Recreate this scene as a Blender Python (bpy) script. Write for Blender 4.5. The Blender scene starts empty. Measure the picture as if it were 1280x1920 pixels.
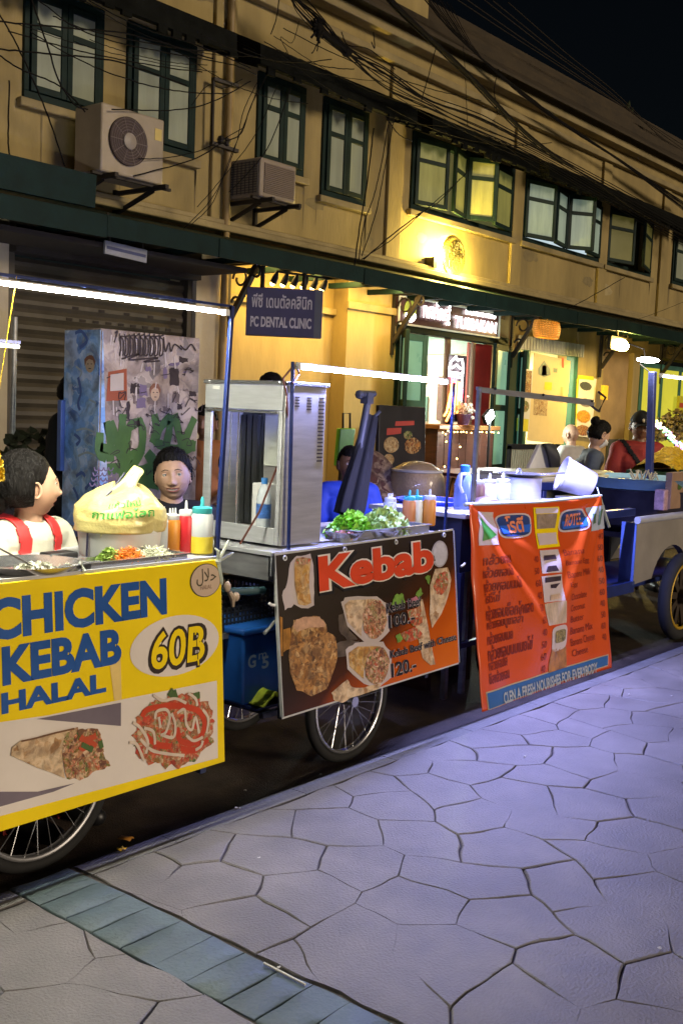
import bpy, bmesh, math, random
import numpy as np
from mathutils import Vector, Matrix, noise
random.seed(7)
SC = bpy.context.scene
COL = SC.collection
# ------------------------------------------------------------------ camera
YAW, PIT, ROLL, FPX, CAMH = 0.886770647, 0.0947963, 0.04146, 2032.6, 1.55
def _basis():
    cy, sy, cp, sp = math.cos(YAW), math.sin(YAW), math.cos(PIT), math.sin(PIT)
    f = Vector((sy*cp, cy*cp, -sp)); r = Vector((cy, -sy, 0)); u = r.cross(f)
    cr, sr = math.cos(ROLL), math.sin(ROLL)
    return cr*r + sr*u, -sr*r + cr*u, f
CR, CU, CF = _basis()
CAM = Vector((0, 0, CAMH))
cd = bpy.data.cameras.new('camera'); co = bpy.data.objects.new('camera', cd); COL.objects.link(co)
co.matrix_world = Matrix(((CR.x, CU.x, -CF.x, 0), (CR.y, CU.y, -CF.y, 0), (CR.z, CU.z, -CF.z, CAMH), (0, 0, 0, 1)))
cd.sensor_fit = 'VERTICAL'; cd.sensor_height = 36; cd.lens = 36*FPX/1920
cd.clip_start = .05; cd.clip_end = 500
SC.camera = co
# ------------------------------------------------------------------ night sky, street glow, exposure
SUN_EL, SUN_AZ = math.radians(14), math.radians(-172)      # the glow of the street lights behind the camera
W = bpy.data.worlds.new('World'); SC.world = W; W.use_nodes = True
wn = W.node_tree; sky = wn.nodes.new('ShaderNodeTexSky'); sky.sky_type = 'NISHITA'; sky.sun_disc = False
sky.sun_elevation = SUN_EL; sky.sun_rotation = math.radians(172)
bg = wn.nodes['Background']; bg.inputs['Strength'].default_value = 0.0008
wn.links.new(sky.outputs[0], bg.inputs[0])
sd = bpy.data.lights.new('street_glow', 'SUN'); sd.energy = 1.3; sd.angle = math.radians(14); sd.color = (1, .82, .62)
so = bpy.data.objects.new('street_glow', sd); COL.objects.link(so)
sdir = Vector((.16, -1, 0)).normalized()*math.cos(SUN_EL) + Vector((0, 0, math.sin(SUN_EL)))
so.rotation_euler = sdir.to_track_quat('Z', 'Y').to_euler()
SC.view_settings.view_transform = 'Standard'; SC.view_settings.look = 'None'
SC.view_settings.exposure = .55; SC.view_settings.gamma = 1
SC.render.engine = 'CYCLES'
SC.cycles.use_denoising = True
SC.cycles.max_bounces = 6; SC.cycles.diffuse_bounces = 3; SC.cycles.glossy_bounces = 3
SC.cycles.sample_clamp_indirect = 4
# ------------------------------------------------------------------ helpers
def P(px, py, Y=None, X=None, Z=None):
    """the point where the sight line through a photograph pixel meets a plane of the place"""
    d = (px-640)/FPX*CR - (py-960)/FPX*CU + CF
    if Y is not None: t = Y/d.y
    elif X is not None: t = X/d.x
    else: t = (Z-CAMH)/d.z
    return CAM + d*t
MATS = {}
def M(name, c=None, rough=.6, metal=0, var=.14, scale=5, bump=0, bscale=40, emit=None, es=0, trans=0, alpha=1, coat=0, stretch=(1,1,1), spec=.5, dirt=0):
    if c is None: return MATS[name]
    m = bpy.data.materials.new(name); m.use_nodes = True; nt = m.node_tree; N = nt.nodes; L = nt.links
    b = N['Principled BSDF']
    b.inputs['Roughness'].default_value = rough; b.inputs['Metallic'].default_value = metal
    b.inputs['Specular IOR Level'].default_value = spec
    b.inputs['Coat Weight'].default_value = coat
    b.inputs['Transmission Weight'].default_value = trans
    b.inputs['Alpha'].default_value = alpha
    tc = N.new('ShaderNodeTexCoord'); mp = N.new('ShaderNodeMapping'); L.new(tc.outputs['Object'], mp.inputs[0])
    mp.inputs['Scale'].default_value = stretch
    if var > 0:
        n = N.new('ShaderNodeTexNoise'); n.inputs['Scale'].default_value = scale; n.inputs['Detail'].default_value = 6; n.inputs['Roughness'].default_value = .65
        L.new(mp.outputs[0], n.inputs['Vector'])
        r = N.new('ShaderNodeValToRGB'); r.color_ramp.elements[0].position = .3; r.color_ramp.elements[1].position = .7
        r.color_ramp.elements[0].color = [max(0, x*(1-var)) for x in c]+[1]
        r.color_ramp.elements[1].color = [min(1, x*(1+var)) for x in c]+[1]
        L.new(n.outputs[0], r.inputs[0]); out = r.outputs[0]
        if dirt:
            n2 = N.new('ShaderNodeTexNoise'); n2.inputs['Scale'].default_value = scale*.35; n2.inputs['Detail'].default_value = 8
            L.new(mp.outputs[0], n2.inputs['Vector'])
            r2 = N.new('ShaderNodeValToRGB'); r2.color_ramp.elements[0].position = .45; r2.color_ramp.elements[1].position = .72
            L.new(n2.outputs[0], r2.inputs[0])
            mx = N.new('ShaderNodeMix'); mx.data_type = 'RGBA'
            ml = N.new('ShaderNodeMath'); ml.operation = 'MULTIPLY'; ml.inputs[1].default_value = dirt
            L.new(r2.outputs[0], ml.inputs[0]); L.new(ml.outputs[0], mx.inputs['Factor'])
            L.new(out, mx.inputs['A']); mx.inputs['B'].default_value = [x*.35 for x in c]+[1]
            out = mx.outputs['Result']
        L.new(out, b.inputs['Base Color'])
        mr = N.new('ShaderNodeMapRange'); mr.inputs[3].default_value = max(0, rough-.1); mr.inputs[4].default_value = min(1, rough+.1)
        L.new(n.outputs[0], mr.inputs[0]); L.new(mr.outputs[0], b.inputs['Roughness'])
    else: b.inputs['Base Color'].default_value = list(c)+[1]
    if bump:
        n3 = N.new('ShaderNodeTexNoise'); n3.inputs['Scale'].default_value = bscale; n3.inputs['Detail'].default_value = 5
        L.new(mp.outputs[0], n3.inputs['Vector'])
        bp = N.new('ShaderNodeBump'); bp.inputs['Strength'].default_value = bump; bp.inputs['Distance'].default_value = .01
        L.new(n3.outputs[0], bp.inputs['Height']); L.new(bp.outputs[0], b.inputs['Normal'])
    if emit:
        b.inputs['Emission Color'].default_value = list(emit)+[1]; b.inputs['Emission Strength'].default_value = es
    MATS[name] = m
    return m
def food(name, cols, scale=60, rough=.5, warp=.04, bump=0, rnd=1):
    """a mottled print or heap: irregular overlapping flecks taken from a list of colours"""
    m = bpy.data.materials.new(name); m.use_nodes = True; nt = m.node_tree; N = nt.nodes; L = nt.links
    b = N['Principled BSDF']; b.inputs['Roughness'].default_value = rough
    tc = N.new('ShaderNodeTexCoord'); nz = N.new('ShaderNodeTexNoise'); nz.inputs['Scale'].default_value = scale*.7; nz.inputs['Detail'].default_value = 5
    L.new(tc.outputs['Object'], nz.inputs['Vector'])
    sb = N.new('ShaderNodeVectorMath'); sb.operation = 'SUBTRACT'; sb.inputs[1].default_value = (.5, .5, .5); L.new(nz.outputs['Color'], sb.inputs[0])
    ad = N.new('ShaderNodeVectorMath'); ad.operation = 'MULTIPLY_ADD'; ad.inputs[1].default_value = (2.2/scale,)*3
    L.new(sb.outputs[0], ad.inputs[0]); L.new(tc.outputs['Object'], ad.inputs[2])
    def layer(sc, ch):
        v = N.new('ShaderNodeTexVoronoi'); v.feature = 'SMOOTH_F1'; v.inputs['Smoothness'].default_value = .25; v.inputs['Scale'].default_value = sc; v.inputs['Randomness'].default_value = rnd
        L.new(ad.outputs[0], v.inputs['Vector'])
        sp = N.new('ShaderNodeSeparateColor'); L.new(v.outputs['Color'], sp.inputs[0])
        r = N.new('ShaderNodeValToRGB'); e = r.color_ramp.elements; k = len(cols)
        while len(e) < k: e.new(.5)
        for i, c in enumerate(cols): e[i].position = .12+.76*i/(k-1); e[i].color = list(c)+[1]
        L.new(sp.outputs[ch], r.inputs[0]); return v, r
    v, r1 = layer(scale, 0); v2, r3 = layer(scale*2.1, 1)
    mk = N.new('ShaderNodeTexNoise'); mk.inputs['Scale'].default_value = scale*.6; mk.inputs['Detail'].default_value = 6; L.new(tc.outputs['Object'], mk.inputs['Vector'])
    mr = N.new('ShaderNodeMapRange'); mr.inputs[1].default_value = .42; mr.inputs[2].default_value = .58; L.new(mk.outputs[0], mr.inputs[0])
    m1 = N.new('ShaderNodeMix'); m1.data_type = 'RGBA'; L.new(mr.outputs[0], m1.inputs['Factor']); L.new(r1.outputs[0], m1.inputs['A']); L.new(r3.outputs[0], m1.inputs['B'])
    n2 = N.new('ShaderNodeTexNoise'); n2.inputs['Scale'].default_value = scale*1.3; n2.inputs['Detail'].default_value = 7
    L.new(ad.outputs[0], n2.inputs['Vector'])
    mx = N.new('ShaderNodeMix'); mx.data_type = 'RGBA'; mx.blend_type = 'MULTIPLY'; mx.inputs['Factor'].default_value = .8
    L.new(m1.outputs['Result'], mx.inputs['A'])
    r2 = N.new('ShaderNodeValToRGB'); r2.color_ramp.elements[0].position = .32; r2.color_ramp.elements[0].color = (.30, .25, .22, 1); r2.color_ramp.elements[1].position = .58
    L.new(n2.outputs[0], r2.inputs[0]); L.new(r2.outputs[0], mx.inputs['B'])
    L.new(mx.outputs['Result'], b.inputs['Base Color'])
    if bump:
        bp = N.new('ShaderNodeBump'); bp.inputs['Strength'].default_value = bump; bp.inputs['Distance'].default_value = .01
        L.new(v.outputs['Distance'], bp.inputs['Height']); L.new(bp.outputs[0], b.inputs['Normal'])
    MATS[name] = m
    return m
def glass(name, c, rough=.05, alpha=.25, emit=None, es=0):
    m = M(name, c, rough, var=0, alpha=alpha, emit=emit, es=es); return m
class MB:
    def __init__(s): s.v = []; s.f = []; s.mi = []; s.k = 0
    def add(s, vs, fs):
        o = len(s.v); s.v += [Vector(v) for v in vs]; s.f += [[i+o for i in f] for f in fs]; s.mi += [s.k]*len(fs); return s
    def box(s, c, d, R=None):
        c = Vector(c); h = Vector(d)/2
        vs = [Vector((x*h.x, y*h.y, z*h.z)) for x in (-1, 1) for y in (-1, 1) for z in (-1, 1)]
        if R is not None: vs = [R @ v for v in vs]
        return s.add([c+v for v in vs], [(0,1,3,2), (4,6,7,5), (0,4,5,1), (2,3,7,6), (0,2,6,4), (1,5,7,3)])
    def rng(s, x0, x1, y0, y1, z0, z1): return s.box(((x0+x1)/2, (y0+y1)/2, (z0+z1)/2), (x1-x0, y1-y0, z1-z0))
    def bar(s, a, b, w, h=None, up=(0, 0, 1)):
        a, b = Vector(a), Vector(b); d = b-a; l = d.length; d = d/l
        up = Vector(up)
        if abs(d.dot(up)) > .95: up = Vector((0, 1, 0)) if abs(d.y) < .9 else Vector((1, 0, 0))
        x = d.cross(up).normalized(); z = x.cross(d)
        R = Matrix((x, d, z)).transposed()
        return s.box((a+b)/2, (w, l, h or w), R)
    def tube(s, pts, r, n=8, rnd=False, closed=False):
        pts = [Vector(p) for p in pts]; m = len(pts)
        rs = list(r) if hasattr(r, '__len__') else [r]*m
        if rnd:
            d0 = (pts[0]-pts[1]).normalized(); d1 = (pts[-1]-pts[-2]).normalized()
            q0 = [pts[0]+d0*rs[0]*math.sin(t) for t in (1.45, 1.0, .5)]; w0 = [rs[0]*math.cos(t) for t in (1.45, 1.0, .5)]
            q1 = [pts[-1]+d1*rs[-1]*math.sin(t) for t in (.5, 1.0, 1.45)]; w1 = [rs[-1]*math.cos(t) for t in (.5, 1.0, 1.45)]
            pts = q0+pts+q1; rs = w0+rs+w1; m = len(pts)
        ref = None; rings = []
        for i in range(m):
            if closed: t = pts[(i+1) % m]-pts[i-1]
            else: t = pts[min(i+1, m-1)]-pts[max(i-1, 0)]
            t = t.normalized() if t.length > 1e-9 else Vector((0, 0, 1))
            if ref is None:
                ref = Vector((0, 0, 1)) if abs(t.z) < .9 else Vector((1, 0, 0))
            x = ref-t*ref.dot(t)
            if x.length < 1e-6: x = Vector((1, 0, 0))-t*t.x
            x.normalize(); y = t.cross(x); ref = x
            rings.append([pts[i]+(x*math.cos(a)+y*math.sin(a))*rs[i] for a in [2*math.pi*k/n for k in range(n)]])
        vs = [v for rg in rings for v in rg]; fs = []
        for i in range(m if closed else m-1):
            for k in range(n):
                a, b = i*n+k, i*n+(k+1) % n; j = ((i+1) % m)*n
                fs.append((a, b, j+(k+1) % n, j+k))
        if not closed: fs += [tuple(range(n))[::-1], tuple((m-1)*n+k for k in range(n))]
        return s.add(vs, fs)
    def lathe(s, c, prof, n=20, R=None, cap=True):
        c = Vector(c); vs = []; fs = []; m = len(prof)
        for r, z in prof:
            for k in range(n):
                v = Vector((r*math.cos(2*math.pi*k/n), r*math.sin(2*math.pi*k/n), z))
                vs.append(c+(R @ v if R is not None else v))
        for i in range(m-1):
            for k in range(n): fs.append((i*n+k, i*n+(k+1) % n, (i+1)*n+(k+1) % n, (i+1)*n+k))
        if cap:
            if prof[0][0] > 1e-5: fs.append(tuple(range(n))[::-1])
            if prof[-1][0] > 1e-5: fs.append(tuple((m-1)*n+k for k in range(n)))
        return s.add(vs, fs)
    def ball(s, c, r, n=12, R=None):
        rr = r if hasattr(r, '__len__') else (r, r, r)
        c = Vector(c); vs = [Vector((0, 0, -rr[2]))]; fs = []; m = n//2
        for i in range(1, m):
            t = -math.pi/2+math.pi*i/m
            for k in range(n): vs.append(Vector((rr[0]*math.cos(t)*math.cos(2*math.pi*k/n), rr[1]*math.cos(t)*math.sin(2*math.pi*k/n), rr[2]*math.sin(t))))
        vs.append(Vector((0, 0, rr[2])))
        for k in range(n):
            fs.append((0, 1+(k+1) % n, 1+k)); fs.append((len(vs)-1, 1+(m-2)*n+k, 1+(m-2)*n+(k+1) % n))
            for i in range(m-2): a = 1+i*n; fs.append((a+k, a+(k+1) % n, a+n+(k+1) % n, a+n+k))
        if R is not None: vs = [R @ v for v in vs]
        return s.add([c+v for v in vs], fs)
    def poly(s, pts): return s.add(pts, [tuple(range(len(pts)))])
    def prism(s, pts, d):
        n = len(pts); d = Vector(d); q = [Vector(p) for p in pts]
        return s.add(q+[p+d for p in q], [tuple(range(n))[::-1], tuple(range(n, 2*n))]+[(i, (i+1) % n, n+(i+1) % n, n+i) for i in range(n)])
    def sheet(s, fn, nu, nv):
        vs = [fn(i/nu, j/nv) for j in range(nv+1) for i in range(nu+1)]
        return s.add(vs, [(j*(nu+1)+i, j*(nu+1)+i+1, (j+1)*(nu+1)+i+1, (j+1)*(nu+1)+i) for j in range(nv) for i in range(nu)])
ROOT = {}
def mesh(name, mb, mats, org=Vector((0, 0, 0)), smooth=True, ang=40, clean=False):
    me = bpy.data.meshes.new(name)
    me.from_pydata([tuple(v-org) for v in mb.v], [], mb.f)
    for m in (mats if isinstance(mats, (list, tuple)) else [mats]): me.materials.append(MATS[m] if isinstance(m, str) else m)
    if any(mb.mi): me.polygons.foreach_set('material_index', mb.mi)
    bm = bmesh.new(); bm.from_mesh(me)
    if clean: bmesh.ops.remove_doubles(bm, verts=bm.verts, dist=1e-5)
    bmesh.ops.recalc_face_normals(bm, faces=bm.faces)
    bm.to_mesh(me); bm.free()
    if smooth:
        me.polygons.foreach_set('use_smooth', [True]*len(me.polygons)); me.set_sharp_from_angle(angle=math.radians(ang))
    return me
def root_of(o):
    while o.parent: o = o.parent
    return o
def loose(mb):
    par = list(range(len(mb.v)))
    def find(i):
        while par[i] != i: par[i] = par[par[i]]; i = par[i]
        return i
    for f in mb.f:
        a = find(f[0])
        for i in f[1:]: par[find(i)] = a
    g = {}
    for f in mb.f: g.setdefault(find(f[0]), []).append(f)
    out = []
    for fs in g.values():
        use = sorted({i for f in fs for i in f}); ix = {v: k for k, v in enumerate(use)}; m = MB(); m.add([mb.v[i] for i in use], [[ix[i] for i in f] for f in fs]); out.append(m)
    return out
def obj(name, mb, mats, parent=None, smooth=True, bevel=0, org=None, ang=40, solid=0, label=None, split=False):
    if split: return [obj(name, m, mats, parent, smooth, bevel, org, ang, solid, label) for m in loose(mb)][0]
    o_ = Vector((0, 0, 0))
    if parent is not None: o_ = Vector(root_of(parent).location)
    elif org is not None: o_ = Vector(org)
    o = bpy.data.objects.new(name, mesh(name, mb, mats, o_, smooth, ang)); COL.objects.link(o)
    if parent is not None: o.parent = parent
    else: o.location = o_
    if solid:
        md = o.modifiers.new('solidify', 'SOLIDIFY'); md.thickness = solid; md.offset = 0
    if bevel:
        md = o.modifiers.new('bevel', 'BEVEL'); md.width = bevel; md.segments = 2; md.limit_method = 'ANGLE'; md.angle_limit = math.radians(40)
    if label: o['label'] = label
    return o
def tag(o, label, cat, group=None):
    o['label'] = label; o['category'] = cat
    if group: o['group'] = group
    return o
def thing(name, label, cat, loc=(0, 0, 0), group=None):
    o = bpy.data.objects.new(name, None); COL.objects.link(o); o.location = loc; o.empty_display_size = .1
    return tag(o, label, cat, group)
def struct(name, mb, mats, **k):
    o = obj(name, mb, mats, **k); o['kind'] = 'structure'; return o
def lone(name, mb, mats, label, cat, group=None, org=(0, 0, 0), **k):
    return tag(obj(name, mb, mats, org=org, **k), label, cat, group)
def dup(r, loc, label=None, group=None, rz=None):
    c = r.copy(); COL.objects.link(c); c.location = loc
    if rz is not None: c.rotation_euler.z = rz
    if label: c['label'] = label
    if group: c['group'] = group
    def kids(a, b):
        for ch in [o for o in bpy.data.objects if o.parent == a]:
            d = ch.copy(); COL.objects.link(d); d.parent = b; kids(ch, d)
    kids(r, c)
    return c
def lamp(name, kind, loc, energy, color, parent=None, **k):
    d = bpy.data.lights.new(name, kind); d.energy = energy; d.color = color
    for a, b in k.items():
        if a not in ('rot',): setattr(d, a, b)
    o = bpy.data.objects.new(name, d); COL.objects.link(o)
    o.location = Vector(loc)-(Vector(root_of(parent).location) if parent is not None else Vector((0, 0, 0)))
    if 'rot' in k: o.rotation_euler = k['rot']
    if parent is not None: o.parent = parent
    return o
# flat frames: signs and printed boards
class FR:
    def __init__(s, O, A, B):       # lower left, lower right, upper left
        s.O = Vector(O); s.U = (Vector(A)-s.O).normalized(); s.w = (Vector(A)-s.O).length
        b = Vector(B)-s.O; b -= s.U*b.dot(s.U); s.V = b.normalized(); s.h = b.length
        s.N = s.U.cross(s.V)
        if s.N.dot(CAM-s.O) < 0: s.N = -s.N
    def px(s, x, y):
        d = (x-640)/FPX*CR - (y-960)/FPX*CU + CF
        t = (s.O-CAM).dot(s.N)/d.dot(s.N); p = CAM+d*t-s.O
        return p.dot(s.U), p.dot(s.V)
    def at(s, u, v, l=0): return s.O+s.U*u+s.V*v+s.N*l
TXT = {}
def glyphs(body, bold):
    k = (body, bold)
    if k not in TXT:
        c = bpy.data.curves.new('t', 'FONT'); c.body = body; c.offset = bold; c.resolution_u = 4
        o = bpy.data.objects.new('t', c); COL.objects.link(o)
        me = bpy.data.meshes.new_from_object(o.evaluated_get(bpy.context.evaluated_depsgraph_get()))
        TXT[k] = (np.array([v.co[:2] for v in me.vertices]), [list(p.vertices) for p in me.polygons])
        bpy.data.objects.remove(o); bpy.data.curves.remove(c); bpy.data.meshes.remove(me)
    return TXT[k]
def text_mb(mb, body, fr, u0, v0, u1, v1, lift=.002, bold=.02, shear=0, surf=None):
    vs, fs = glyphs(body, bold)
    lo, hi = vs.min(0), vs.max(0); q = (vs-lo)/(hi-lo)
    f = surf or fr.at
    mb.add([f(u0+(u1-u0)*a+shear*(v1-v0)*b, v0+(v1-v0)*b, lift) for a, b in q], fs); return mb
def text_px(mb, body, fr, tl, br, **k):
    u0, v1 = fr.px(*tl); u1, v0 = fr.px(*br)
    return text_mb(mb, body, fr, u0, v0, u1, v1, **k)
def poly_px(mb, fr, pts, lift=.002, jit=0, sub=0):
    q = [fr.px(*p) for p in pts]
    if sub:
        r = []
        for i in range(len(q)):
            a, b = q[i], q[(i+1) % len(q)]
            for k in range(sub):
                t = k/sub; r.append((a[0]+(b[0]-a[0])*t+random.uniform(-jit, jit), a[1]+(b[1]-a[1])*t+random.uniform(-jit, jit)))
        q = r
    return mb.poly([fr.at(u, v, lift) for u, v in q])
def oval_px(mb, fr, cx, cy, rx, ry, lift=.002, n=40, jit=0):
    u, v = fr.px(cx, cy); a = fr.px(cx+rx, cy); b = fr.px(cx, cy-ry)
    ru = abs(a[0]-u); rv = abs(b[1]-v)
    return mb.poly([fr.at(u+ru*math.cos(t)*(1+random.uniform(-jit, jit)), v+rv*math.sin(t)*(1+random.uniform(-jit, jit)), lift) for t in [2*math.pi*k/n for k in range(n)]])
def stroke(mb, fr, uv, w, lift=.003, px=True):
    """flat painted stroke through points of a flat frame"""
    q = [Vector(fr.px(*p)) if px else Vector(p) for p in uv]
    r = []                                              # smooth the polyline
    for i in range(len(q)-1):
        p0 = q[max(i-1, 0)]; p1 = q[i]; p2 = q[i+1]; p3 = q[min(i+2, len(q)-1)]
        for k in range(5):
            t = k/5; r.append(.5*((2*p1)+(p2-p0)*t+(2*p0-5*p1+4*p2-p3)*t*t+(3*p1-p0-3*p2+p3)*t**3))
    r.append(q[-1]); L_ = []; R_ = []
    for i, p in enumerate(r):
        t = (r[min(i+1, len(r)-1)]-r[max(i-1, 0)]); t = t.normalized() if t.length > 0 else Vector((1, 0)); n = Vector((-t.y, t.x))*w/2*random.uniform(.85, 1.1)
        L_.append(fr.at(*(p+n), lift)); R_.append(fr.at(*(p-n), lift))
    m = len(r)
    return mb.add(L_+R_, [(i, i+1, m+i+1, m+i) for i in range(m-1)])
# ------------------------------------------------------------------ materials
M('pavestone', (.185, .166, .148), .55, var=.2, scale=4.5, bump=.5, bscale=110, dirt=.55)
M('borderstone', (.15, .142, .135), .7, var=.25, scale=6, bump=.5, bscale=60, dirt=.5)
M('drainstone', (.10, .14, .145), .6, var=.25, scale=5, bump=.4, bscale=60, dirt=.5)
M('grout', (.075, .06, .05), .9, var=.4, scale=12)
M('asphalt', (.05, .036, .027), .7, var=.45, scale=9, bump=.8, bscale=160, spec=.25)
M('farpave', (.10, .09, .08), .7, var=.3, scale=4, bump=.4)
M('ochre_wall', (.31, .235, .09), .88, var=.2, scale=2.2, bump=.3, bscale=25, dirt=.45, stretch=(1.6, 1.6, .4))
M('pale_wall', (.42, .36, .25), .85, var=.15, scale=2, bump=.2, dirt=.3)
M('ochre_trim', (.28, .22, .10), .85, var=.25, scale=3, bump=.2, dirt=.4)
M('darkgreen', (.006, .017, .014), .6, var=.3, scale=6, bump=.2, spec=.12)
M('greenframe', (.006, .018, .014), .55, var=.3, scale=9, spec=.2)
M('tealframe', (.03, .12, .09), .5, var=.2, scale=9)
M('hood', (.007, .0075, .006), .9, var=.5, scale=4, bump=.5, spec=.05)
M('pane', (.27, .30, .215), .45, var=.14, scale=2, stretch=(5, 5, .6))  # upright blotches of tone put in for reflections and curtain folds
M('pane_lit', (.28, .28, .08), .35, var=.35, scale=2, stretch=(5, 5, .6), emit=(.55, .62, .2), es=.05)  # weak glow, here and below, put in for room light behind the panes
M('pane_cool', (.26, .34, .28), .35, var=.3, scale=2, stretch=(5, 5, .6), emit=(.5, .68, .55), es=.11)
M('pane_dim', (.13, .125, .05), .35, var=.15, scale=2, emit=(.5, .45, .1), es=.05)
M('shutter', (.06, .05, .034), .5, metal=.3, var=.25, scale=4, dirt=.4)
M('shadowbox', (.022, .016, .012), .9, var=.4)
M('blackmetal', (.011, .011, .012), .5, var=.3, spec=.2)
M('iron', (.03, .025, .02), .6, var=.3, metal=.5)
M('steel', (.55, .56, .58), .4, metal=.35, var=.12, scale=7, stretch=(1, 1, 8))
M('steel_dull', (.34, .34, .35), .45, metal=.6, var=.2, scale=5, stretch=(1, 1, 6), dirt=.25)
M('chrome', (.66, .66, .68), .2, metal=.85, var=.06)
M('bluepaint', (.010, .022, .12), .38, var=.25, scale=10)
M('navypaint', (.02, .03, .09), .4, var=.25, scale=10)
M('rubber', (.012, .012, .012), .85, var=.4, scale=20)
M('white_plastic', (.72, .72, .70), .4, var=.06)
M('white_enamel', (.62, .60, .54), .5, var=.1, scale=6, dirt=.25)
M('black_plastic', (.012, .012, .014), .45, var=.2)
M('wood', (.30, .13, .045), .5, var=.35, scale=6, stretch=(1, 1, 7))
M('darkwood', (.08, .03, .02), .5, var=.35, scale=6, stretch=(1, 1, 7))
M('tube_warmwhite', (1, 1, 1), .5, var=0, emit=(1, .98, .80), es=520)
M('tube_blue', (1, 1, 1), .5, var=0, emit=(.36, .40, 1), es=310)
M('cable', (.008, .007, .006), .8, var=.2, spec=.08)
M('cable_grey', (.035, .028, .02), .8, var=.2, spec=.1)
M('skin', (.47, .28, .185), .48, var=.08, scale=30, bump=.05, bscale=300)
M('skin_dark', (.20, .10, .055), .5, var=.08, scale=30)
M('lip', (.30, .10, .085), .42, var=.05)
M('eyewhite', (.62, .58, .54), .3, var=.02)
M('iris', (.012, .008, .006), .15, var=0)
M('hair', (.005, .004, .0036), .62, var=.4, scale=14, bump=1.0, bscale=130, stretch=(1, 1, .25), spec=.12)
M('mouth', (.05, .012, .012), .5, var=.1)
M('teeth', (.62, .58, .52), .3, var=.03)
# ================================================================== SETTING: ground
RZ = -.05
mb = MB(); mb.rng(-60, 90, -40, 90, -1.2, -.35); struct('ground', mb, 'asphalt')
for k_ in ():
    pass
mb = MB(); mb.sheet(lambda u, v: Vector((-10+45*u, 2.86+2.6*v, RZ+.012*math.sin(v*3.1)-.006)), 40, 12); struct('road', mb, 'asphalt')
DX0, DX1, KY = 1.915, 2.165, 2.87
mb = MB(); mb.rng(-12, 40, -12, KY-.012, -.3, -.010); struct('pavement', mb, 'grout')
def clip(poly, a, b, c):            # keep a*x+b*y<=c
    out = []
    for i in range(len(poly)):
        p, q = poly[i], poly[(i+1) % len(poly)]
        dp, dq = a*p[0]+b*p[1]-c, a*q[0]+b*q[1]-c
        if dp <= 0: out.append(p)
        if dp*dq < 0: t = dp/(dp-dq); out.append((p[0]+(q[0]-p[0])*t, p[1]+(q[1]-p[1])*t))
    return out
def slab(mb, poly, z=0, g=.002, g2=.0055, drop=.010, tilt=True, wavy=.016):
    """one stone of the paving: flat top, worn rounded rim"""
    n = len(poly); cx = sum(p[0] for p in poly)/n; cy = sum(p[1] for p in poly)/n
    q = []
    for i in range(n):                                   # long edges get extra points so that the joints wander
        a, b = poly[i], poly[(i+1) % n]; l = math.hypot(b[0]-a[0], b[1]-a[1]); k = max(1, int(l/.045))
        nx, ny = (b[1]-a[1])/max(l, 1e-6), -(b[0]-a[0])/max(l, 1e-6)
        for j in range(k):
            t = j/k; x = a[0]+(b[0]-a[0])*t; y = a[1]+(b[1]-a[1])*t
            h = noise.noise_vector(Vector((x*8, y*8, 9.0))); x += h.x*wavy; y += h.y*wavy
            q.append((x, y))
    n = len(q)
    if n < 3: return
    ta, tb, tz = (random.uniform(-.0012, .0012), random.uniform(-.0012, .0012), random.uniform(-.0008, .0008)) if tilt else (0, 0, 0)
    def ins(p, d):
        wob = max(.12, min(1.9, .95+2.6*noise.noise(Vector((p[0]*2.6, p[1]*2.6, 2.0)))+.5*noise.noise(Vector((p[0]*17, p[1]*17, 5.0)))))
        dx, dy = cx-p[0], cy-p[1]; l = math.hypot(dx, dy) or 1
        return p[0]+dx/l*d*wob, p[1]+dy/l*d*wob
    zz = lambda x, y: z+tz+ta*(x-cx)+tb*(y-cy)+.002*noise.noise(Vector((x*5, y*5, 0)))
    r0 = [(*ins(p, g), z-drop) for p in q]
    r1 = [(*ins(p, g*1.3), z-.003) for p in q]; r2 = []
    for p in q: x, y = ins(p, g2); r2.append((x, y, zz(x, y)))
    mb.add(r0+r1+r2+[(cx, cy, zz(cx, cy))], [(i, (i+1) % n, n+(i+1) % n, n+i) for i in range(n)]+[(n+i, n+(i+1) % n, 2*n+(i+1) % n, 2*n+i) for i in range(n)]+[(2*n+i, 2*n+(i+1) % n, 3*n) for i in range(n)])
def jit(x, y):
    h = noise.noise_vector(Vector((x*7.31, y*5.77, 3.3))); return x+h.x*.135, y+h.y*.12
mb = MB(); sx = .318; rr = sx/math.sqrt(3)
for j in range(-14, 14):
    for i in range(-16, 46):
        cx = (i+(j % 2)/2)*sx; cy = 1.6+j*rr*1.5
        if cy > 3.1 or cx > 13 or cx < -4: continue
        pl = [jit(cx+rr*math.sin(a), cy+rr*math.cos(a)) for a in [math.pi/3*k for k in range(6)]]
        pl = clip(pl, 0, 1, KY-.12)
        if len(pl) < 3: continue
        for half in ((-1, -DX1), (1, DX0)):
            ph = clip(pl, half[0], 0, half[1])
            if len(ph) > 2: slab(mb, ph)
mb.rng(13.2, 38, -10, KY-.12, -.2, -.002)
struct('pavement', mb, 'pavestone', ang=14)
mb = MB(); x = -4
while x < 34:
    w = random.uniform(.55, .75)
    for a, b in ((x, x+w),):
        if a < DX0 < b: b = DX0
        elif DX0 <= a < DX1: a = DX1; b = max(b, DX1+.3)
        y0, y1 = KY-.115, KY
        pr = [(y0, -.012), (y0, -.001), (y0+.004, 0), (y1-.035, -.001), (y1-.012, -.008), (y1-.002, -.022), (y1, -.2), (y0, -.2)]
        mb.prism([(a+.002, p[0], p[1]) for p in pr], (b-a-.004, 0, 0))
    x = b
struct('kerb', mb, 'borderstone')
mb = MB(); y = KY-.01; k = 0
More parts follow.
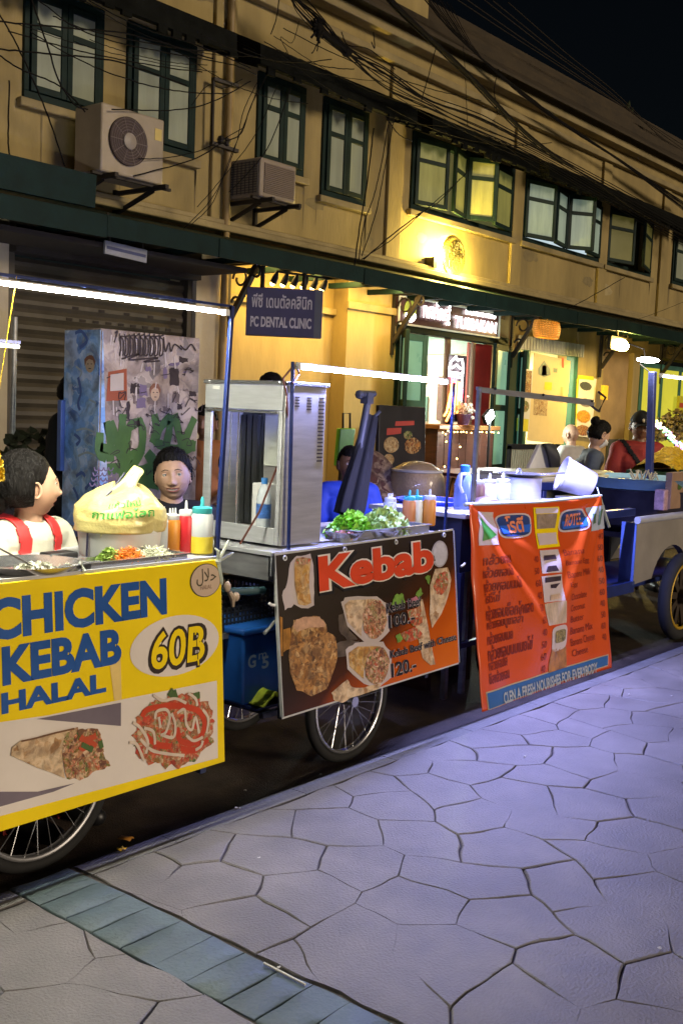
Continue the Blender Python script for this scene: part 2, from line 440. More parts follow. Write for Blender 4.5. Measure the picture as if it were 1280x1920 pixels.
while y > -3:
    l = (.16 if k == 0 else .13+random.uniform(-.012, .015)) if k < 40 else .2
    slab(mb, [(DX0+.006, y-l), (DX1-.01, y-l), (DX1-.01, y), (DX0+.006, y)], -.002, g=.003, g2=.009, tilt=k > 3, wavy=.004)
    y -= l; k += 1
struct('pavement', mb, 'drainstone', ang=60)
mb = MB(); mb.rng(-12, 45, 5.45, 7.9, -.3, .06); struct('far_pavement', mb, 'farpave', bevel=.01)
# litter on the paving
M('dryleaf', (.40, .17, .02), .6, var=.3, scale=40); M('peel', (.75, .45, .02), .5, var=.1); M('straw', (.62, .58, .5), .5, var=.05); M('paperbit', (.5, .47, .40), .7, var=.1)
def flake(p, r, seed, h=.006):
    random.seed(seed); m = MB(); n = 14
    ring = [(p.x+r*random.uniform(.6, 1.1)*math.cos(2*math.pi*k/n)*1.3, p.y+r*random.uniform(.6, 1.1)*math.sin(2*math.pi*k/n), p.z+.004+h*random.random()) for k in range(n)]
    m.add(ring+[(p.x, p.y, p.z+h)], [(k, (k+1) % n, n) for k in range(n)]); return m
lone('dry_leaf', flake(P(237, 1577, Z=.0), .028, 3, .014), 'dryleaf', 'curled brown leaf lying on the kerb edge below the yellow cart', 'leaf', solid=.001)
lone('fruit_peel', flake(P(229, 1595, Z=.0), .015, 4, .008), 'peel', 'small bright yellow scrap beside the brown leaf on the kerb', 'litter', solid=.001)
lone('paper_scrap', flake(P(52, 1628, Z=RZ), .02, 5), 'paperbit', 'pale scrap on the dark road beneath the yellow cart wheel', 'litter', solid=.001)
mb = MB(); a, b = P(495, 1806, Z=.004), P(572, 1846, Z=.004); mb.tube([a, b], .0035, 8); lone('drinking_straw', mb, 'straw', 'thin white straw lying along the edge of the drain strip', 'straw')
random.seed(11)
for i, (x, y) in enumerate([(601, 1454), (449, 1518), (460, 1484), (485, 1611), (443, 1517), (523, 1817), (983, 1420), (1235, 1781), (1258, 1306), (1178, 1303)]):
    lone('litter_crumb', flake(P(x, y, Z=0 if i not in (0, 2) else RZ), .006, 20+i, .004), 'paperbit', 'tiny white crumb of litter scattered on the ground', 'litter', 'crumbs scattered over the paving', solid=.001)
# ================================================================== SHOPHOUSE ROW
WY = 7.5
house = thing('shophouse_row', 'long ochre two storey shophouse row with green window frames behind the food carts', 'building', (9, WY, 0))
def holes(mb, x0, x1, z0, z1, hs, y0, y1):
    xs = sorted({x0, x1, *[h[0] for h in hs], *[h[1] for h in hs]}); zs = sorted({z0, z1, *[h[2] for h in hs], *[h[3] for h in hs]})
    for a, b in zip(xs, xs[1:]):
        for c, d in zip(zs, zs[1:]):
            if not any(h[0] <= (a+b)/2 <= h[1] and h[2] <= (c+d)/2 <= h[3] for h in hs): mb.rng(a, b, y0, y1, c, d)
def wx(px, py): return P(px, py, Y=WY).x
WZ0, WZ1 = 3.85, 4.72
wins = [(5.07, 5.83), (6.08, 6.86), (7.66, 8.34), (8.62, 9.36), (10.18, 12.42), (12.66, 14.95), (15.1, 16.75), (17.6, 18.6), (19.2, 21.2)]
hs = [(a, b, WZ0-(.12 if i in (1, 3) else 0), WZ1) for i, (a, b) in enumerate(wins)]
mb = MB(); holes(mb, 2.5, 26, 3.12, 5.9, hs, WY, WY+.22); obj('upper_wall', mb, 'ochre_wall', house)
mb = MB()
for x in (4.55, 7.2, 9.86, 12.53, 15.02, 17.2): mb.rng(x-.13, x+.13, WY-.045, WY-.002, 3.25, 5.3)
obj('wall_pier', mb, 'ochre_wall', house, bevel=.008, split=True)
mb = MB()
mb.rng(2.5, 26, WY-.14, WY-.002, 3.14, 3.20); mb.rng(2.5, 26, WY-.10, WY-.003, 3.203, 3.25)
mb.rng(2.5, 26, WY-.09, WY-.003, 5.32, 5.40); mb.rng(2.5, 26, WY-.16, WY-.003, 5.56, 5.66)
for a, b, c, d in hs: mb.rng(a-.05, b+.05, WY-.07, WY-.003, c-.075, c-.005)
obj('string_course', mb, 'ochre_trim', house, bevel=.01)
random.seed(81)                                         # plaster repairs and run-off marks on the old wall
for k in range(13):
    x = random.uniform(4.8, 17); z = random.choice((random.uniform(3.35, 3.72), random.uniform(5.02, 5.28))); w, h = random.uniform(.08, .32), random.uniform(.05, .16); m = MB(); n = 16
    m.poly([(x+w*math.cos(2*math.pi*i/n)*random.uniform(.7, 1.15), WY-.0025, z+h*math.sin(2*math.pi*i/n)*random.uniform(.7, 1.15)) for i in range(n)]); obj('plaster_patch', m, (M('patch_pale', (.36, .29, .14), .9, var=.2, scale=9), M('patch_dull', (.21, .165, .075), .9, var=.25, scale=9))[k % 2] if k < 2 else ('patch_pale', 'patch_dull')[k % 2], house)
M('runoff', (.17, .13, .06), .92, var=.3, scale=14, stretch=(3, 3, .5))
for k in range(26):
    a, b, c, d = random.choice(hs); x = random.choice((a-.04, b+.04, random.uniform(a, b))); z = c-.08; l = random.uniform(.12, .48); w = random.uniform(.008, .03); m = MB()
    m.add([(x-w, WY-.0035, z), (x+w, WY-.0035, z), (x+w*.7, WY-.0035, z-l*.6), (x+w*.1, WY-.0035, z-l), (x-w*.5, WY-.0035, z-l*.7)], [(0, 1, 2, 3, 4)]); obj('water_stain', m, 'runoff', house)
M('roof', (.045, .032, .016), .9, var=.35, scale=3, bump=.5, bscale=20, dirt=.5)
mb = MB(); mb.prism([(2.5, WY-.3, 5.70), (2.5, WY+1.9, 7.35), (2.5, WY+1.9, 7.2), (2.5, WY-.3, 5.665)], (24, 0, 0))
for k in range(7):
    y = WY+.0+k*.27; z = 5.70+(y-WY+.3)*.75; mb.rng(2.5, 26.5, y-.03, y+.03, z-.02, z+.05)
obj('roof', mb, 'roof', house)
mb = MB(); mb.rng(2.5, 10.45, WY+.05, WY+1.2, 5.9, 7.4); obj('roof_parapet', mb, 'ochre_wall', house)
M('room_backing', (.5, .47, .30), .8, var=.1)
random.seed(5)
def leaf(fr_mb, pane_mb, hinge, w, ang, z0, z1, side):
    """casement leaf: hinge point on the wall, opening angle from the wall plane"""
    d = Vector((side*math.cos(ang), -math.sin(ang), 0)); n = Vector((d.y, -d.x, 0))
    h = Vector((hinge, WY-.03, 0)); R = Matrix((d, n, Vector((0, 0, 1)))).transposed()
    H = z1-z0; fw = .052
    def bb(u0, u1, v0, v1, m, t): m.box(h+d*((u0+u1)/2)+Vector((0, 0, z0+(v0+v1)/2)), (u1-u0, t, v1-v0), R)
    bb(0, fw, 0, H, fr_mb, .042); bb(w-fw, w, 0, H, fr_mb, .042); bb(fw, w-fw, 0, fw, fr_mb, .04); bb(fw, w-fw, H-fw, H, fr_mb, .04)
    bb(fw, w-fw, H*.64, H*.64+.05, fr_mb, .038)
    bb(fw-.005, w-fw+.005, fw-.005, H*.64+.005, pane_mb, .012); bb(fw-.005, w-fw+.005, H*.64+.045, H-fw+.005, pane_mb, .012)
def window(i, leaves, pm, inside, lab=None):
    x0, x1, z0, z1 = hs[i]
    m = MB(); m.rng(x0, x1, WY-.03, WY+.06, z1-.07, z1); m.rng(x0, x1, WY-.03, WY+.06, z0, z0+.06)
    m.rng(x0, x0+.045, WY-.03, WY+.06, z0+.06, z1-.07); m.rng(x1-.045, x1, WY-.03, WY+.06, z0+.06, z1-.07)
    w = obj('window', m, 'greenframe', house, bevel=.004, label=lab)
    for (hx, lw, ang, side) in leaves: m1, m2 = MB(), MB(); leaf(m1, m2, hx, lw, math.radians(ang), z0+.06, z1-.07, side); obj('sash', m1, 'greenframe', w, bevel=.004); obj('pane', m2, pm, w, split=True)
    m = MB(); m.rng(x0, x1, WY+.2, WY+.215, z0, z1); obj('room_backing', m, inside, w)  # sheet closing the window
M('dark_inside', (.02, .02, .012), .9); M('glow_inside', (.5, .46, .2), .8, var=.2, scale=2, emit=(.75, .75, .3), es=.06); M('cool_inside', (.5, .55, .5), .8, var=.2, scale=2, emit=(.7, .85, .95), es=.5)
for i in (0, 1, 2, 3):
    x0, x1 = wins[i]; c = (x0+x1)/2
    window(i, [(x0+.05, c-x0-.052, 1, 1), (x1-.05, x1-c-.052, 1, -1)], 'pane', 'dark_inside')
x0, x1 = wins[4]; window(4, [(x0+.05, .52, 12, 1), (x0+1.10, .46, 16, -1), (x0+1.13, .40, 34, 1), (x1-.05, .56, 9, -1)], 'pane_lit', 'glow_inside', 'lit window with casement leaves standing open')
x0, x1 = wins[5]; window(5, [(x0+.05, .58, 14, 1), (x0+1.2, .50, 12, -1), (x0+1.23, .42, 36, 1), (x1-.05, .60, 9, -1)], 'pane_cool', 'cool_inside', 'window with cool lit glass and open leaves')
x0, x1 = wins[6]; window(6, [(x0+.05, .62, 14, 1), (x1-.05, .78, 16, -1)], 'pane_dim', 'dark_inside')
for i in (7, 8):
    x0, x1 = wins[i]; c = (x0+x1)/2
    window(i, [(x0+.05, c-x0-.052, 1, 1), (x1-.05, x1-c-.052, 1, -1)], 'pane', 'dark_inside')
# dark hoods above the windows
for (a, b) in ((3.2, 6.98), (7.28, 9.72), (10.0, 12.36), (12.62, 17.35), (17.6, 22)):
    m = MB(); y0, y1 = WY-.40, WY-.004
    m.prism([(a, y1, 4.98), (a, y0, 4.80), (a, y0-.01, 4.62), (a, y0+.05, 4.62), (a, y0+.06, 4.745), (a, y1, 4.92)], (b-a, 0, 0))
    m.prism([(a+.01, y1, 4.915), (a+.01, y0+.06, 4.74), (a+.01, y0+.05, 4.60), (a+.01, y1, 4.725)], (.02, 0, 0)); m.prism([(b-.03, y1, 4.915), (b-.03, y0+.06, 4.74), (b-.03, y0+.05, 4.60), (b-.03, y1, 4.725)], (.02, 0, 0))
    k = a+.1
    while k < b:                                      # ragged lower edge of the sheeting
        m.rng(k, k+.10, y0-.008, y0+.02, 4.60-random.random()*.05, 4.63); k += random.uniform(.11, .4)
    obj('window_hood', m, 'hood', house)
# canopy over the pavement
m = MB(); m.prism([(2.5, WY-.005, 3.12), (2.5, WY-.86, 2.915), (2.5, WY-.90, 2.91), (2.5, WY-.90, 2.765), (2.5, WY-.87, 2.765), (2.5, WY-.86, 2.86), (2.5, WY-.005, 3.06)], (23.5, 0, 0))
random.seed(77); x = 2.5
while x < 26:                                        # lapped, slightly uneven strips along the front edge
    w = random.uniform(.7, 1.5); dz = random.uniform(-.012, .012); m.rng(x, min(26, x+w-.006), WY-.918-random.random()*.006, WY-.903, 2.75+dz, 2.90+dz*.5); x += w
x = 2.6
while x < 26: m.rng(x, x+.05, WY-.85, WY-.02, 2.80, 2.855); x += .62
obj('canopy', m, 'darkgreen', house)
# the left bay has a deeper green lip
m = MB(); m.prism([(2.5, WY-.92, 3.16), (2.5, WY-.97, 3.16), (2.5, WY-.96, 2.93), (2.5, WY-.92, 2.93)], (2.55, 0, 0)); obj('canopy_lip', m, 'darkgreen', house)
def bracket(x):
    m = MB(); y1, y0 = WY-.06, WY-.56
    m.bar((x, y1, 2.18), (x, y1, 2.9), .04); m.bar((x, y1, 2.86), (x, y0, 2.86), .04); m.bar((x, y1-.02, 2.32), (x, y0+.12, 2.84), .045)
    for (cy, cz, r, n) in ((y1-.16, 2.72, .10, 14), (y1-.36, 2.77, .07, 12), (y1-.11, 2.50, .06, 12)):
        m.tube([(x, cy+r*(1-.04*t)*math.cos(t*.5), cz+r*(1-.04*t)*math.sin(t*.5)) for t in range(n)], .012, 6)
    return m
for x in (7.3, 9.9, 12.5, 15.1, 17.3): obj('canopy_bracket', bracket(x), 'iron', house)
# ground floor bays
m = MB(); m.rng(2.5, 4.96, WY-.02, WY+.3, .06, 2.95); m.rng(6.9, 7.20, WY-.06, WY+.3, .06, 2.95); obj('ground_wall', m, 'pale_wall', house, split=True)
m = MB(); m.rng(7.2, 9.10, WY+.15, WY+.3, .06, 3.05); m.rng(9.10, 9.98, WY-.05, WY+.3, .06, 2.95)
m.rng(9.98, 12.44, WY+.02, WY+.3, 2.80, 2.95); m.rng(12.44, 12.70, WY-.05, WY+.3, .06, 2.95); m.rng(12.70, 14.45, WY+.02, WY+.3, 2.62, 2.95)
m.rng(14.45, 15.3, WY-.02, WY+.3, .06, 2.95); m.rng(15.3, 26, WY+.02, WY+.3, 2.62, 2.95); m.rng(16.35, 16.6, WY-.02, WY+.3, .06, 2.62); m.rng(21.5, 26, WY-.02, WY+.3, .06, 2.62)
obj('shopfront_wall', m, 'ochre_wall', house, split=True)
m = MB(); m.rng(7.2, 9.1, WY+.10, WY+.148, 2.55, 2.62); m.rng(9.07, 10.0, WY-.09, WY-.052, 2.62, 2.70); m.rng(9.07, 10.0, WY-.08, WY-.052, .06, .3); obj('wall_moulding', m, 'ochre_trim', house, bevel=.006, split=True)
# roller shutter with its box
m = MB(); n = 26
for k in range(n):
    z = .08+k*(2.56/n); h = 2.56/n
    for a in range(3):
        t0, t1 = a/3, (a+1)/3
        m.add([(4.98, WY+.06-.022*math.sin(math.pi*t0), z+h*t0), (6.88, WY+.06-.022*math.sin(math.pi*t0), z+h*t0), (6.88, WY+.06-.022*math.sin(math.pi*t1), z+h*t1), (4.98, WY+.06-.022*math.sin(math.pi*t1), z+h*t1)], [(0, 1, 2, 3)])
sh = obj('roller_shutter', m, 'shutter', house, ang=30)
m = MB(); m.rng(4.96, 5.02, WY-.01, WY+.10, .06, 2.68); m.rng(6.84, 6.90, WY-.01, WY+.10, .06, 2.68); obj('guide_rail', m, 'shutter', sh, split=True)
m = MB(); random.seed(9)
for r in range(4):
    for c in range(9):
        if r == 3 and c % 2: continue
        x = 5.55+c*.135+(r % 2)*.06; z = 1.99+r*.097; m.rng(x, x+.06, WY+.035, WY+.039, z, z+.022)
obj('vent_slot', m, 'shadowbox', sh)
m = MB(); m.rng(4.96, 6.9, WY-.12, WY+.1, 2.66, 2.9); m.rng(2.5, 6.9, WY-.7, WY-.13, 2.70, 2.74); obj('shutter_box', m, 'shadowbox', house)
# small notice plate above the shutter
fr = FR(P(197, 475, Y=WY-.75), P(275, 493, Y=WY-.75), P(197, 450, Y=WY-.75))
m = MB(); m.prism([fr.at(0, 0), fr.at(fr.w, 0), fr.at(fr.w, fr.h), fr.at(0, fr.h)], fr.N*-.02)
plate = lone('notice_plate', m, M('plate', (.22, .23, .26), .5, var=.15, scale=12), 'small pale notice plate with a dark stripe hanging over the closed shutter', 'sign', org=fr.O)
m = MB(); m.poly([fr.at(.03*fr.w, .38*fr.h, .003), fr.at(.97*fr.w, .38*fr.h, .003), fr.at(.97*fr.w, .62*fr.h, .003), fr.at(.03*fr.w, .62*fr.h, .003)]); obj('stripe', m, M('plateblue', (.03, .04, .11), .5), plate)
m = MB(); m.bar(fr.at(.1*fr.w, fr.h), fr.at(.1*fr.w, fr.h+.22, -.05), .012); m.bar(fr.at(.9*fr.w, fr.h), fr.at(.9*fr.w, fr.h+.22, -.05), .012); obj('hanger', m, 'iron', plate, split=True)
# ------- interiors
M('cream_in', (.66, .62, .46), .8, var=.12, scale=3); M('floor_in', (.16, .10, .06), .5, var=.2); M('red_in', (.5, .03, .025), .6, var=.2)
M('lamp_in', (1, 1, 1), .5, var=0, emit=(1, .93, .78), es=9)
def room(x0, x1, z1, depth, lab):
    m = MB(); y0, y1 = WY+.3, WY+depth; t = .08
    m.rng(x0-t, x1+t, y1, y1+t, .06, z1); m.rng(x0-t, x0, y0, y1, .06, z1); m.rng(x1, x1+t, y0, y1, .06, z1); m.rng(x0-t, x1+t, y0, y1+t, z1, z1+t)
    r = obj('shop_room', m, 'cream_in', house)
    m = MB(); m.rng(x0-t, x1+t, y0-.3, y1, -.1, .05); obj('shop_floor', m, 'floor_in', r); return r
M('teal_pane', (.20, .42, .34), .3, var=.1, scale=3, emit=(.25, .62, .48), es=.12)
r = room(10.02, 12.42, 2.78, 3.2, '')
m = MB()
for (x, y) in ((10.7, 9.1), (11.4, 9.1), (10.8, 10.0), (11.5, 10.0)): m.rng(x, x+.42, y, y+.06, 2.70, 2.74)
obj('ceiling_tube', m, M('tube_in', (1, 1, 1), .5, var=0, emit=(.9, .95, 1), es=8), r, split=True)
m = MB(); m.rng(11.8, 12.36, WY+.14, WY+.17, .06, 2.46); obj('red_panel', m, 'red_in', r)
m = MB(); m.rng(10.3, 11.2, 9.8, 10.3, .06, 1.0); m.rng(10.25, 10.9, 10.58, 10.64, 1.2, 1.7); m.rng(11.1, 11.6, 10.58, 10.64, 1.3, 1.9); obj('back_counter', m, 'wood', r)
m = MB(); m.rng(12.37, 12.415, 7.8, 10.6, .06, 1.05); m.rng(12.36, 12.415, 7.8, 10.6, 1.05, 1.10); obj('wainscot', m, 'wood', r)
for k, (y, z, w, h, mt) in enumerate(((8.25, 1.75, .5, .6, 'darkwood'), (9.0, 1.6, .7, .35, 'tealframe'), (9.0, 2.1, .6, .3, 'darkwood'), (9.75, 1.8, .5, .7, 'red_in'), (10.3, 1.7, .3, .5, 'darkwood'))): m = MB(); m.rng(12.385, 12.415, y-w/2, y+w/2, z-h/2, z+h/2); obj('wall_picture', m, mt, r, bevel=.01)
m = MB(); m.rng(12.395, 12.415, 7.8, 10.6, 2.35, 2.77); obj('wall_band', m, 'teal_pane', r)
# restaurant front: folding door leaves, sliding glass
M('shopglass', (.8, .8, .75), .03, var=0, alpha=.12)
def doorleaf(par, x, y, w, ang, z0, z1, side, fm, pm, rows=3, lab=None):
    d = Vector((side*math.cos(math.radians(ang)), -math.sin(math.radians(ang)), 0)); n = Vector((d.y, -d.x, 0)); R = Matrix((d, n, Vector((0, 0, 1)))).transposed()
    h = Vector((x, y, 0)); a, b = MB(), MB(); fw = .085; H = z1-z0
    def bb(m, u0, u1, v0, v1, t): m.box(h+d*((u0+u1)/2)+Vector((0, 0, z0+(v0+v1)/2)), (u1-u0, t, v1-v0), R)
    bb(a, 0, fw, 0, H, .045); bb(a, w-fw, w, 0, H, .045)
    ph = (H-fw*.9)/rows
    for k in range(rows+1): bb(a, fw, w-fw, k*ph, k*ph+fw*.9, .042)
    for k in range(rows): bb(b, fw-.004, w-fw+.004, k*ph+fw*.9-.004, (k+1)*ph+.004, .014)
    o = obj('door_leaf', a, fm, par, bevel=.004, label=lab); obj('door_pane', b, pm, o); return o
m = MB(); m.rng(9.98, 10.06, WY-.06, WY+.1, .06, 2.56); m.rng(12.36, 12.44, WY-.06, WY+.1, .06, 2.56); m.rng(10.06, 12.36, WY-.06, WY+.1, 2.46, 2.56); obj('door_frame', m, 'darkgreen', house, bevel=.005)
doorleaf(house, 10.08, WY-.08, .50, 138, .08, 2.45, 1, 'darkgreen', 'teal_pane'); doorleaf(house, 10.1, WY, .50, 6, .08, 2.45, 1, 'tealframe', 'teal_pane')
doorleaf(house, 12.42, WY-.09, .58, 12, .08, 2.45, -1, 'darkgreen', 'teal_pane')
m = MB()
for x in (10.62, 11.12, 11.16, 11.72): m.rng(x, x+.05, WY+.02, WY+.06, .08, 2.46)
obj('sliding_frame', m, M('bronze', (.16, .085, .05), .5), house, bevel=.003)
m = MB(); m.rng(10.66, 11.13, WY+.035, WY+.041, .1, 2.44); m.rng(11.2, 11.73, WY+.035, WY+.041, .1, 2.44); obj('sliding_glass', m, 'shopglass', house, split=True)
lamp('room_light', 'AREA', (11.2, 9.2, 2.6), 170, (1, .95, .80), house, shape='RECTANGLE', size=1.6, size_y=1.2)
# second shop: menu front
r2 = room(12.72, 14.43, 2.6, 1.5, ''); lamp('menu_light', 'AREA', (13.5, 8.1, 2.5), 90, (1, .86, .5), house, size=.8)
m = MB(); m.rng(12.70, 12.78, WY-.05, WY+.08, .06, 2.52); m.rng(14.30, 14.42, WY-.05, WY+.08, .06, 2.52); m.rng(13.02, 13.07, WY-.03, WY+.06, .06, 2.52); m.rng(12.78, 14.3, WY-.05, WY+.08, 2.44, 2.52); obj('door_frame', m, 'tealframe', house, bevel=.005)
doorleaf(house, 12.78, WY-.05, .36, 140, .08, 2.4, 1, 'darkgreen', 'teal_pane')
m = MB(); k = 0; x = 12.66
while x < 14.5: m.rng(x, x+.034, WY-.075+.008*(k % 2), WY-.06+.008*(k % 2), 2.44, 2.62); x += .04; k += 1
obj('striped_valance', m, M('valance', (.42, .42, .36), .7), house)
# third shop with the warm flood light, green doors at the far end
m = MB(); m.rng(15.3, 16.35, WY+.06, WY+.1, .06, 2.62); obj('back_panel', m, M('tanpanel', (.30, .20, .09), .7, var=.25, scale=2), house)
m = MB(); m.rng(15.72, 16.3, WY+.02, WY+.055, .06, 1.25); obj('dark_cabinet', m, M('greybox', (.05, .05, .045), .6), house)
M('yellow_pane', (.45, .45, .05), .35, var=.12, scale=3, emit=(.75, .72, .06), es=.32)
for k, x in enumerate((16.65, 17.42, 18.2, 19.0, 19.8, 20.6)): doorleaf(house, x, WY, .74, 5, .08, 2.5, 1, 'tealframe', 'yellow_pane' if k < 3 else 'teal_pane', 2)
m = MB(); m.tube([(7.19, WY-.11, .1), (7.19, WY-.11, 1.2), (7.2, WY-.115, 2.7), (7.22, WY-.09, 3.1), (7.2, WY-.1, 5.3)], .035, 10); obj('downpipe', m, M('pipe', (.25, .17, .06), .6), house)
# dark tree behind the roofs
tree = thing('tree', 'dark leafy tree hardly visible against the night sky behind the roofs', 'tree', (24, 17, 0))
m = MB(); m.tube([(24, 17, 0), (24.1, 17, 4), (23.7, 17.2, 7), (23.4, 17.1, 8.4)], [.3, .24, .16, .05], 10); m.tube([(24.05, 17, 4.5), (25.4, 16.6, 7.2), (26, 16.4, 8.2)], [.16, .1, .04], 8); m.tube([(23.9, 17, 5.2), (22.4, 17.4, 7.0)], [.14, .05], 8); obj('trunk', m, M('bark', (.06, .045, .03), .9, bump=.6), tree)
m = MB(); random.seed(3)
cl = [(random.gauss(24, 2.0), random.gauss(17, 1.2), random.gauss(8.0, .8)) for _ in range(42)]
for c in cl:
    for _ in range(55):
        p = Vector(c)+Vector((random.gauss(0, .45), random.gauss(0, .45), random.gauss(0, .32))); R = Matrix.Rotation(random.uniform(0, 6.3), 3, 'Z') @ Matrix.Rotation(random.uniform(-1, 1), 3, 'X')
        s = random.uniform(.10, .2); m.add([p+R @ Vector(q)*s for q in ((0, -1, 0), (.45, 0, .1), (0, 1, 0), (-.45, 0, .1))], [(0, 1, 2, 3)])
obj('crown', m, M('leaf', (.045, .065, .02), .7, var=.5, scale=2), tree, smooth=False)
# ------- air conditioners
def aircon(name, label, x0, x1, z0, z1, yf, dp, fan, px):
    t = thing(name, label, 'air conditioner', ((x0+x1)/2, WY, z0))
    m = MB(); m.rng(x0, x1, yf, yf+dp, z0, z1); obj('housing', m, M(px[0], px[1], .5, var=.12, scale=5, dirt=.35), t, bevel=.015)
    if fan:
        cx, cz, r = x0+(x1-x0)*.40, (z0+z1)/2+.01, (z1-z0)*.36
        m = MB(); RX = Matrix.Rotation(math.radians(90), 3, 'X')
        m.lathe((cx, yf-.004, cz), [(0, -.002), (r, -.002), (r, .02), (0, .02)], 40, RX); obj('fan_opening', m, M('fandark', (.05, .032, .026), .8), t)
        m = MB()
        for k in range(1, 9): m.tube([(cx+r*k/8.6*math.cos(a), yf-.026, cz+r*k/8.6*math.sin(a)) for a in [2*math.pi*q/36 for q in range(36)]], .003, 5, closed=True)
        for k in range(10): a = k*math.pi/5; m.bar((cx, yf-.026, cz), (cx+r*math.cos(a), yf-.026, cz+r*math.sin(a)), .006)
        g = obj('fan_grille', m, M('grille', (.12, .09, .075), .6), t)
        m = MB(); m.lathe((cx, yf-.03, cz), [(0, .0), (r*.33, .0), (r*.34, .008), (r*.3, .014), (0, .016)], 24, RX); obj('fan_hub', m, M('hubgrey', (.28, .24, .19), .5), g)
        m = MB(); m.rng(x0+(x1-x0)*.84, x1-.03, yf-.004, yf-.001, z0+(z1-z0)*.66, z0+(z1-z0)*.84); obj('badge', m, M('badge', (.55, .42, .12), .5), t)
    else:
        m = MB()
        for k in range(13): m.bar((x0-.006, yf+.03, z0+.04+k*(z1-z0-.08)/12), (x0-.006, yf+dp-.03, z0+.04+k*(z1-z0-.08)/12), .006)
        for k in range(8): m.bar((x0-.006, yf+.03+k*(dp-.06)/7, z0+.03), (x0-.006, yf+.03+k*(dp-.06)/7, z1-.03), .006)
        obj('coil_grille', m, M('coil', (.05, .045, .04), .6), t)
        m = MB()
        for k in range(16): m.rng(x0+.05, x1-.03, yf-.01, yf-.002, z0+.04+k*(z1-z0-.08)/16, z0+.04+k*(z1-z0-.08)/16+.012)
        obj('front_louvre', m, M('louvre', (.16, .12, .085), .6), t)
    m = MB()
    for x in (x0+.06, x1-.06):
        m.bar((x, WY-.005, z0-.03), (x, yf-.12, z0-.03), .035); m.bar((x, WY-.005, z0-.2), (x, yf+.05, z0-.045), .03); m.bar((x, WY-.02, z0-.25), (x, WY-.02, z0), .035)
    m.bar((x0-.05, yf+.05, z0-.012), (x1+.12, yf+.05, z0-.012), .03, .022)
    obj('wall_bracket', m, 'iron', t); return t
yf = 6.95; a = P(192, 185, Y=yf); b = P(306, 348, Y=yf)
aircon('air_conditioner', 'cream air conditioner with a round dark fan beneath the first pairs of grey windows', a.x, b.x, b.z, a.z-.02, yf, .34, True, ('acwhite', (.34, .28, .19)))
yf = 7.02; a = P(489, 293, Y=yf); b = P(545, 388, Y=yf)
aircon('air_conditioner', 'brown weathered air conditioner with side grille below the third upper window', a.x, b.x+.06, b.z+.03, a.z, yf, .42, False, ('acgrey', (.26, .21, .15)))
# ------- round gilded emblem with its halo of light
ec = P(848, 481, Y=WY-.09); RXm = Matrix.Rotation(math.radians(90), 3, 'X')
em = thing('wall_emblem', 'round gilded emblem glowing with yellow light on the upper wall', 'emblem', ec)
m = MB(); m.lathe(ec, [(0, -.01), (.235, -.01), (.25, .005), (.235, .025), (.20, .03), (.19, .02), (0, .022)], 48, RXm); obj('disc', m, M('brass', (.42, .30, .06), .4, metal=.6, var=.3, scale=12), em)
m = MB(); random.seed(21)
for k in range(26):
    a0 = random.uniform(0, 6.3); r0 = random.uniform(.03, .16)
    m.tube([(ec.x+(r0+.05*math.sin(t*1.3))*math.cos(a0+t*.35), ec.y-.03, ec.z+(r0+.05*math.sin(t*1.3))*math.sin(a0+t*.35)) for t in range(6)], .009, 6)
for k in range(36): a0 = k*math.pi/18; m.tube([(ec.x+.205*math.cos(a0), ec.y-.03, ec.z+.205*math.sin(a0)), (ec.x+.23*math.cos(a0+.1), ec.y-.024, ec.z+.23*math.sin(a0+.1))], .007, 5)
obj('relief', m, M('relief', (.06, .05, .015), .5), em)
m = MB(); m.tube([(ec.x+.19*math.cos(t), WY-.055, ec.z+.19*math.sin(t)) for t in [2*math.pi*k/40 for k in range(40)]], .012, 8, closed=True); obj('halo_lamp', m, M('halo', (1, .9, .5), .5, var=0, emit=(1, .74, .14), es=420), em)
m = MB(); a = P(812, 492, Y=WY-.1); m.rng(a.x-.03, a.x+.03, a.y-.03, WY-.002, a.z-.06, a.z+.06); m.bar((ec.x, WY-.003, ec.z), (ec.x, ec.y+.01, ec.z), .05); obj('lamp_fitting', m, 'iron', em, split=True)
lamp('emblem_glow', 'POINT', (ec.x-.28, WY-.16, ec.z-.02), 110, (1, .72, .16), em, shadow_soft_size=.05)
lamp('emblem_front', 'POINT', (ec.x+.05, WY-.30, ec.z-.20), 50, (1, .75, .2), em, shadow_soft_size=.04)
# ================================================================== SIGNS AND THINGS ALONG THE SHOPFRONTS
def plate(fr, t): m = MB(); m.prism([fr.at(0, 0), fr.at(fr.w, 0), fr.at(fr.w, fr.h), fr.at(0, fr.h)], fr.N*-t); return m
def facing(px, py, Y, w, h, turn=0):
    c = P(px, py, Y=Y); u = Vector((CR.x, CR.y, 0)).normalized(); u = Matrix.Rotation(math.radians(turn), 3, 'Z') @ u
    O = c-u*w/2-Vector((0, 0, h/2)); return FR(O, O+u*w, O+Vector((0, 0, h)))
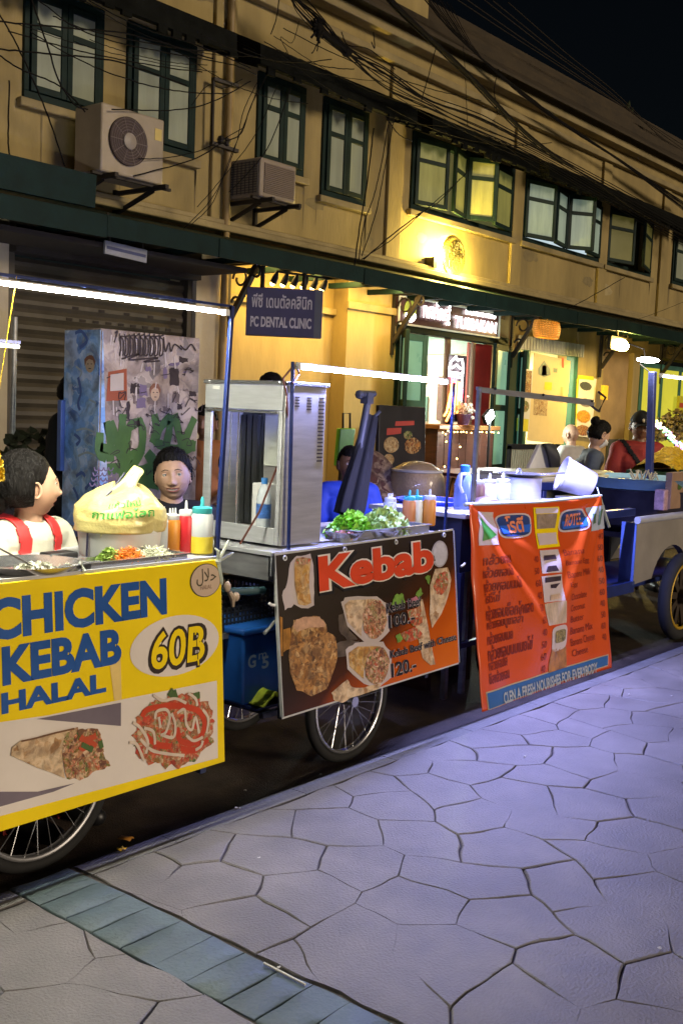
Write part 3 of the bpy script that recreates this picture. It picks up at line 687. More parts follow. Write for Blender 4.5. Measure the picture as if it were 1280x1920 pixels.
# dental clinic sign
fr = facing(533, 586, 6.85, .70, .44, 4)
ds = lone('hanging_sign', plate(fr, .10), M('signnavy', (.035, .03, .085), .5, var=.2), 'dark navy clinic sign with pale Thai and English lettering hanging under the canopy', 'sign', org=fr.O, bevel=.006)
m = MB(); m.add([fr.at(fr.w*.985, .0, .002), fr.at(fr.w*.895, .0, .002), fr.at(fr.w*.895, fr.h, .002), fr.at(fr.w*.985, fr.h, .002)], [(0, 1, 2, 3)]); obj('edge_strip', m, M('stripgrey', (.075, .08, .10), .5), ds)
m = MB(); W_, H_ = fr.w, fr.h
text_mb(m, 'พีซี เดนตัลคลินิก', fr, W_*.07, H_*.58, W_*.86, H_*.87, bold=.02); obj('lettering', m, M('letgrey', (.42, .40, .45), .5), ds); m = MB(); text_mb(m, 'PC DENTAL CLINIC', fr, W_*.06, H_*.18, W_*.86, H_*.40, bold=.035)
obj('lettering', m, 'letgrey', ds)
m = MB()
for t in (.2, .75): m.bar(fr.at(W_*t, H_, -.05), fr.at(W_*t, H_+.2, -.05), .03)
obj('hanger', m, 'iron', ds, split=True)
# warm spots above the clinic wall
sp = thing('spot_rail', 'row of small warm spotlights under the canopy above the clinic sign', 'spotlight', P(560, 520, Y=6.95))
m = MB(); a, b = P(520, 509, Y=6.98), P(612, 522, Y=6.98); m.bar(a, b, .02)
for k in range(6):
    q = a+(b-a)*(k/5); m.tube([q, q+Vector((0, .02, -.05)), q+Vector((0, .05, -.10))], [.012, .03, .034], 10)
obj('rail', m, 'blackmetal', sp)
m = MB()
for k in range(6): q = a+(b-a)*(k/5); m.ball(q+Vector((0, .058, -.108)), .024, 8)
obj('bulb', m, M('warmbulb', (1, .8, .4), .5, var=0, emit=(1, .66, .2), es=14), sp)
lamp('spot_glow', 'AREA', (8.25, 7.16, 2.88), 40, (1, .62, .15), sp, shape='RECTANGLE', size=1.6, size_y=.25, rot=(math.radians(20), 0, 0))
lamp('spot_glow', 'AREA', (9.5, 6.95, 2.80), 16, (1, .66, .2), sp, shape='RECTANGLE', size=.6, size_y=.25, rot=(math.radians(30), 0, 0))
# restaurant sign
fr = FR((9.93, WY-.12, 2.545), (12.06, WY-.12, 2.545), (9.93, WY-.12, 2.83))
rs = lone('restaurant_sign', plate(fr, .10), M('signmaroon', (.10, .045, .05), .4, var=.25, scale=2), 'long maroon restaurant sign with glowing white letters above the glass door', 'sign', org=fr.O, bevel=.008)
m = MB(); t = .02
for a, b, c, d in ((-t, fr.w+t, -t, 0), (-t, fr.w+t, fr.h, fr.h+t), (-t, 0, 0, fr.h), (fr.w, fr.w+t, 0, fr.h)): m.add([fr.at(a, c, .006), fr.at(b, c, .006), fr.at(b, d, .006), fr.at(a, d, .006)], [(0, 1, 2, 3)])
obj('frame', m, M('signframe', (.5, .48, .40), .4, var=.1, emit=(.8, .9, .7), es=.15), rs, solid=.02)
LW = M('neonwhite', (1, 1, 1), .5, var=0, emit=(1, 1, .98), es=7)
m = MB(); text_mb(m, 'ทศกัณฐ์', fr, .44, .05, 1.0, .285, lift=.02, bold=.012); obj('lettering', m, LW, rs); m = MB(); text_mb(m, 'TUSSAKAN', fr, 1.10, .035, 2.05, .175, lift=.02, bold=.03); obj('lettering', m, LW, rs); m = MB(); text_mb(m, 'BAR & FOOD BISTRO', fr, 1.32, .215, 2.02, .265, lift=.02, bold=.02); obj('lettering', m, LW, rs)
m = MB(); m.poly([fr.at(.2+.12*math.cos(t), .15+.12*math.sin(t), .008) for t in [2*math.pi*k/30 for k in range(30)]]); obj('round_mark', m, M('markgreen', (.35, .38, .05), .5, emit=(.6, .65, .1), es=.3), rs)
m = MB(); m.poly([fr.at(.2+.12*math.cos(t), .14+.12*math.sin(t), .014) for t in [math.pi+.4+(math.pi-.8)*k/14 for k in range(15)]]+[fr.at(.2+.09*math.cos(t), .16+.08*math.sin(t), .014) for t in [2*math.pi-.4-(math.pi-.8)*k/14 for k in range(15)]]); obj('mark_edge', m, LW, rs)
# neon sign in front of the door
nY = 6.75
nb = P(850, 775, Y=nY); ns = thing('neon_sign', 'glowing white and orange neon sign on a dark stand by the restaurant door', 'neon sign', (nb.x, nY, .06))
def npx(l): return [P(x, y, Y=nY) for x, y in l]
m = MB()
for l in ([(842, 706), (842, 690), (845, 678), (850, 674), (854, 668), (857, 675), (866, 674), (868, 690), (866, 706)], [(843, 704), (866, 708)], [(845, 698), (866, 701)], [(847, 690), (855, 684), (863, 691)], [(866, 708), (864, 735), (862, 752)]): m.tube(npx(l), .011, 6)
obj('crown_tube', m, M('neoncool', (1, 1, 1), .5, var=0, emit=(1, .92, .95), es=6), ns)
m = MB()
for l in ([(847, 712), (845, 735), (840, 757), (837, 772), (832, 780)], [(854, 714), (852, 745), (850, 775)], [(860, 716), (858, 745), (856, 775)], [(843, 740), (840, 765)], [(848, 735), (845, 770), (836, 790)]): m.tube(npx(l), .012, 6)
obj('flame_tube', m, M('neonorange', (1, .8, .4), .5, var=0, emit=(1, .30, .06), es=6), ns)
m = MB()
for l in ([(846, 708), (846, 722)], [(850, 709), (853, 722)], [(855, 708), (852, 722)], [(866, 730), (864, 760)]): m.tube(npx(l), .009, 6)
obj('red_tube', m, M('neonred', (1, .2, .2), .5, var=0, emit=(1, .04, .12), es=8), ns)
m = MB(); a, b = P(832, 790, Y=nY+.05), P(872, 668, Y=nY+.05); m.rng(a.x, b.x, nY+.03, nY+.045, a.z, b.z); obj('back_board', m, M('neonback', (.03, .02, .03), .4), ns)
m = MB(); m.rng(nb.x-.02, nb.x+.02, nY+.05, nY+.09, .06, b.z); m.rng(nb.x-.2, nb.x+.2, nY-.1, nY+.25, .06, .09); obj('stand', m, 'blackmetal', ns)
# counter with warm string lights, flowers, bar lamp
cb = P(820, 796, Y=6.5); ce = P(925, 803, Y=6.5); bt = thing('bar_counter', 'dark wooden bar counter edged with tiny warm lights outside the restaurant', 'counter', ((cb.x+ce.x)/2, 6.5, .06))
m = MB(); m.rng(cb.x, ce.x, 6.5, 6.55, .06, cb.z-.05); m.rng(cb.x, cb.x+.05, 6.55, 6.95, .06, cb.z-.05); m.rng(ce.x-.05, ce.x, 6.55, 6.95, .06, cb.z-.05)
x = cb.x
while x < ce.x-.1: m.rng(x, x+.004, 6.492, 6.499, .1, cb.z-.06); x += .14
obj('front_panel', m, 'darkwood', bt, bevel=.004); m = MB(); m.rng(cb.x-.05, ce.x+.05, 6.44, 7.0, cb.z-.05, cb.z); obj('counter_top', m, 'wood', bt, bevel=.008)
m = MB(); random.seed(2); k = cb.x
while k < ce.x: m.ball((k, 6.43, cb.z-.06-.02*random.random()), .009, 6); k += random.uniform(.035, .1)
for (px, py) in ((835, 814), (836, 828), (856, 860), (862, 838), (833, 875)): m.ball(P(px, py, Y=6.46), .010, 6)
obj('string_light', m, M('fairy', (1, .8, .4), .5, var=0, emit=(1, .6, .16), es=9), bt)
fp = P(868, 785, Y=6.7); t = thing('flower_pot', 'white flower bouquet in a purple pot on the bar counter', 'flowers', (fp.x, 6.7, cb.z))
m = MB(); m.lathe((fp.x, 6.7, cb.z), [(.06, 0), (.085, .12), (.08, .12), (.05, .01)], 16); obj('pot', m, M('potpurple', (.10, .05, .13), .4), t)
m = MB(); random.seed(8)
for _ in range(70): m.ball((fp.x+random.gauss(0, .07), 6.7+random.gauss(0, .06), cb.z+.17+random.gauss(0, .04)), random.uniform(.014, .03), 6)
obj('blossom', m, M('blossom', (.62, .58, .52), .7), t)
lp = P(918, 781, Y=6.2); t = thing('work_lamp', 'small bright white floodlight on a thin stand before the green door', 'lamp', (lp.x, 6.2, .06))
m = MB(); m.tube([(lp.x, 6.2, .06), (lp.x, 6.2, lp.z-.06)], .014, 8); m.lathe((lp.x, 6.2, .06), [(.16, 0), (.16, .02), (.02, .04)], 18); obj('stand', m, 'blackmetal', t)
R = Matrix.Rotation(math.radians(-35), 3, 'Y'); m = MB(); m.box(lp+Vector((0, .035, 0)), (.15, .05, .10), R); obj('housing', m, 'blackmetal', t, bevel=.008); m = MB(); m.box(lp, (.14, .012, .09), R); obj('lamp_face', m, M('floodface', (1, 1, 1), .5, var=0, emit=(.95, 1, 1), es=60), t); lamp('work_glow', 'POINT', lp+Vector((0, -.08, .03)), 60, (.86, 1, .92), t, shadow_soft_size=.05)
# menu board of pictures next to the pillar
fr = FR(P(713, 882, Y=6.0), P(806, 890, Y=6.0), P(722, 760, Y=6.0)); fr = FR((7.9, 6.0, .35), (8.64, 6.0, .35), (7.9, 6.05, 1.60))
ab = lone('menu_board', plate(fr, .04), M('boardblack', (.016, .015, .02), .45, var=.3), 'black menu board with red bands and dish pictures beside the yellow pillar', 'menu board', org=fr.O, bevel=.005)
m = MB(); poly_px(m, fr, [(741, 790), (776, 789), (776, 797), (740, 799)]); poly_px(m, fr, [(725, 803), (752, 802), (751, 813), (724, 816)]); obj('red_band', m, M('bandred', (.45, .06, .05), .5), ab, split=True)
FD = [food('dish_warm', [(.05, .02, .01), (.35, .09, .03), (.5, .25, .06), (.16, .08, .03), (.55, .40, .2)], 38), food('dish_pale', [(.5, .36, .18), (.42, .25, .10), (.6, .5, .3), (.3, .16, .06)], 30), food('dish_green', [(.05, .10, .02), (.20, .24, .06), (.5, .45, .25), (.3, .12, .05)], 34)]
m = MB(); oval_px(m, fr, 733, 834, 14, 15); oval_px(m, fr, 728, 862, 10, 11); obj('dish_picture', m, FD[1], ab, split=True); m = MB(); oval_px(m, fr, 773, 836, 15, 15, jit=.05); obj('dish_picture', m, FD[0], ab); m = MB(); oval_px(m, fr, 764, 816, 8, 8, lift=.003); obj('dish_picture', m, FD[2], ab)
m = MB(); m.bar(fr.at(.03, .0, -.03), fr.at(.03, -.29, -.03), .03); m.bar(fr.at(fr.w-.03, 0, -.03), fr.at(fr.w-.03, -.29, -.03), .03); m.bar(fr.at(.03, .5, -.05), fr.at(.03, -.29, -.4), .025); m.bar(fr.at(fr.w-.03, .5, -.05), fr.at(fr.w-.03, -.29, -.4), .025); obj('leg', m, 'blackmetal', ab)
# posters at the second shop
def poster(name, label, pts, Y, base, pics, back=.008, cat='poster'):
    fr = FR(P(*pts[0], Y=Y), P(*pts[1], Y=Y), P(*pts[2], Y=Y)); o = lone(name, plate(fr, back), base, label, cat, org=fr.O)
    for nm, ps, mt in pics:
        m = MB()
        if len(ps) == 4 and not hasattr(ps[0], '__len__'): oval_px(m, fr, *ps, lift=.003, jit=.06)
        else: poly_px(m, fr, ps, .003)
        obj(nm, m, mt, o)
    return o
M('postercream', (.62, .48, .24), .6, var=.06); M('posteryellow', (.62, .55, .03), .5, var=.06); M('posterwhite', (.62, .6, .52), .5, var=.05); M('postergrey', (.22, .25, .17), .6); M('posterred', (.5, .07, .03), .5); M('postertan', (.55, .36, .13), .6)
poster('menu_poster', 'large cream menu poster with a green teardrop on the second shop front', [(988, 826), (1056, 833), (1000, 661)], WY-.10, 'postercream', [('teardrop', [(1019, 676), (1030, 692), (1031, 703), (1019, 707), (1008, 702), (1008, 691)], 'postergrey'), ('teardrop_mark', [(1016, 685), (1023, 685), (1024, 704), (1014, 704)], 'posterred'), ('photo', [(1000, 742), (1026, 745), (1024, 780), (999, 778)], FD[1]), ('photo', [(1020, 716), (1034, 717), (1033, 732), (1019, 731)], 'posteryellow'), ('caption', [(1052, 670), (1056, 671), (1056, 690), (1052, 689)], 'posterred'), ('caption', [(1036, 690), (1044, 691), (1043, 699), (1036, 698)], 'postergrey'), ('caption', [(1050, 725), (1055, 726), (1054, 756), (1049, 755)], 'postertan')])
poster('menu_poster', 'tall narrow poster of dish photos close beside the cream menu poster', [(969, 808), (990, 810), (977, 690)], WY-.12, 'posterwhite', [('photo', [(977, 694), (996, 696), (994, 744), (975, 742)], FD[0]), ('photo', (982, 762, 9, 11), FD[2]), ('photo', [(968, 784), (990, 786), (989, 809), (967, 808)], 'posteryellow')])
poster('menu_poster', 'yellow edged poster with plates of food on the pier beyond the cream poster', [(1076, 817), (1108, 821), (1083, 703)], WY-.06, 'posterwhite', [('band', [(1083, 703), (1112, 706), (1112, 713), (1082, 710)], 'posteryellow'), ('band', [(1080, 710), (1083, 710), (1079, 815), (1077, 815)], 'posteryellow'), ('photo', (1097, 724, 11, 8), M('mussel', (.06, .07, .07), .4, var=.5, scale=30)), ('photo', (1097, 755, 12, 8), M('greyfish', (.2, .17, .15), .4, var=.5, scale=30)), ('photo', (1093, 781, 13, 12), food('fried', [(.65, .30, .02), (.5, .2, .02), (.7, .45, .06)], 40)), ('photo', (1092, 807, 13, 10), FD[0])])
poster('wall_sign', 'small orange and yellow sign board on the green doors beside the string lights', [(1270, 780), (1290, 782), (1272, 742)], WY-.15, 'posteryellow', [('band', [(1273, 755), (1290, 757), (1289, 766), (1272, 764)], 'posterred')], .04, 'sign')
poster('paper_lantern', 'small amber panel hanging at the edge of the third shop', [(1129, 749), (1138, 750), (1130, 722)], WY-.2, M('amberpanel', (.55, .33, .02), .5, emit=(.9, .5, .03), es=.25), [], .04, 'lantern')
# wicker lamp over the second shop
a = P(1024, 618, Y=6.9); t = thing('wicker_lamp', 'orange wicker basket lamp hanging under the canopy over the posters', 'lamp', a)
m = MB()
for k in range(9): z = -.10+.2*k/8; r = .30*math.sqrt(max(.05, 1-(z/.14)**2*.6)); m.tube([(a.x+r*math.cos(q), a.y+r*.35*math.sin(q), a.z+z) for q in [2*math.pi*i/28 for i in range(28)]], .010, 5, closed=True)
for k in range(28): q = 2*math.pi*k/28; m.tube([(a.x+.27*math.cos(q), a.y+.10*math.sin(q), a.z-.1), (a.x+.30*math.cos(q+.1), a.y+.11*math.sin(q+.1), a.z), (a.x+.27*math.cos(q+.2), a.y+.10*math.sin(q+.2), a.z+.1)], .007, 4)
m.tube([a+Vector((0, 0, .1)), a+Vector((0, 0, .2))], .006, 5); obj('shade', m, M('wicker', (.45, .20, .03), .6, emit=(1, .45, .05), es=.12), t)
lamp('wicker_glow', 'POINT', a, 5.0, (1, .55, .12), t, shadow_soft_size=.06)
# warm floodlight and white bulb further along
a = P(1163, 647, Y=6.75); t = thing('flood_lamp', 'blazing warm yellow floodlight under the canopy at the third shop', 'lamp', a)
m = MB(); m.box(a+Vector((0, .06, .02)), (.5, .06, .20)); m.bar(a+Vector((0, .06, .1)), a+Vector((0, .06, .32)), .03); obj('housing', m, 'iron', t, bevel=.01)
m = MB(); m.ball(a, (.26, .035, .085), 16); obj('lamp_face', m, M('floodwarm', (1, .9, .5), .5, var=0, emit=(1, .78, .22), es=110), t)
lamp('flood_glow', 'POINT', a+Vector((0, -.12, -.02)), 120, (1, .68, .15), t, shadow_soft_size=.08)
# ================================================================== PAINTED UTILITY CABINET
GY = 5.4
c0 = P(190, 615, Y=GY); c1 = P(376, 632, Y=GY); bl = P(184, 992, Y=GY); zt = c0.z; zb = bl.z-.01; x0 = (c0.x+bl.x)/2; x1 = c1.x; gd = .36
gb = thing('utility_cabinet', 'tall street cabinet covered with blue and pink paint and green and black graffiti', 'cabinet', ((x0+x1)/2, GY+gd/2, .06))
m = MB(); m.rng(x0, x1, GY, GY+gd, zb, zt); obj('cabinet_body', m, food('paintpink', [(.40, .32, .26), (.50, .41, .34), (.30, .25, .24), (.54, .46, .38), (.22, .19, .18)], 5, .55, .5), gb, bevel=.008)
m = MB(); m.rng(x0-.006, x0-.002, GY+.003, GY+gd-.003, zb+.01, zt-.01); m.add([(x0+.005, GY-.004, zb+.01), (x0+.10, GY-.004, zb+.01), (x0+.05, GY-.004, zb+.5), (x0+.01, GY-.004, zt-.02), (x0+.005, GY-.004, zt-.02)], [(0, 1, 2, 3, 4)])
obj('blue_side', m, food('paintblue', [(.18, .38, .76), (.30, .52, .84), (.44, .62, .86), (.22, .44, .80), (.60, .70, .86), (.12, .26, .62)], 7, .5, .45), gb)
m = MB(); m.rng(x0-.05, x1+.02, GY-.02, GY+gd+.02, zb-.05, zb); m.rng(x0-.045, x0-.01, GY+gd-.03, GY+gd+.01, zb+.35, zb+.8); obj('base_rail', m, M('railblue', (.06, .12, .32), .5), gb, bevel=.005)
m = MB(); m.rng(x0+.02, x1-.02, GY+.03, GY+gd-.03, .06, zb-.05); obj('plinth', m, 'shadowbox', gb)
fr = FR((x0, GY, zb), (x1, GY, zb), (x0, GY, zt))
def gz(x, y): return (x/2.909, 460+y/2.909)
def strokes(name, ls, w, mat, lift=.004):
    m = MB()
    for i, l in enumerate(ls): stroke(m, fr, [gz(*p) for p in l], w, lift+.0004*(i % 7))
    obj(name, m, mat, gb)
random.seed(31)
M('spraygreen', (.05, .13, .025), .5, var=.2, scale=9); M('sprayblack', (.03, .018, .02), .5, var=.2); M('sprayblue', (.06, .12, .35), .5); M('sprayviolet', (.16, .12, .2), .5); M('spraywhite', (.52, .46, .42), .6)
strokes('green_graffiti', [[(580, 960), (600, 1060), (600, 1180)], [(600, 960), (640, 1080), (660, 1180)], [(670, 920), (665, 1040), (675, 1190)], [(760, 960), (700, 1000), (690, 1120), (720, 1190), (770, 1110), (775, 1000), (750, 950)], [(545, 1020), (540, 1130), (580, 1160)], [(840, 920), (850, 1010), (830, 1080)], [(930, 930), (870, 1000), (850, 1070), (900, 1080), (930, 960)], [(930, 930), (920, 1030), (900, 1120)], [(950, 920), (990, 1090)], [(1060, 940), (1000, 1080)], [(1010, 1080), (1065, 1090)], [(545, 1100), (620, 1120), (700, 1150), (780, 1110)]], .062, 'spraygreen')
strokes('green_wash', [[(560, 1230), (650, 1215), (760, 1230), (860, 1200)], [(650, 1270), (760, 1250), (860, 1260)], [(700, 1300), (800, 1290), (870, 1310)], [(800, 1130), (840, 1190), (850, 1260)], [(900, 1120), (1000, 1110), (1060, 1090)]], .075, 'spraygreen', .003)
tagp = []
for k in range(9): x = 650+k*27; tagp.append([(x, 480+5*math.sin(k)), (x+8, 560), (x+2, 600), (x+20, 590), (x+22, 520), (x+4, 500), (x+26, 490+6*math.cos(k))])
tagp += [[(625, 480), (640, 470), (620, 530)], [(890, 500), (900, 580), (920, 530), (930, 580), (950, 540), (990, 570)], [(660, 620), (760, 590), (700, 625), (860, 612), (780, 635), (870, 630)], [(980, 545), (1010, 570), (1040, 540), (1065, 575)]]
strokes('black_tag', tagp, .011, 'sprayblack', .005)
for pts, mt, nm in (([(590, 690), (690, 672), (692, 845), (578, 850)], M('noticered', (.30, .07, .025), .5), 'notice_frame'), ([(600, 705), (672, 695), (672, 790), (598, 795)], M('noticepaper', (.48, .42, .36), .6), 'notice_paper')):
    m = MB(); poly_px(m, fr, [gz(*p) for p in pts], .004 if nm == 'notice_frame' else .007); obj(nm, m, mt, gb)
random.seed(33)
for k, (x, y, w, h) in enumerate([(735, 780, 40, 55), (780, 790, 40, 60), (830, 850, 60, 40), (950, 720, 50, 85), (900, 700, 14, 60), (960, 830, 40, 60), (700, 900, 18, 90), (770, 860, 50, 50), (1010, 790, 30, 14), (1000, 625, 50, 30), (810, 675, 30, 25), (905, 890, 40, 30), (1050, 805, 30, 30), (950, 650, 60, 14), (735, 840, 22, 40), (980, 880, 30, 30), (1010, 690, 22, 16)]):
    m = MB(); poly_px(m, fr, [gz(*p) for p in [(x-w/2, y-h/2+random.uniform(-9, 9)), (x+w/2, y-h/2+random.uniform(-6, 6)), (x+w/2+random.uniform(-6, 6), y+h/2), (x-w/2+random.uniform(-6, 6), y+h/2)]], .003, .006, 5)
    obj('torn_sticker', m, (('sprayblack', 'sprayviolet', M('stickergrey', (.16, .12, .11), .6, var=.4, scale=30)) if k == 0 else ('sprayblack', 'sprayviolet', 'stickergrey'))[k % 3], gb)
def face_sticker(cx, cy, s, fr_):
    m = MB(); oval_px(m, fr_, cx, cy, 9*s, 16*s, .004, 20); obj('face_sticker', m, M('stickerface', (.50, .36, .24), .6), gb)
    m = MB(); poly_px(m, fr_, [(cx-10*s, cy+4*s), (cx-11*s, cy-10*s), (cx-4*s, cy-19*s), (cx+6*s, cy-18*s), (cx+11*s, cy-6*s), (cx+9*s, cy+2*s), (cx+6*s, cy-8*s), (cx-2*s, cy-11*s), (cx-7*s, cy-6*s)], .005); obj('sticker_hair', m, M('stickerhair', (.22, .09, .05), .6), gb)
    m = MB(); oval_px(m, fr_, cx-3.5*s, cy-1*s, 1.8*s, 1.0*s, .006, 8); oval_px(m, fr_, cx+3.5*s, cy-1*s, 1.8*s, 1.0*s, .006, 8); oval_px(m, fr_, cx, cy+8*s, 3*s, 1.0*s, .006, 8); obj('sticker_features', m, 'sprayblack', gb)
face_sticker(*gz(845, 805), .95, fr)
random.seed(35); ls = []
for k in range(46):
    x, y = random.uniform(570, 1075), random.uniform(640, 1250); n = random.randint(3, 6); ls.append([(x+random.uniform(-30, 30)+q*7, y+random.uniform(-26, 26)) for q in range(n)])
strokes('scribble', ls, .006, 'sprayblack', .0062); ls = []
for k in range(22): x, y = random.uniform(580, 1060), random.uniform(480, 1000); ls.append([(x, y), (x+random.uniform(-14, 14), y+random.uniform(30, 90))])
strokes('paint_drip', ls, .010, 'spraywhite', .0035)
frs = FR((x0-.006, GY+gd, zb), (x0-.006, GY, zb), (x0-.006, GY+gd, zt))
fr2 = fr; face_sticker(*gz(495, 650), .95, frs)
fr = frs; strokes('blue_stroke', [[(430, 720), (445, 800), (430, 860), (440, 900)], [(410, 1030), (440, 1060), (420, 1090)], [(420, 1260), (450, 1240), (470, 1260)], [(405, 1320), (430, 1380), (420, 1440)], [(415, 480), (450, 470), (480, 520), (440, 560)], [(470, 1330), (500, 1300), (520, 1340)]], .022, 'sprayblue')
strokes('pale_stroke', [[(420, 1010), (470, 1000), (520, 1020)], [(430, 1150), (480, 1130), (530, 1150)], [(480, 600), (500, 590), (515, 600)], [(490, 840), (530, 860)], [(420, 660), (450, 690), (440, 720)]], .014, M('sprayice', (.34, .42, .5), .5), .005)
fr = fr2
sc = []
for r in range(4):
    for c in range(4+r): cx = 525+c*26-r*8; cy = 1210+r*28; sc.append([(cx-13, cy), (cx-8, cy+16), (cx+4, cy+18), (cx+13, cy+2)])
strokes('scale_pattern', sc, .009, 'sprayviolet', .0055)
# ================================================================== FOOD CARTS
RXM = Matrix.Rotation(math.radians(90), 3, 'X')
def wheel(cart, x, y, r, rim, tyre='rubber', spokes=28, tw=.022):
    z = RZ+r
    m = MB(); R = r-tw; m.tube([(x+R*math.cos(t), y, z+R*math.sin(t)) for t in [2*math.pi*k/56 for k in range(56)]], tw, 10, closed=True); w = obj('wheel', m, 'rubber', cart)
    m = MB(); R = r-2*tw-.006
    for dy in (-.013, .013): m.tube([(x+R*math.cos(t), y+dy, z+R*math.sin(t)) for t in [2*math.pi*k/56 for k in range(56)]], .008, 8, closed=True)
    m.lathe((x, y, z), [(R-.003, -.013), (R-.003, .013), (R-.006, .013), (R-.006, -.013)], 56, RXM, cap=False); obj('rim', m, rim, w)
    m = MB()
    for k in range(spokes):
        a = 2*math.pi*k/spokes; b = a+(.5 if k % 4 < 2 else -.5); dy = .03 if k % 2 else -.03
        m.tube([(x+.022*math.cos(b), y+dy, z+.022*math.sin(b)), (x+R*math.cos(a), y, z+R*math.sin(a))], .0018 if spokes > 20 else .012, 5)
    m.tube([(x, y-.045, z), (x, y+.045, z)], .024 if spokes > 20 else .05, 12); obj('spokes', m, 'chrome' if spokes > 20 else 'navypaint', w)
    return w
# ---------------- yellow kebab cart (left)
CZ = .985
c1 = thing('food_cart', 'chicken kebab cart behind the big yellow sign', 'food cart', (2.1, 3.15, RZ))
m = MB(); m.rng(1.42, 2.80, 2.875, 3.42, CZ-.022, CZ-.002); m.rng(1.42, 2.80, 2.87, 2.874, CZ-.04, CZ+.004); obj('counter', m, 'steel', c1, bevel=.003)
m = MB()
for x in (1.44, 2.78):
    for y in (2.90, 3.40): m.bar((x, y, .16), (x, y, CZ-.024), .03)
    m.bar((x, 2.92, .28), (x, 3.38, .28), .028); m.bar((x, 2.92, .9), (x, 3.38, .9), .028)
for y in (2.90, 3.40):
    m.bar((1.46, y, .28), (2.76, y, .28), .028); m.bar((1.46, y, .9), (2.76, y, .9), .028)
obj('frame', m, 'navypaint', c1, bevel=.003)
m = MB(); m.rng(1.46, 2.76, 2.92, 3.38, .296, .31); obj('shelf', m, 'steel_dull', c1)
m = MB()
for z in (.86, .80): m.rng(1.5, 2.72, 3.41, 3.42, z-.5, z-.02) if z == .86 else None
obj('back_panel', m, 'steel_dull', c1)
pa, pb = P(405, 1052, Y=2.93), P(435, 574, Y=2.93)
m = MB(); m.bar(pa, pb, .016, up=(0, 1, 0)); m.bar((1.43, 2.93, CZ), (1.43, 2.93, pb.z), .02, up=(0, 1, 0)); m.bar((1.42, 2.94, pb.z), (pb.x+.01, 2.94, pb.z), .010); obj('lamp_post', m, 'bluepaint', c1, bevel=.002)
wheel(c1, 2.13, 3.0, .30, 'steel_dull'); wheel(c1, 2.13, 3.5, .30, 'steel_dull')
def tube_light(name, label, a, b, mat, r=.011, fit='white_plastic'):
    t = thing(name, label, 'tube light', ((a+b)/2), )
    d = (b-a).normalized(); m = MB(); m.tube([a+d*.02, b-d*.02], r, 10); obj('glowing_tube', m, mat, t)
    m = MB(); m.bar(a+Vector((0, 0, r+.005)), b+Vector((0, 0, r+.005)), .014, .006); m.bar(a, a+d*.022, .020, .020); m.bar(b-d*.022, b, .020, .020); obj('fitting', m, fit, t); return t
tube_light('tube_light', 'thin warm white tube light over the yellow sign cart', Vector((1.40, 2.93, pb.z-.028)), Vector((pb.x-.02, 2.93, pb.z-.028)), 'tube_warmwhite', .006)
# far left lamp of the next stall
a = P(36, 650, Y=4.6); st = thing('tube_light', 'short pale tube light on a thin stand in front of the closed shutter', 'tube light', a)
m = MB(); m.tube([a-Vector((.8, 0, 0)), a], .009, 8); obj('glowing_tube', m, M('tube_soft', (1, 1, 1), .5, var=0, emit=(1, .95, .75), es=3), st)
m = MB(); m.bar(a+Vector((-.8, 0, .02)), a+Vector((0, 0, .02)), .03, .014); m.bar(a+Vector((-.6, 0, .02)), (a.x-.6, a.y, RZ), .03); obj('stand', m, 'steel_dull', st)
a = P(22, 735, Y=7.0); m = MB(); m.tube([(a.x, a.y, .06), (a.x+.02, a.y, a.z+.55)], .022, 10); m.lathe((a.x, a.y, .06), [(.2, 0), (.2, .03), (.03, .05)], 16); lone('metal_post', m, 'steel_dull', 'thin grey metal post standing at the guide rail of the closed shutter', 'post', org=(a.x, a.y, .06))
# ---- yellow sign
F1 = FR((1.43, 2.80, .205), (2.825, 2.80, .225), (1.43, 2.85, 1.0))
F1 = FR(P(422, 1428, Y=2.80)-Vector((1.40, 0, 0)), P(422, 1428, Y=2.80), P(412, 1048, Y=2.855)-Vector((1.40, 0, 0)))
M('signyellow', (.90, .66, .003), .4, var=.07, scale=3, spec=.25, bump=.25, bscale=5, dirt=.10); M('signblue', (.012, .085, .33), .35, var=.12, scale=8); M('signwhite', (.74, .67, .60), .35, var=.06, scale=3); M('ink', (.03, .018, .012), .4); M('signshade', (.16, .13, .16), .4, var=.15, scale=3)
s1 = lone('sign_board', plate(F1, .010), 'signyellow', 'large yellow chicken kebab sign with blue letters and wrap photos', 'sign', org=F1.O, bevel=.003)
def letters(par, fr, items, mat, lift=.002, bold=.02, shear=0, name='lettering'):
    for b, tl, br in items: m = MB(); text_px(m, b, fr, tl, br, lift=lift, bold=bold, shear=shear); obj(name, m, mat, par)
letters(s1, F1, [('CHICKEN', (-24, 1124), (313, 1152)), ('KEBAB', (3, 1213), (228, 1243)), ('HALAL', (2, 1300), (199, 1297))], 'signblue', bold=.045)
m = MB(); oval_px(m, F1, 330, 1210, 80, 56); obj('price_oval', m, 'signwhite', s1)
letters(s1, F1, [('60B', (273, 1180), (388, 1244))], 'ink', .0035, .075, .10, 'price_outline'); letters(s1, F1, [('60B', (279, 1187), (381, 1237))], 'signyellow', .0055, .02, .10, 'price')
m = MB(); stroke(m, F1, [(364, 1170), (364.5, 1184)], .020, .0034); stroke(m, F1, [(370, 1238), (370.5, 1251)], .020, .0034); stroke(m, F1, [(366, 1188), (369, 1236)], .0035, .0064); obj('price_outline', m, 'ink', s1); m = MB(); stroke(m, F1, [(364.5, 1174), (365, 1190)], .0075, .0062); stroke(m, F1, [(369.5, 1234), (370.5, 1247)], .0075, .0062); obj('price', m, 'signyellow', s1)
m = MB(); oval_px(m, F1, 385, 1088, 28.5, 31.5); obj('mark_ring', m, M('darkolive', (.05, .045, .02), .5), s1)
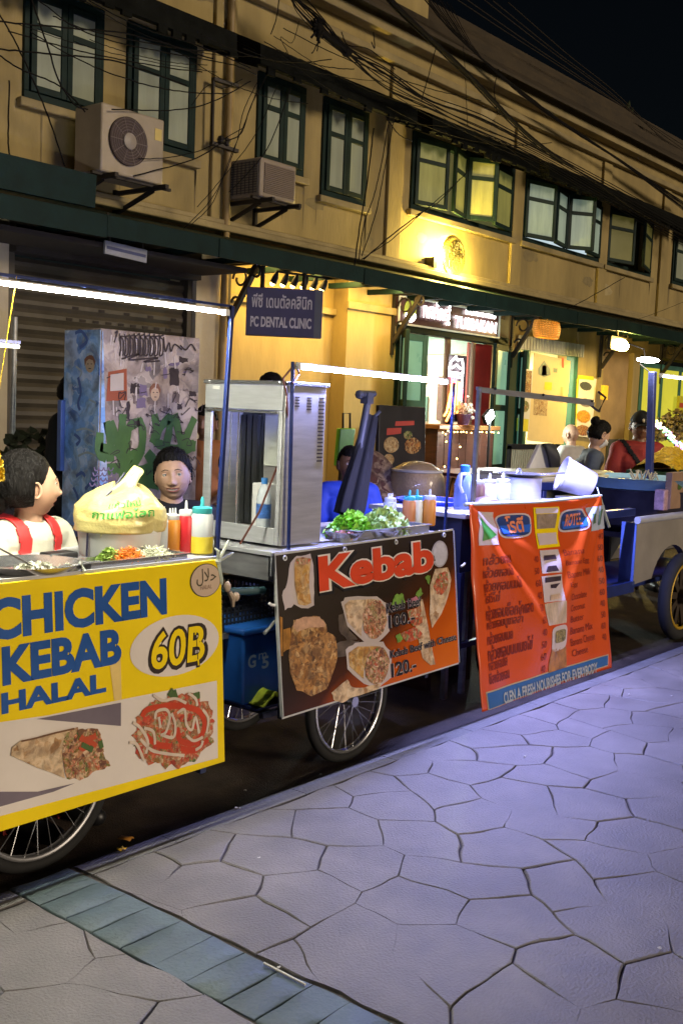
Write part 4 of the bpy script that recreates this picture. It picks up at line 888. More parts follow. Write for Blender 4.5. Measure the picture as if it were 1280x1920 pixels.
m = MB(); oval_px(m, F1, 385, 1088, 27, 30, .0035); obj('mark_disc', m, M('signcream', (.56, .42, .30), .4, var=.05), s1)
letters(s1, F1, [('\ufedd\ufefc\ufea3', (367, 1068), (404, 1095))], 'darkolive', .005, .0, name='lettering'); letters(s1, F1, [('HALAL', (374, 1098), (396, 1103))], M('lettertan', (.32, .22, .15), .5), .005, .02)
m = MB(); poly_px(m, F1, [(-260, 1420), (-100, 1372), (0, 1354), (90, 1341), (225, 1312), (406, 1276), (408, 1421), (0, 1530), (-260, 1600)]); obj('photo_ground', m, 'signwhite', s1)
m = MB(); poly_px(m, F1, [(68, 1348), (226, 1317), (226, 1361)], .0035); poly_px(m, F1, [(-250, 1470), (-120, 1478), (0, 1484), (70, 1484), (140, 1468), (100, 1484), (0, 1512), (-250, 1584)], .0035); obj('photo_shadow', m, 'signshade', s1, split=True)
m = MB(); poly_px(m, F1, [(205, 1240), (226, 1235), (228, 1311), (214, 1313)], .0015); obj('pale_band', m, M('bandpale', (.75, .55, .18), .35), s1)
FT = food('tortilla', [(.66, .47, .27), (.74, .57, .37), (.64, .43, .23), (.72, .55, .35), (.45, .24, .09)], 22, .5, .06)
FF = food('wrap_filling', [(.18, .06, .03), (.48, .20, .08), (.60, .36, .20), (.10, .20, .02), (.62, .08, .03), (.72, .52, .32)], 60, .45, .02)
FS = food('salad_print', [(.55, .06, .02), (.62, .15, .05), (.36, .15, .05), (.72, .50, .32), (.10, .22, .03), (.58, .05, .02)], 45, .45, .03)
def z1(*l): return [(x/2.909, 1000+y/2.909) for x, y in l]
m = MB(); poly_px(m, F1, z1((335, 1180), (345, 1090), (400, 1062), (440, 1068), (530, 1062), (545, 1110), (556, 1150), (562, 1200), (608, 1268), (560, 1283), (500, 1310), (430, 1345), (360, 1335), (340, 1280)), .0045, .006, 3); obj('wrap_filling', m, FF, s1)
m = MB(); poly_px(m, F1, z1((55, 1210), (62, 1165), (110, 1128), (180, 1115), (290, 1085), (405, 1062), (350, 1092), (338, 1150), (334, 1210), (342, 1290), (350, 1335), (280, 1305), (200, 1277), (120, 1240)), .006); obj('wrap', m, FT, s1)
m = MB(); stroke(m, F1, z1((110, 1132), (180, 1118), (300, 1086), (400, 1064)), .006, .0075); stroke(m, F1, z1((420, 1090), (440, 1080), (450, 1085)), .02, .0075); obj('wrap_crease', m, M('crust', (.16, .07, .025), .5), s1)
m = MB(); stroke(m, F1, z1((430, 1110), (470, 1125), (520, 1100)), .022, .0066); stroke(m, F1, z1((430, 1160), (450, 1175), (490, 1140), (520, 1160)), .016, .0068); obj('pepper_strip', m, M('tomato', (.50, .07, .02), .4), s1)
m = MB(); stroke(m, F1, z1((420, 1080), (440, 1095)), .02, .007); stroke(m, F1, z1((440, 1150), (470, 1165), (500, 1180)), .018, .007); stroke(m, F1, z1((540, 1130), (550, 1170)), .018, .007); obj('herb', m, M('herbgreen', (.06, .12, .02), .5), s1)
m = MB(); random.seed(4)
q = []
for k in range(46):
    t = 2*math.pi*k/46; rx, ry = 236*random.uniform(.86, 1.04), 212*random.uniform(.84, 1.04)
    q.append((945+rx*math.cos(t), 1075+ry*math.sin(t)-rx*math.cos(t)*.12))
poly_px(m, F1, z1(*q), .0045, .004, 2); obj('salad', m, FS, s1)
m = MB()
for l in (((770, 1000), (800, 960), (900, 940), (1010, 945), (1090, 980), (1110, 1060), (1060, 1140), (980, 1130), (960, 1060)), ((790, 1100), (850, 1150), (930, 1160)), ((980, 1170), (1060, 1180), (1130, 1120))): stroke(m, F1, z1(*l), .022, .0055)
obj('sauce_red', m, M('ketchup', (.55, .055, .015), .35), s1)
m = MB(); random.seed(14)
for l in (((840, 1010), (850, 970), (900, 960), (920, 1000), (900, 1080), (870, 1100)), ((880, 1100), (940, 1110), (950, 1040), (930, 980)), ((960, 980), (1000, 960), (1010, 1040), (1040, 1070), (1060, 1000), (1080, 1090)), ((760, 1120), (820, 1180), (900, 1200), (1000, 1210)), ((830, 880), (880, 910), (950, 900), (1010, 925)), ((720, 1030), (760, 1060), (800, 1130), (790, 1200)), ((1100, 960), (1130, 1010), (1120, 1090)), ((780, 1060), (830, 1080), (840, 1150)), ((1010, 1100), (1050, 1130), (1100, 1110)), ((1020, 870), (1060, 900), (1070, 940)), ((700, 1140), (740, 1150), (780, 1240)), ((860, 1000), (870, 1060)), ((1060, 1180), (1090, 1160), (1100, 1130))): stroke(m, F1, z1(*l), .011, .0068)
obj('sauce_white', m, M('mayo', (.66, .55, .44), .35), s1)
m = MB(); stroke(m, F1, z1((920, 860), (940, 880), (960, 870)), .03, .006); stroke(m, F1, z1((1050, 890), (1085, 880)), .025, .006); obj('herb', m, 'herbgreen', s1, split=True)
m = MB(); a = F1.at(*F1.px(408, 1052), .004)
for dx, dz in ((.05, .075), (.075, .025), (.02, -.09), (-.02, .05)): m.tube([a, a+Vector((dx*.6, -.01, dz*.8)), a+Vector((dx, 0, dz))], [.007, .006, .004], 6)
m.ball(a, .012, 8); m.tube([F1.at(*F1.px(160, 1072), .002), F1.at(*F1.px(160, 1072), -.03)+Vector((0, 0, .03))], .004, 6); obj('tie', m, M('tieplastic', (.45, .5, .42), .4), s1)
# ---------------- kebab cart (middle)
KZ = .965
c2 = thing('food_cart', 'beef kebab cart with the steel rotisserie cabinet and bicycle wheels', 'food cart', (3.8, 3.25, RZ))
m = MB(); m.rng(3.18, 4.44, 2.945, 3.58, KZ-.02, KZ); m.rng(3.18, 4.44, 2.945, 2.952, KZ-.1, KZ-.022); obj('counter', m, 'steel', c2, bevel=.003)
m = MB(); m.rng(3.19, 4.43, 2.97, 3.57, KZ-.12, KZ-.025); obj('counter_box', m, 'steel_dull', c2)
m = MB()
for x in (3.30, 4.34):
    for y in (2.97, 3.55): m.bar((x, y, .25), (x, y, KZ-.122), .026)
    m.bar((x, 3.02, .26), (x, 3.53, .26), .026)
for y in (3.02, 3.55): m.bar((3.23, y, .265), (4.36, y, .265), .026); m.bar((3.33, y, .55), (4.33, y, .55), .02)
obj('frame', m, M('framedark', (.012, .014, .03), .45), c2, bevel=.003)
m = MB(); m.rng(3.22, 4.36, 3.035, 3.535, .282, .292); obj('shelf', m, 'bluepaint', c2)
m = MB(); y = 3.0; m.tube([(3.2, 3.0, .80), (3.02, 3.02, .81), (2.98, 3.25, .80), (3.02, 3.5, .81), (3.2, 3.52, .80)], .016, 8); obj('push_handle', m, M('tealgrip', (.02, .06, .07), .5), c2)
wheel(c2, 3.78, 3.0, .285, 'chrome'); wheel(c2, 3.78, 3.66, .285, 'chrome')
pA0, pA1 = P(541, 1030, Y=2.96), P(549, 678, Y=2.96); pB0, pB1 = P(833, 995, Y=2.96), P(851, 718, Y=2.96)
m = MB(); m.bar(pA0-Vector((0, 0, .05)), pA1, .012, up=(0, 1, 0)); m.bar(pB0-Vector((0, 0, .05)), pB1, .012, up=(0, 1, 0)); obj('lamp_post', m, 'bluepaint', c2, bevel=.002, split=True)
ta, tb = P(556, 687, Y=2.95), P(840, 717, Y=2.95)
tl2 = tube_light('tube_light', 'bright bluish white tube light over the kebab sign cart', ta, tb, 'tube_blue', .009)
m = MB(); m.tube([ta+Vector((-.01, .01, .0)), ta+Vector((-.045, .03, -.05)), ta+Vector((-.03, .02, -.12)), ta+Vector((.03, .06, -.3)), P(486, 960, Y=3.05), P(450, 1020, Y=3.1)], .0045, 6); m.tube([ta, ta+Vector((.04, .02, -.03)), ta+Vector((-.02, .0, -.07))], .004, 6); obj('cord', m, M('cordbrown', (.10, .03, .02), .5), tl2)
# rotisserie cabinet
X0, X1, Y0, Y1, Z0, Z1 = 3.275, 3.525, 2.985, 3.455, KZ+.012, P(549, 718, Y=2.985).z
rc = thing('rotisserie_cabinet', 'tall stainless steel rotisserie cabinet standing on the kebab cart', 'cabinet', (3.4, 3.22, KZ))
m = MB(); m.rng(X0, X1, Y0, Y0+.012, Z0, Z1-.012); m.rng(X0+.10, X1, Y1-.012, Y1, Z0, Z1-.012); m.rng(X1-.012, X1, Y0+.013, Y1-.013, Z0, Z1-.012); m.rng(X0, X1, Y0+.013, Y1-.013, Z0, Z0+.03)
obj('side_panels', m, M('brushed', (.46, .45, .44), .38, metal=.55, var=.16, scale=4, stretch=(1, 1, 10)), rc, bevel=.002)
m = MB(); m.rng(X0-.008, X1+.012, Y0-.012, Y0+.03, Z1-.011, Z1+.006); m.rng(X0-.008, X1+.012, Y1-.03, Y1+.008, Z1-.011, Z1+.006); m.rng(X0-.008, X0+.02, Y0+.03, Y1-.03, Z1-.011, Z1+.006); m.rng(X1-.02, X1+.012, Y0+.03, Y1-.03, Z1-.011, Z1+.006); obj('top_rim', m, 'chrome', rc, bevel=.003)
m = MB(); m.rng(X0-.004, X0+.008, Y0+.014, Y1-.002, Z1-.115, Z1-.013); m.rng(X0-.004, X0+.008, Y0+.014, Y0+.035, Z0, Z1-.117); m.rng(X0-.004, X0+.008, Y1-.045, Y1-.002, Z0, Z1-.117); m.rng(X0-.004, X0+.008, Y0+.036, Y1-.046, Z0, Z0+.07); obj('front_frame', m, 'steel', rc, bevel=.003)
m = MB(); m.rng(X0-.018, X0-.005, Y0+.03, Y1-.02, Z1-.128, Z1-.118); obj('rail', m, 'chrome', rc)
m = MB()
for k in range(3): m.rng(X1-.05, X1-.014, Y0+.345+k*.036, Y0+.372+k*.036, Z0+.05, Z1-.14)
m.rng(X1-.03, X1-.013, Y0+.335, Y1-.015, Z0+.04, Z1-.13); obj('burner', m, M('burnerdark', (.02, .022, .022), .45, var=.4), rc)
m = MB(); m.tube([(X0+.10, Y0+.36, Z0+.03), (X0+.10, Y0+.36, Z1-.12)], .006, 8); m.tube([(X0+.07, Y0+.38, Z0+.2), (X0+.07, Y0+.38, Z1-.13)], .003, 6); m.lathe((X0+.1, Y0+.36, Z0+.03), [(.07, 0), (.075, .012), (.01, .014)], 20); obj('spit', m, 'chrome', rc)
m = MB()
for k in range(18): m.rng(X1-.045, X1-.012, Y0-.003, Y0-.0005, Z1-.06-k*.0155, Z1-.054-k*.0155)
for cx in (.055, .13):
    for k in range(5):
        if not (cx == .055 and k == 4): m.rng(X0+cx, X0+cx+.026, Y0-.003, Y0-.0005, Z1-.06-k*.012, Z1-.055-k*.012)
obj('vent_slot', m, 'shadowbox', rc)
m = MB(); m.rng(X0-.0062, X0-.0042, Y1-.09, Y1-.05, Z1-.035, Z1-.02); obj('badge', m, 'white_plastic', rc)
# things inside the cabinet
def bottle(name, label, x, y, z, r, h, col, cap, nozzle='cone', fill=1, group=None, lower=None):
    t = thing(name, label, 'bottle', (x, y, z), group)
    m = MB(); b = h*.74; m.lathe((x, y, z), [(r*.9, 0), (r, .006), (r, b*.9), (r*.82, b*.98), (r*.55, b)], 20); obj('bottle_body', m, col, t)
    if lower: m = MB(); m.lathe((x, y, z), [(r*.92, .001), (r+.0012, .006), (r+.0012, b*lower), (r, b*lower)], 20); obj('contents', m, M(name+'_sauce', (.75, .62, .05), .4) if (name+'_sauce') not in MATS else MATS[name+'_sauce'], t)
    m = MB(); m.lathe((x, y, z), [(r*.86, b*.96), (r*.88, b*.97), (r*.88, b*1.09), (r*.8, b*1.11), (r*.2, b*1.13)]+([(r*.16, h*.95), (r*.09, h)] if nozzle == 'cone' else [(r*.2, b*1.14)]), 20)
    if nozzle == 'triple':
        for k in (-1, 0, 1): m.tube([(x+k*r*.45, y, z+b*1.08), (x+k*r*.45, y, z+h*.95)], [r*.17, r*.08], 8)
    obj('cap', m, cap, t); return t
wb = thing('water_bottle', 'clear water bottle with a blue label standing inside the rotisserie cabinet', 'bottle', (X0+.05, Y0+.15, Z0+.03))
bx, by, bz = X0+.05, Y0+.15, Z0+.031; m = MB(); m.lathe((bx, by, bz), [(.030, 0), (.032, .01), (.030, .06), (.032, .065), (.032, .15), (.024, .19), (.012, .215), (.012, .225)], 20); obj('bottle_body', m, glass('clearplastic', (.75, .85, .95), .08, .35), wb)
m = MB(); m.lathe((bx, by, bz), [(.0328, .07), (.0328, .13)], 20, cap=False); obj('label', m, M('labelblue', (.05, .14, .42), .4, var=.5, scale=60), wb); m = MB(); m.lathe((bx, by, bz), [(.0135, .215), (.0135, .238), (.012, .24)], 14); obj('cap', m, M('capblue', (.03, .18, .5), .4), wb)
m = MB(); m.rng(X0+.11, X0+.19, Y0+.19, Y0+.28, Z0+.032, Z0+.24); lone('white_box', m, 'white_plastic', 'white box standing behind the water bottle inside the rotisserie cabinet', 'box', org=(X0+.15, Y0+.23, Z0+.03), bevel=.006)
m = MB(); m.rng(X1-.024, X1-.014, Y0+.225, Y0+.325, Z0+.31, Z1-.14); m.poly([(X1-.0255, Y0+.24, Z0+.32), (X1-.0255, Y0+.32, Z0+.32), (X1-.0255, Y0+.31, Z0+.36), (X1-.0255, Y0+.28, Z0+.39), (X1-.0255, Y0+.25, Z0+.36)]); lone('paper_sheet', m, M('paperpale', (.5, .52, .45), .6, var=.15, scale=8), 'pale paper sheet fixed to the inner wall of the rotisserie cabinet', 'paper', org=(X1-.02, Y0+.27, Z0+.4))
# trays, greens and sauces on the kebab cart
def tray(name, label, x0, x1, y0, y1, z, h, mat='steel', t=.004):
    m = MB(); m.rng(x0, x1, y0, y1, z, z+t)
    for a in ((x0, x1, y0, y0+t), (x0, x1, y1-t, y1), (x0, x0+t, y0+t, y1-t), (x1-t, x1, y0+t, y1-t)): m.rng(*a, z+t, z+h)
    m.rng(x0-.012, x1+.012, y0-.012, y0, z+h-.003, z+h); m.rng(x0-.012, x1+.012, y1, y1+.012, z+h-.003, z+h)
    m.rng(x0-.012, x0, y0, y1, z+h-.003, z+h); m.rng(x1, x1+.012, y0, y1, z+h-.003, z+h)
    return lone(name, m, mat, label, 'tray', org=((x0+x1)/2, (y0+y1)/2, z))
def heap(m, c, rx, ry, h, n, size, kind='leaf', seed=1):
    random.seed(seed); c = Vector(c)
    for _ in range(n):
        a = random.uniform(0, 6.283); r = math.sqrt(random.random()); top = h*(1-r*r)*random.uniform(.35, 1.05)
        p = c+Vector((rx*r*math.cos(a), ry*r*math.sin(a), max(.004, top))); R = Matrix.Rotation(random.uniform(0, 6.3), 3, 'Z') @ Matrix.Rotation(random.uniform(-.9, .9), 3, 'X') @ Matrix.Rotation(random.uniform(-.9, .9), 3, 'Y')
        s = size*random.uniform(.6, 1.2)
        if kind == 'leaf':
            k = 9; ring = [p+R @ Vector((s*math.cos(2*math.pi*i/k)*random.uniform(.8, 1.1), s*.8*math.sin(2*math.pi*i/k), s*.34*math.sin(3*2*math.pi*i/k+a))) for i in range(k)]
            m.add([p]+ring, [(0, 1+i, 1+(i+1) % k) for i in range(k)])
        else:
            d = R @ Vector((s, 0, 0)); e = R @ Vector((s*.3, s*.5, s*.35)); m.tube([p-d, p+e*.3, p+d], size*.09, 4)
    return m
bowlz = KZ+.001
def bowl(name, label, px, py, Y, r, h, contents=None):
    c = P(px, py, Y=Y); c.z = KZ
    t = thing(name, label, 'bowl', c); m = MB(); m.lathe(c, [(r*.62, 0), (r*.9, h*.6), (r, h), (r*1.05, h+.002), (r*1.0, h-.004), (r*.86, h*.6), (r*.6, .006), (0, .006)], 32, cap=False); obj('bowl_wall', m, 'chrome', t)
    return t, c
kx0, kx1 = 3.57, 4.36
tray('serving_tray', 'long dark steel serving tray along the front of the kebab cart', 3.78, 4.34, 2.985, 3.20, KZ+.004, .04, 'steel_dull')
bowl('steel_bowl', 'shallow steel bowl of pink meat beside the rotisserie cabinet', 645, 1003, 3.02, .085, .042); t2, c_ = bowl('steel_bowl', 'shallow shiny steel bowl with sauce in front of the lettuce', 712, 1004, 3.0, .085, .035)
c_ = P(645, 1000, Y=3.02); m = MB(); heap(m, (c_.x, c_.y, KZ+.018), .065, .065, .022, 70, .016, seed=5); lone('sliced_meat', m, M('meatpink', (.55, .27, .22), .5, var=.3, scale=50), 'small heap of pink sliced meat in the steel bowl', 'meat', org=(c_.x, c_.y, KZ+.02), smooth=False)
m = MB(); heap(m, (3.86, 3.10, KZ+.01), .11, .08, .10, 240, .036, seed=6); lone('green_lettuce', m, M('lettuce', (.30, .66, .05), .45, var=.45, scale=25), 'heap of bright green lettuce leaves on the kebab cart tray', 'lettuce', org=(3.86, 3.10, KZ+.01))
m = MB(); heap(m, (4.10, 3.08, KZ+.01), .15, .085, .11, 380, .034, seed=7); heap(m, (4.10, 3.08, KZ+.01), .15, .085, .1, 300, .03, 'shred', seed=8); lone('shredded_cabbage', m, M('cabbage', (.66, .90, .34), .45, var=.25, scale=30), 'big pale green heap of shredded cabbage on the kebab cart tray', 'cabbage', org=(4.10, 3.08, KZ+.01))
M('sauce_orange', (.62, .24, .03), .4, var=.06); M('sauce_cream', (.66, .66, .40), .4, var=.06); M('sauce_ketch', (.55, .02, .03), .4, var=.06); M('sauce_mayo', (.66, .68, .62), .4, var=.05); M('cap_aqua', (.05, .45, .48), .4, var=.05); M('cap_white', (.68, .7, .7), .4, var=.05); M('sauce_rust', (.50, .19, .05), .4, var=.06); M('bottle_clear', (.55, .60, .62), .35, var=.05); M('sauce_brown', (.14, .07, .05), .4)
for k, (px, dx, col, cap, lab, h, nz) in enumerate([(765, 0, 'sauce_rust', 'cap_aqua', 'orange sauce bottle with aqua cap behind the lettuce', .165, 'cone'), (779, 0, 'sauce_cream', 'cap_aqua', 'cream sauce bottle with aqua cap between two orange sauce bottles', .165, 'cone'), (803, 0, 'sauce_orange', 'cap_white', 'orange sauce bottle with pale cap standing nearest the lamp post on the kebab cart', .17, 'cone'), (729, 0, 'bottle_clear', 'cap_white', 'pale white squeeze bottle with several nozzles behind the green lettuce', .155, 'triple')]):
    y = (3.19, 3.19, 3.14, 3.24)[k]+.05; p = P(px, 985, Y=y); bottle('squeeze_bottle', lab, p.x, y, KZ+.001, .034, h+.02, col, cap, nz)
# plastic draped under the bowls, and dripping sheet
m = MB(); m.sheet(lambda u, v: Vector((3.56+.34*u, 3.02+.4*v, KZ+.008+.012*math.sin(u*9+v*5)*math.sin(v*7)+.05*max(0, v-.6))), 20, 20); lone('plastic_sheet', m, M('sheetwhite', (.6, .62, .68), .3, var=.1), 'crumpled translucent plastic sheet under the bowls on the kebab cart', 'sheet', org=(3.7, 3.2, KZ), solid=.001)
# ---- kebab sign
F2 = FR(P(530, 1345, Y=2.86), P(860, 1242, Y=2.86), P(515, 1042, Y=2.925))
def gradmat(name, stops, vec, off, rough=.35, nscale=6, namp=.12):
    m = bpy.data.materials.new(name); m.use_nodes = True; N = m.node_tree.nodes; L = m.node_tree.links; b = N['Principled BSDF']; b.inputs['Roughness'].default_value = rough
    tc = N.new('ShaderNodeTexCoord'); d = N.new('ShaderNodeVectorMath'); d.operation = 'DOT_PRODUCT'; d.inputs[1].default_value = vec; L.new(tc.outputs['Object'], d.inputs[0])
    n = N.new('ShaderNodeTexNoise'); n.inputs['Scale'].default_value = nscale; n.inputs['Detail'].default_value = 5; L.new(tc.outputs['Object'], n.inputs['Vector'])
    ma = N.new('ShaderNodeMath'); ma.operation = 'MULTIPLY_ADD'; ma.inputs[1].default_value = namp; L.new(n.outputs[0], ma.inputs[0]); L.new(d.outputs['Value'], ma.inputs[2])
    ad = N.new('ShaderNodeMath'); ad.operation = 'ADD'; ad.inputs[1].default_value = off; L.new(ma.outputs[0], ad.inputs[0])
    r = N.new('ShaderNodeValToRGB'); e = r.color_ramp.elements
    while len(e) < len(stops): e.new(.5)
    for i, (p, c) in enumerate(stops): e[i].position = p; e[i].color = list(c)+[1]
    L.new(ad.outputs[0], r.inputs[0]); L.new(r.outputs[0], b.inputs['Base Color']); MATS[name] = m; return m
vv = F2.U*(.55/F2.w)-F2.V*(.62/F2.h)
gradmat('kebab_print', [(0, (.045, .036, .028)), (.35, (.028, .018, .012)), (.52, (.07, .022, .008)), (.66, (.50, .085, .006)), (1, (.72, .16, .008))], vv, .36, .16, 5, .14)
s2 = lone('sign_board', plate(F2, .010), 'kebab_print', 'dark and orange kebab sign with big red letters and wrap photos', 'sign', org=F2.O)
m = MB(); e = .006
for a, b in (((0, 0), (0, F2.h)), ((0, F2.h), (F2.w, F2.h)), ((F2.w, F2.h), (F2.w, 0)), ((F2.w, 0), (0, 0))): m.bar(F2.at(*a, -.004), F2.at(*b, -.004), .004, .016)
obj('edge', m, M('edgewhite', (.5, .5, .48), .4), s2)
def z2(*l): return [(400+x/2.56, 980+y/2.56) for x, y in l]
HALO = M('halowhite', (.52, .44, .40), .4, var=.1); M('kred', (.62, .055, .012), .35, var=.12); M('kyellow', (.72, .45, .02), .35)
m = MB(); poly_px(m, F2, z2((370, 190), (400, 160), (465, 150), (480, 200), (478, 300), (482, 395), (440, 415), (385, 395), (340, 420), (330, 350), (350, 290)), .002, .004, 3); obj('photo_halo', m, HALO, s2)
WR = food('wrap_print', [(.56, .30, .06), (.62, .38, .12), (.66, .46, .22), (.50, .24, .05)], 26, .4, .05)
m = MB(); poly_px(m, F2, z2((386, 195), (395, 172), (425, 165), (466, 172), (460, 230), (457, 300), (467, 385), (440, 398), (405, 392), (388, 300)), .0035); obj('wrap', m, WR, s2)
m = MB(); poly_px(m, F2, z2((390, 180), (425, 165), (464, 174), (455, 196), (425, 203), (398, 198)), .005); obj('wrap_filling', m, FF, s2)
m = MB(); poly_px(m, F2, z2((318, 450), (330, 455), (332, 640), (322, 640)), .002); poly_px(m, F2, z2((335, 510), (370, 505), (370, 600), (336, 620)), .002, .003, 3); obj('amber_patch', m, M('amberink', (.34, .15, .02), .4, var=.4, scale=20), s2)
m = MB(); poly_px(m, F2, z2((600, 440), (640, 430), (650, 520), (690, 560), (640, 560), (600, 520)), .0016, .004, 3); poly_px(m, F2, z2((540, 600), (640, 560), (700, 570), (640, 640), (560, 650)), .0016, .004, 3); obj('blurred_kitchen', m, M('kitchenink', (.09, .065, .045), .4, var=.5, scale=25), s2)
m = MB(); poly_px(m, F2, z2((375, 500), (385, 470), (430, 455), (500, 450), (535, 480), (545, 520), (585, 545), (592, 650), (570, 730), (540, 800), (470, 828), (400, 805), (365, 720), (360, 610)), .0025, .004, 3); obj('meat_spit', m, food('doner', [(.20, .08, .02), (.42, .19, .04), (.55, .28, .08), (.09, .035, .012), (.62, .38, .15)], 30, .45, .05), s2)
m = MB(); poly_px(m, F2, z2((378, 495), (395, 465), (440, 450), (505, 452), (535, 482), (530, 500), (450, 505), (400, 525)), .004, .002, 3); obj('meat_top', m, M('meatpale', (.52, .30, .17), .4, var=.3, scale=30), s2)
for (body, fill, halo) in ((((625, 395), (650, 372), (760, 366), (800, 372), (780, 400), (722, 440), (708, 500), (706, 545), (690, 530), (640, 475)), (770, 462, 57, 92), ((610, 380), (640, 355), (780, 352), (835, 390), (840, 520), (790, 575), (720, 570), (640, 500))), (((645, 625), (690, 593), (800, 592), (790, 615), (735, 655), (718, 710), (716, 750), (690, 725), (650, 690)), (782, 685, 58, 90), ((630, 610), (680, 575), (810, 575), (850, 620), (850, 740), (790, 795), (720, 775), (640, 700)))):
    m = MB(); poly_px(m, F2, z2(*halo), .0028, .004, 3); obj('photo_halo', m, HALO, s2)
    m = MB(); poly_px(m, F2, z2(*body), .0042, .001, 3); obj('wrap', m, FT if body[0][0] == 625 else WR, s2)
    m = MB(); x, y = z2(fill[:2])[0]; oval_px(m, F2, x, y, fill[2]/2.56, fill[3]/2.56, .0056, 30, .05); obj('wrap_filling', m, FF, s2)
m = MB(); poly_px(m, F2, z2((1035, 300), (1060, 225), (1120, 215), (1138, 270), (1130, 330), (1090, 440), (1045, 505), (1035, 440)), .0034, .003, 2); poly_px(m, F2, z2((960, 470), (985, 370), (1000, 365), (1030, 520), (1062, 680), (1040, 685), (1000, 650)), .0034, .002, 2); poly_px(m, F2, z2((565, 815), (640, 752), (660, 790), (720, 790), (800, 770), (790, 800), (660, 840), (620, 862), (580, 860)), .0034, .003, 3); obj('wrap', m, FT, s2, split=True)
m = MB(); poly_px(m, F2, z2((1050, 300), (1080, 240), (1118, 235), (1122, 300), (1090, 350), (1060, 340)), .0048, .004, 3); poly_px(m, F2, z2((925, 420), (990, 400), (1000, 480), (960, 500), (940, 480)), .0048, .003, 3); poly_px(m, F2, z2((890, 530), (960, 500), (1000, 530), (990, 560), (920, 570)), .0048, .003, 3); obj('wrap_filling', m, FS, s2, split=True)
m = MB(); poly_px(m, F2, z2((850, 390), (870, 345), (910, 340), (915, 390), (880, 410)), .004, .005, 4); poly_px(m, F2, z2((965, 345), (990, 310), (1000, 340), (985, 365)), .004, .004, 4); poly_px(m, F2, z2((870, 540), (900, 530), (905, 560), (880, 580)), .004, .004, 4); poly_px(m, F2, z2((1010, 260), (1040, 250), (1030, 300)), .004, .004, 4); obj('lettuce_print', m, M('lettuceink', (.16, .30, .04), .4, var=.4, scale=40), s2, split=True)
m = MB(); poly_px(m, F2, z2((920, 375), (970, 350), (985, 390), (940, 405)), .0037, .004, 4); obj('onion_print', m, M('onionink', (.45, .16, .2), .4, var=.4, scale=40), s2)
m = MB(); oval_px(m, F2, *z2((1082, 150))[0], 15, 25, .004); obj('mark_disc', m, M('greydisc', (.40, .37, .38), .35, var=.15, scale=30), s2)
m = MB(); oval_px(m, F2, *z2((1082, 150))[0], 12.5, 22, .005); obj('mark_inner', m, M('greydisc2', (.52, .5, .5), .35, var=.15, scale=30), s2)
M('signblack', (.008, .006, .006), .4)
letters(s2, F2, [('Kebab', (594, 1045), (815, 1077))], 'signblack', .006, .10, name='letter_shadow'); letters(s2, F2, [('Kebab', (593, 1041), (812, 1072))], M('letteredge', (.70, .62, .50), .4), .0075, .075, name='letter_edge'); letters(s2, F2, [('Kebab', (593, 1044), (811, 1070))], 'kred', .009, .045)
it = [('Kebab Beef', (722, 1131), (787, 1136)), ('100.-', (726, 1154), (775, 1167)), ('Kebab Beef with Cheese', (729, 1220), (853, 1200)), ('120.-', (731, 1244), (778, 1257))]
letters(s2, F2, it, HALO, .0066, .045, name='letter_edge'); letters(s2, F2, it, 'signblack', .008, .018)
m = MB()
for px, py in ((533, 1046), (645, 1030), (741, 1014), (831, 1003)):
    u, v = F2.px(px, py); q = F2.at(u, min(v, F2.h-.015), .004); m.tube([q+F2.U*.009*math.cos(t)+F2.V*.009*math.sin(t) for t in [2*math.pi*k/12 for k in range(12)]], .003, 6, closed=True); m.tube([q+F2.V*.008, q+F2.V*.022-F2.N*.03], .003, 6)
for px, py, l in ((508, 1135, .03), (857, 1062, .035)): u, v = F2.px(px+8, py); q = F2.at(u, v, -.004); m.tube([q, q-F2.U*(l if px < 600 else -l)*.6+F2.V*.004, q-F2.U*(l if px < 600 else -l)+F2.V*.012], .006, 6)
obj('hook', m, 'white_plastic', s2)
# bins, rags and baskets on the kebab cart shelf
a, b = P(454, 1206, Y=3.1), P(530, 1300, Y=3.1)
bb = thing('storage_bin', 'blue plastic storage bin with a white handle and painted letters on the kebab cart shelf', 'bin', (a.x+.14, 3.2, .293))
Xb0, Xb1, zb0, zb1 = a.x, a.x+.36, .294, a.z+.03; m = MB(); m.prism([(Xb0+.015, 3.1, zb0), (Xb1-.015, 3.1, zb0), (Xb1, 3.095, zb1), (Xb0, 3.095, zb1)], (0, .3, 0)); obj('bin_body', m, M('binblue', (.012, .10, .42), .4, var=.2, scale=6), bb, bevel=.012)
m = MB(); m.rng(Xb0-.01, Xb1+.01, 3.085, 3.41, zb1, zb1+.03); obj('lid', m, 'binblue', bb, bevel=.01)
m = MB(); m.tube([(Xb0+.1, 3.07, zb1+.0), (Xb0+.16, 3.07, zb1+.045), (Xb0+.24, 3.075, zb1+.06), (Xb0+.32, 3.08, zb1+.03)], .007, 8); obj('handle', m, 'white_plastic', bb)
fb = FR((Xb0, 3.094, zb0), (Xb1, 3.094, zb0), (Xb0, 3.094, zb1)); m = MB(); text_px(m, 'G', fb, (463, 1229), (477, 1250), lift=.008, bold=.03); text_px(m, '5', fb, (489, 1231), (501, 1251), lift=.008, bold=.03); text_px(m, 'm', fb, (483, 1225), (497, 1233), lift=.008, bold=.0); obj('lettering', m, M('binletter', (.32, .42, .5), .6), bb)
m = MB(); random.seed(12); m.sheet(lambda u, v: Vector((3.24+.16*u, 3.02+.3*v, .30+.03*noise.noise(Vector((u*4, v*4, 1)))+.05*(1-abs(2*u-1)))), 14, 14); lone('cloth', m, M('ragyellow', (.34, .42, .02), .8, var=.3, scale=30), 'yellow green rag lying beside the blue storage bin', 'cloth', org=(3.3, 3.15, .3), solid=.006)
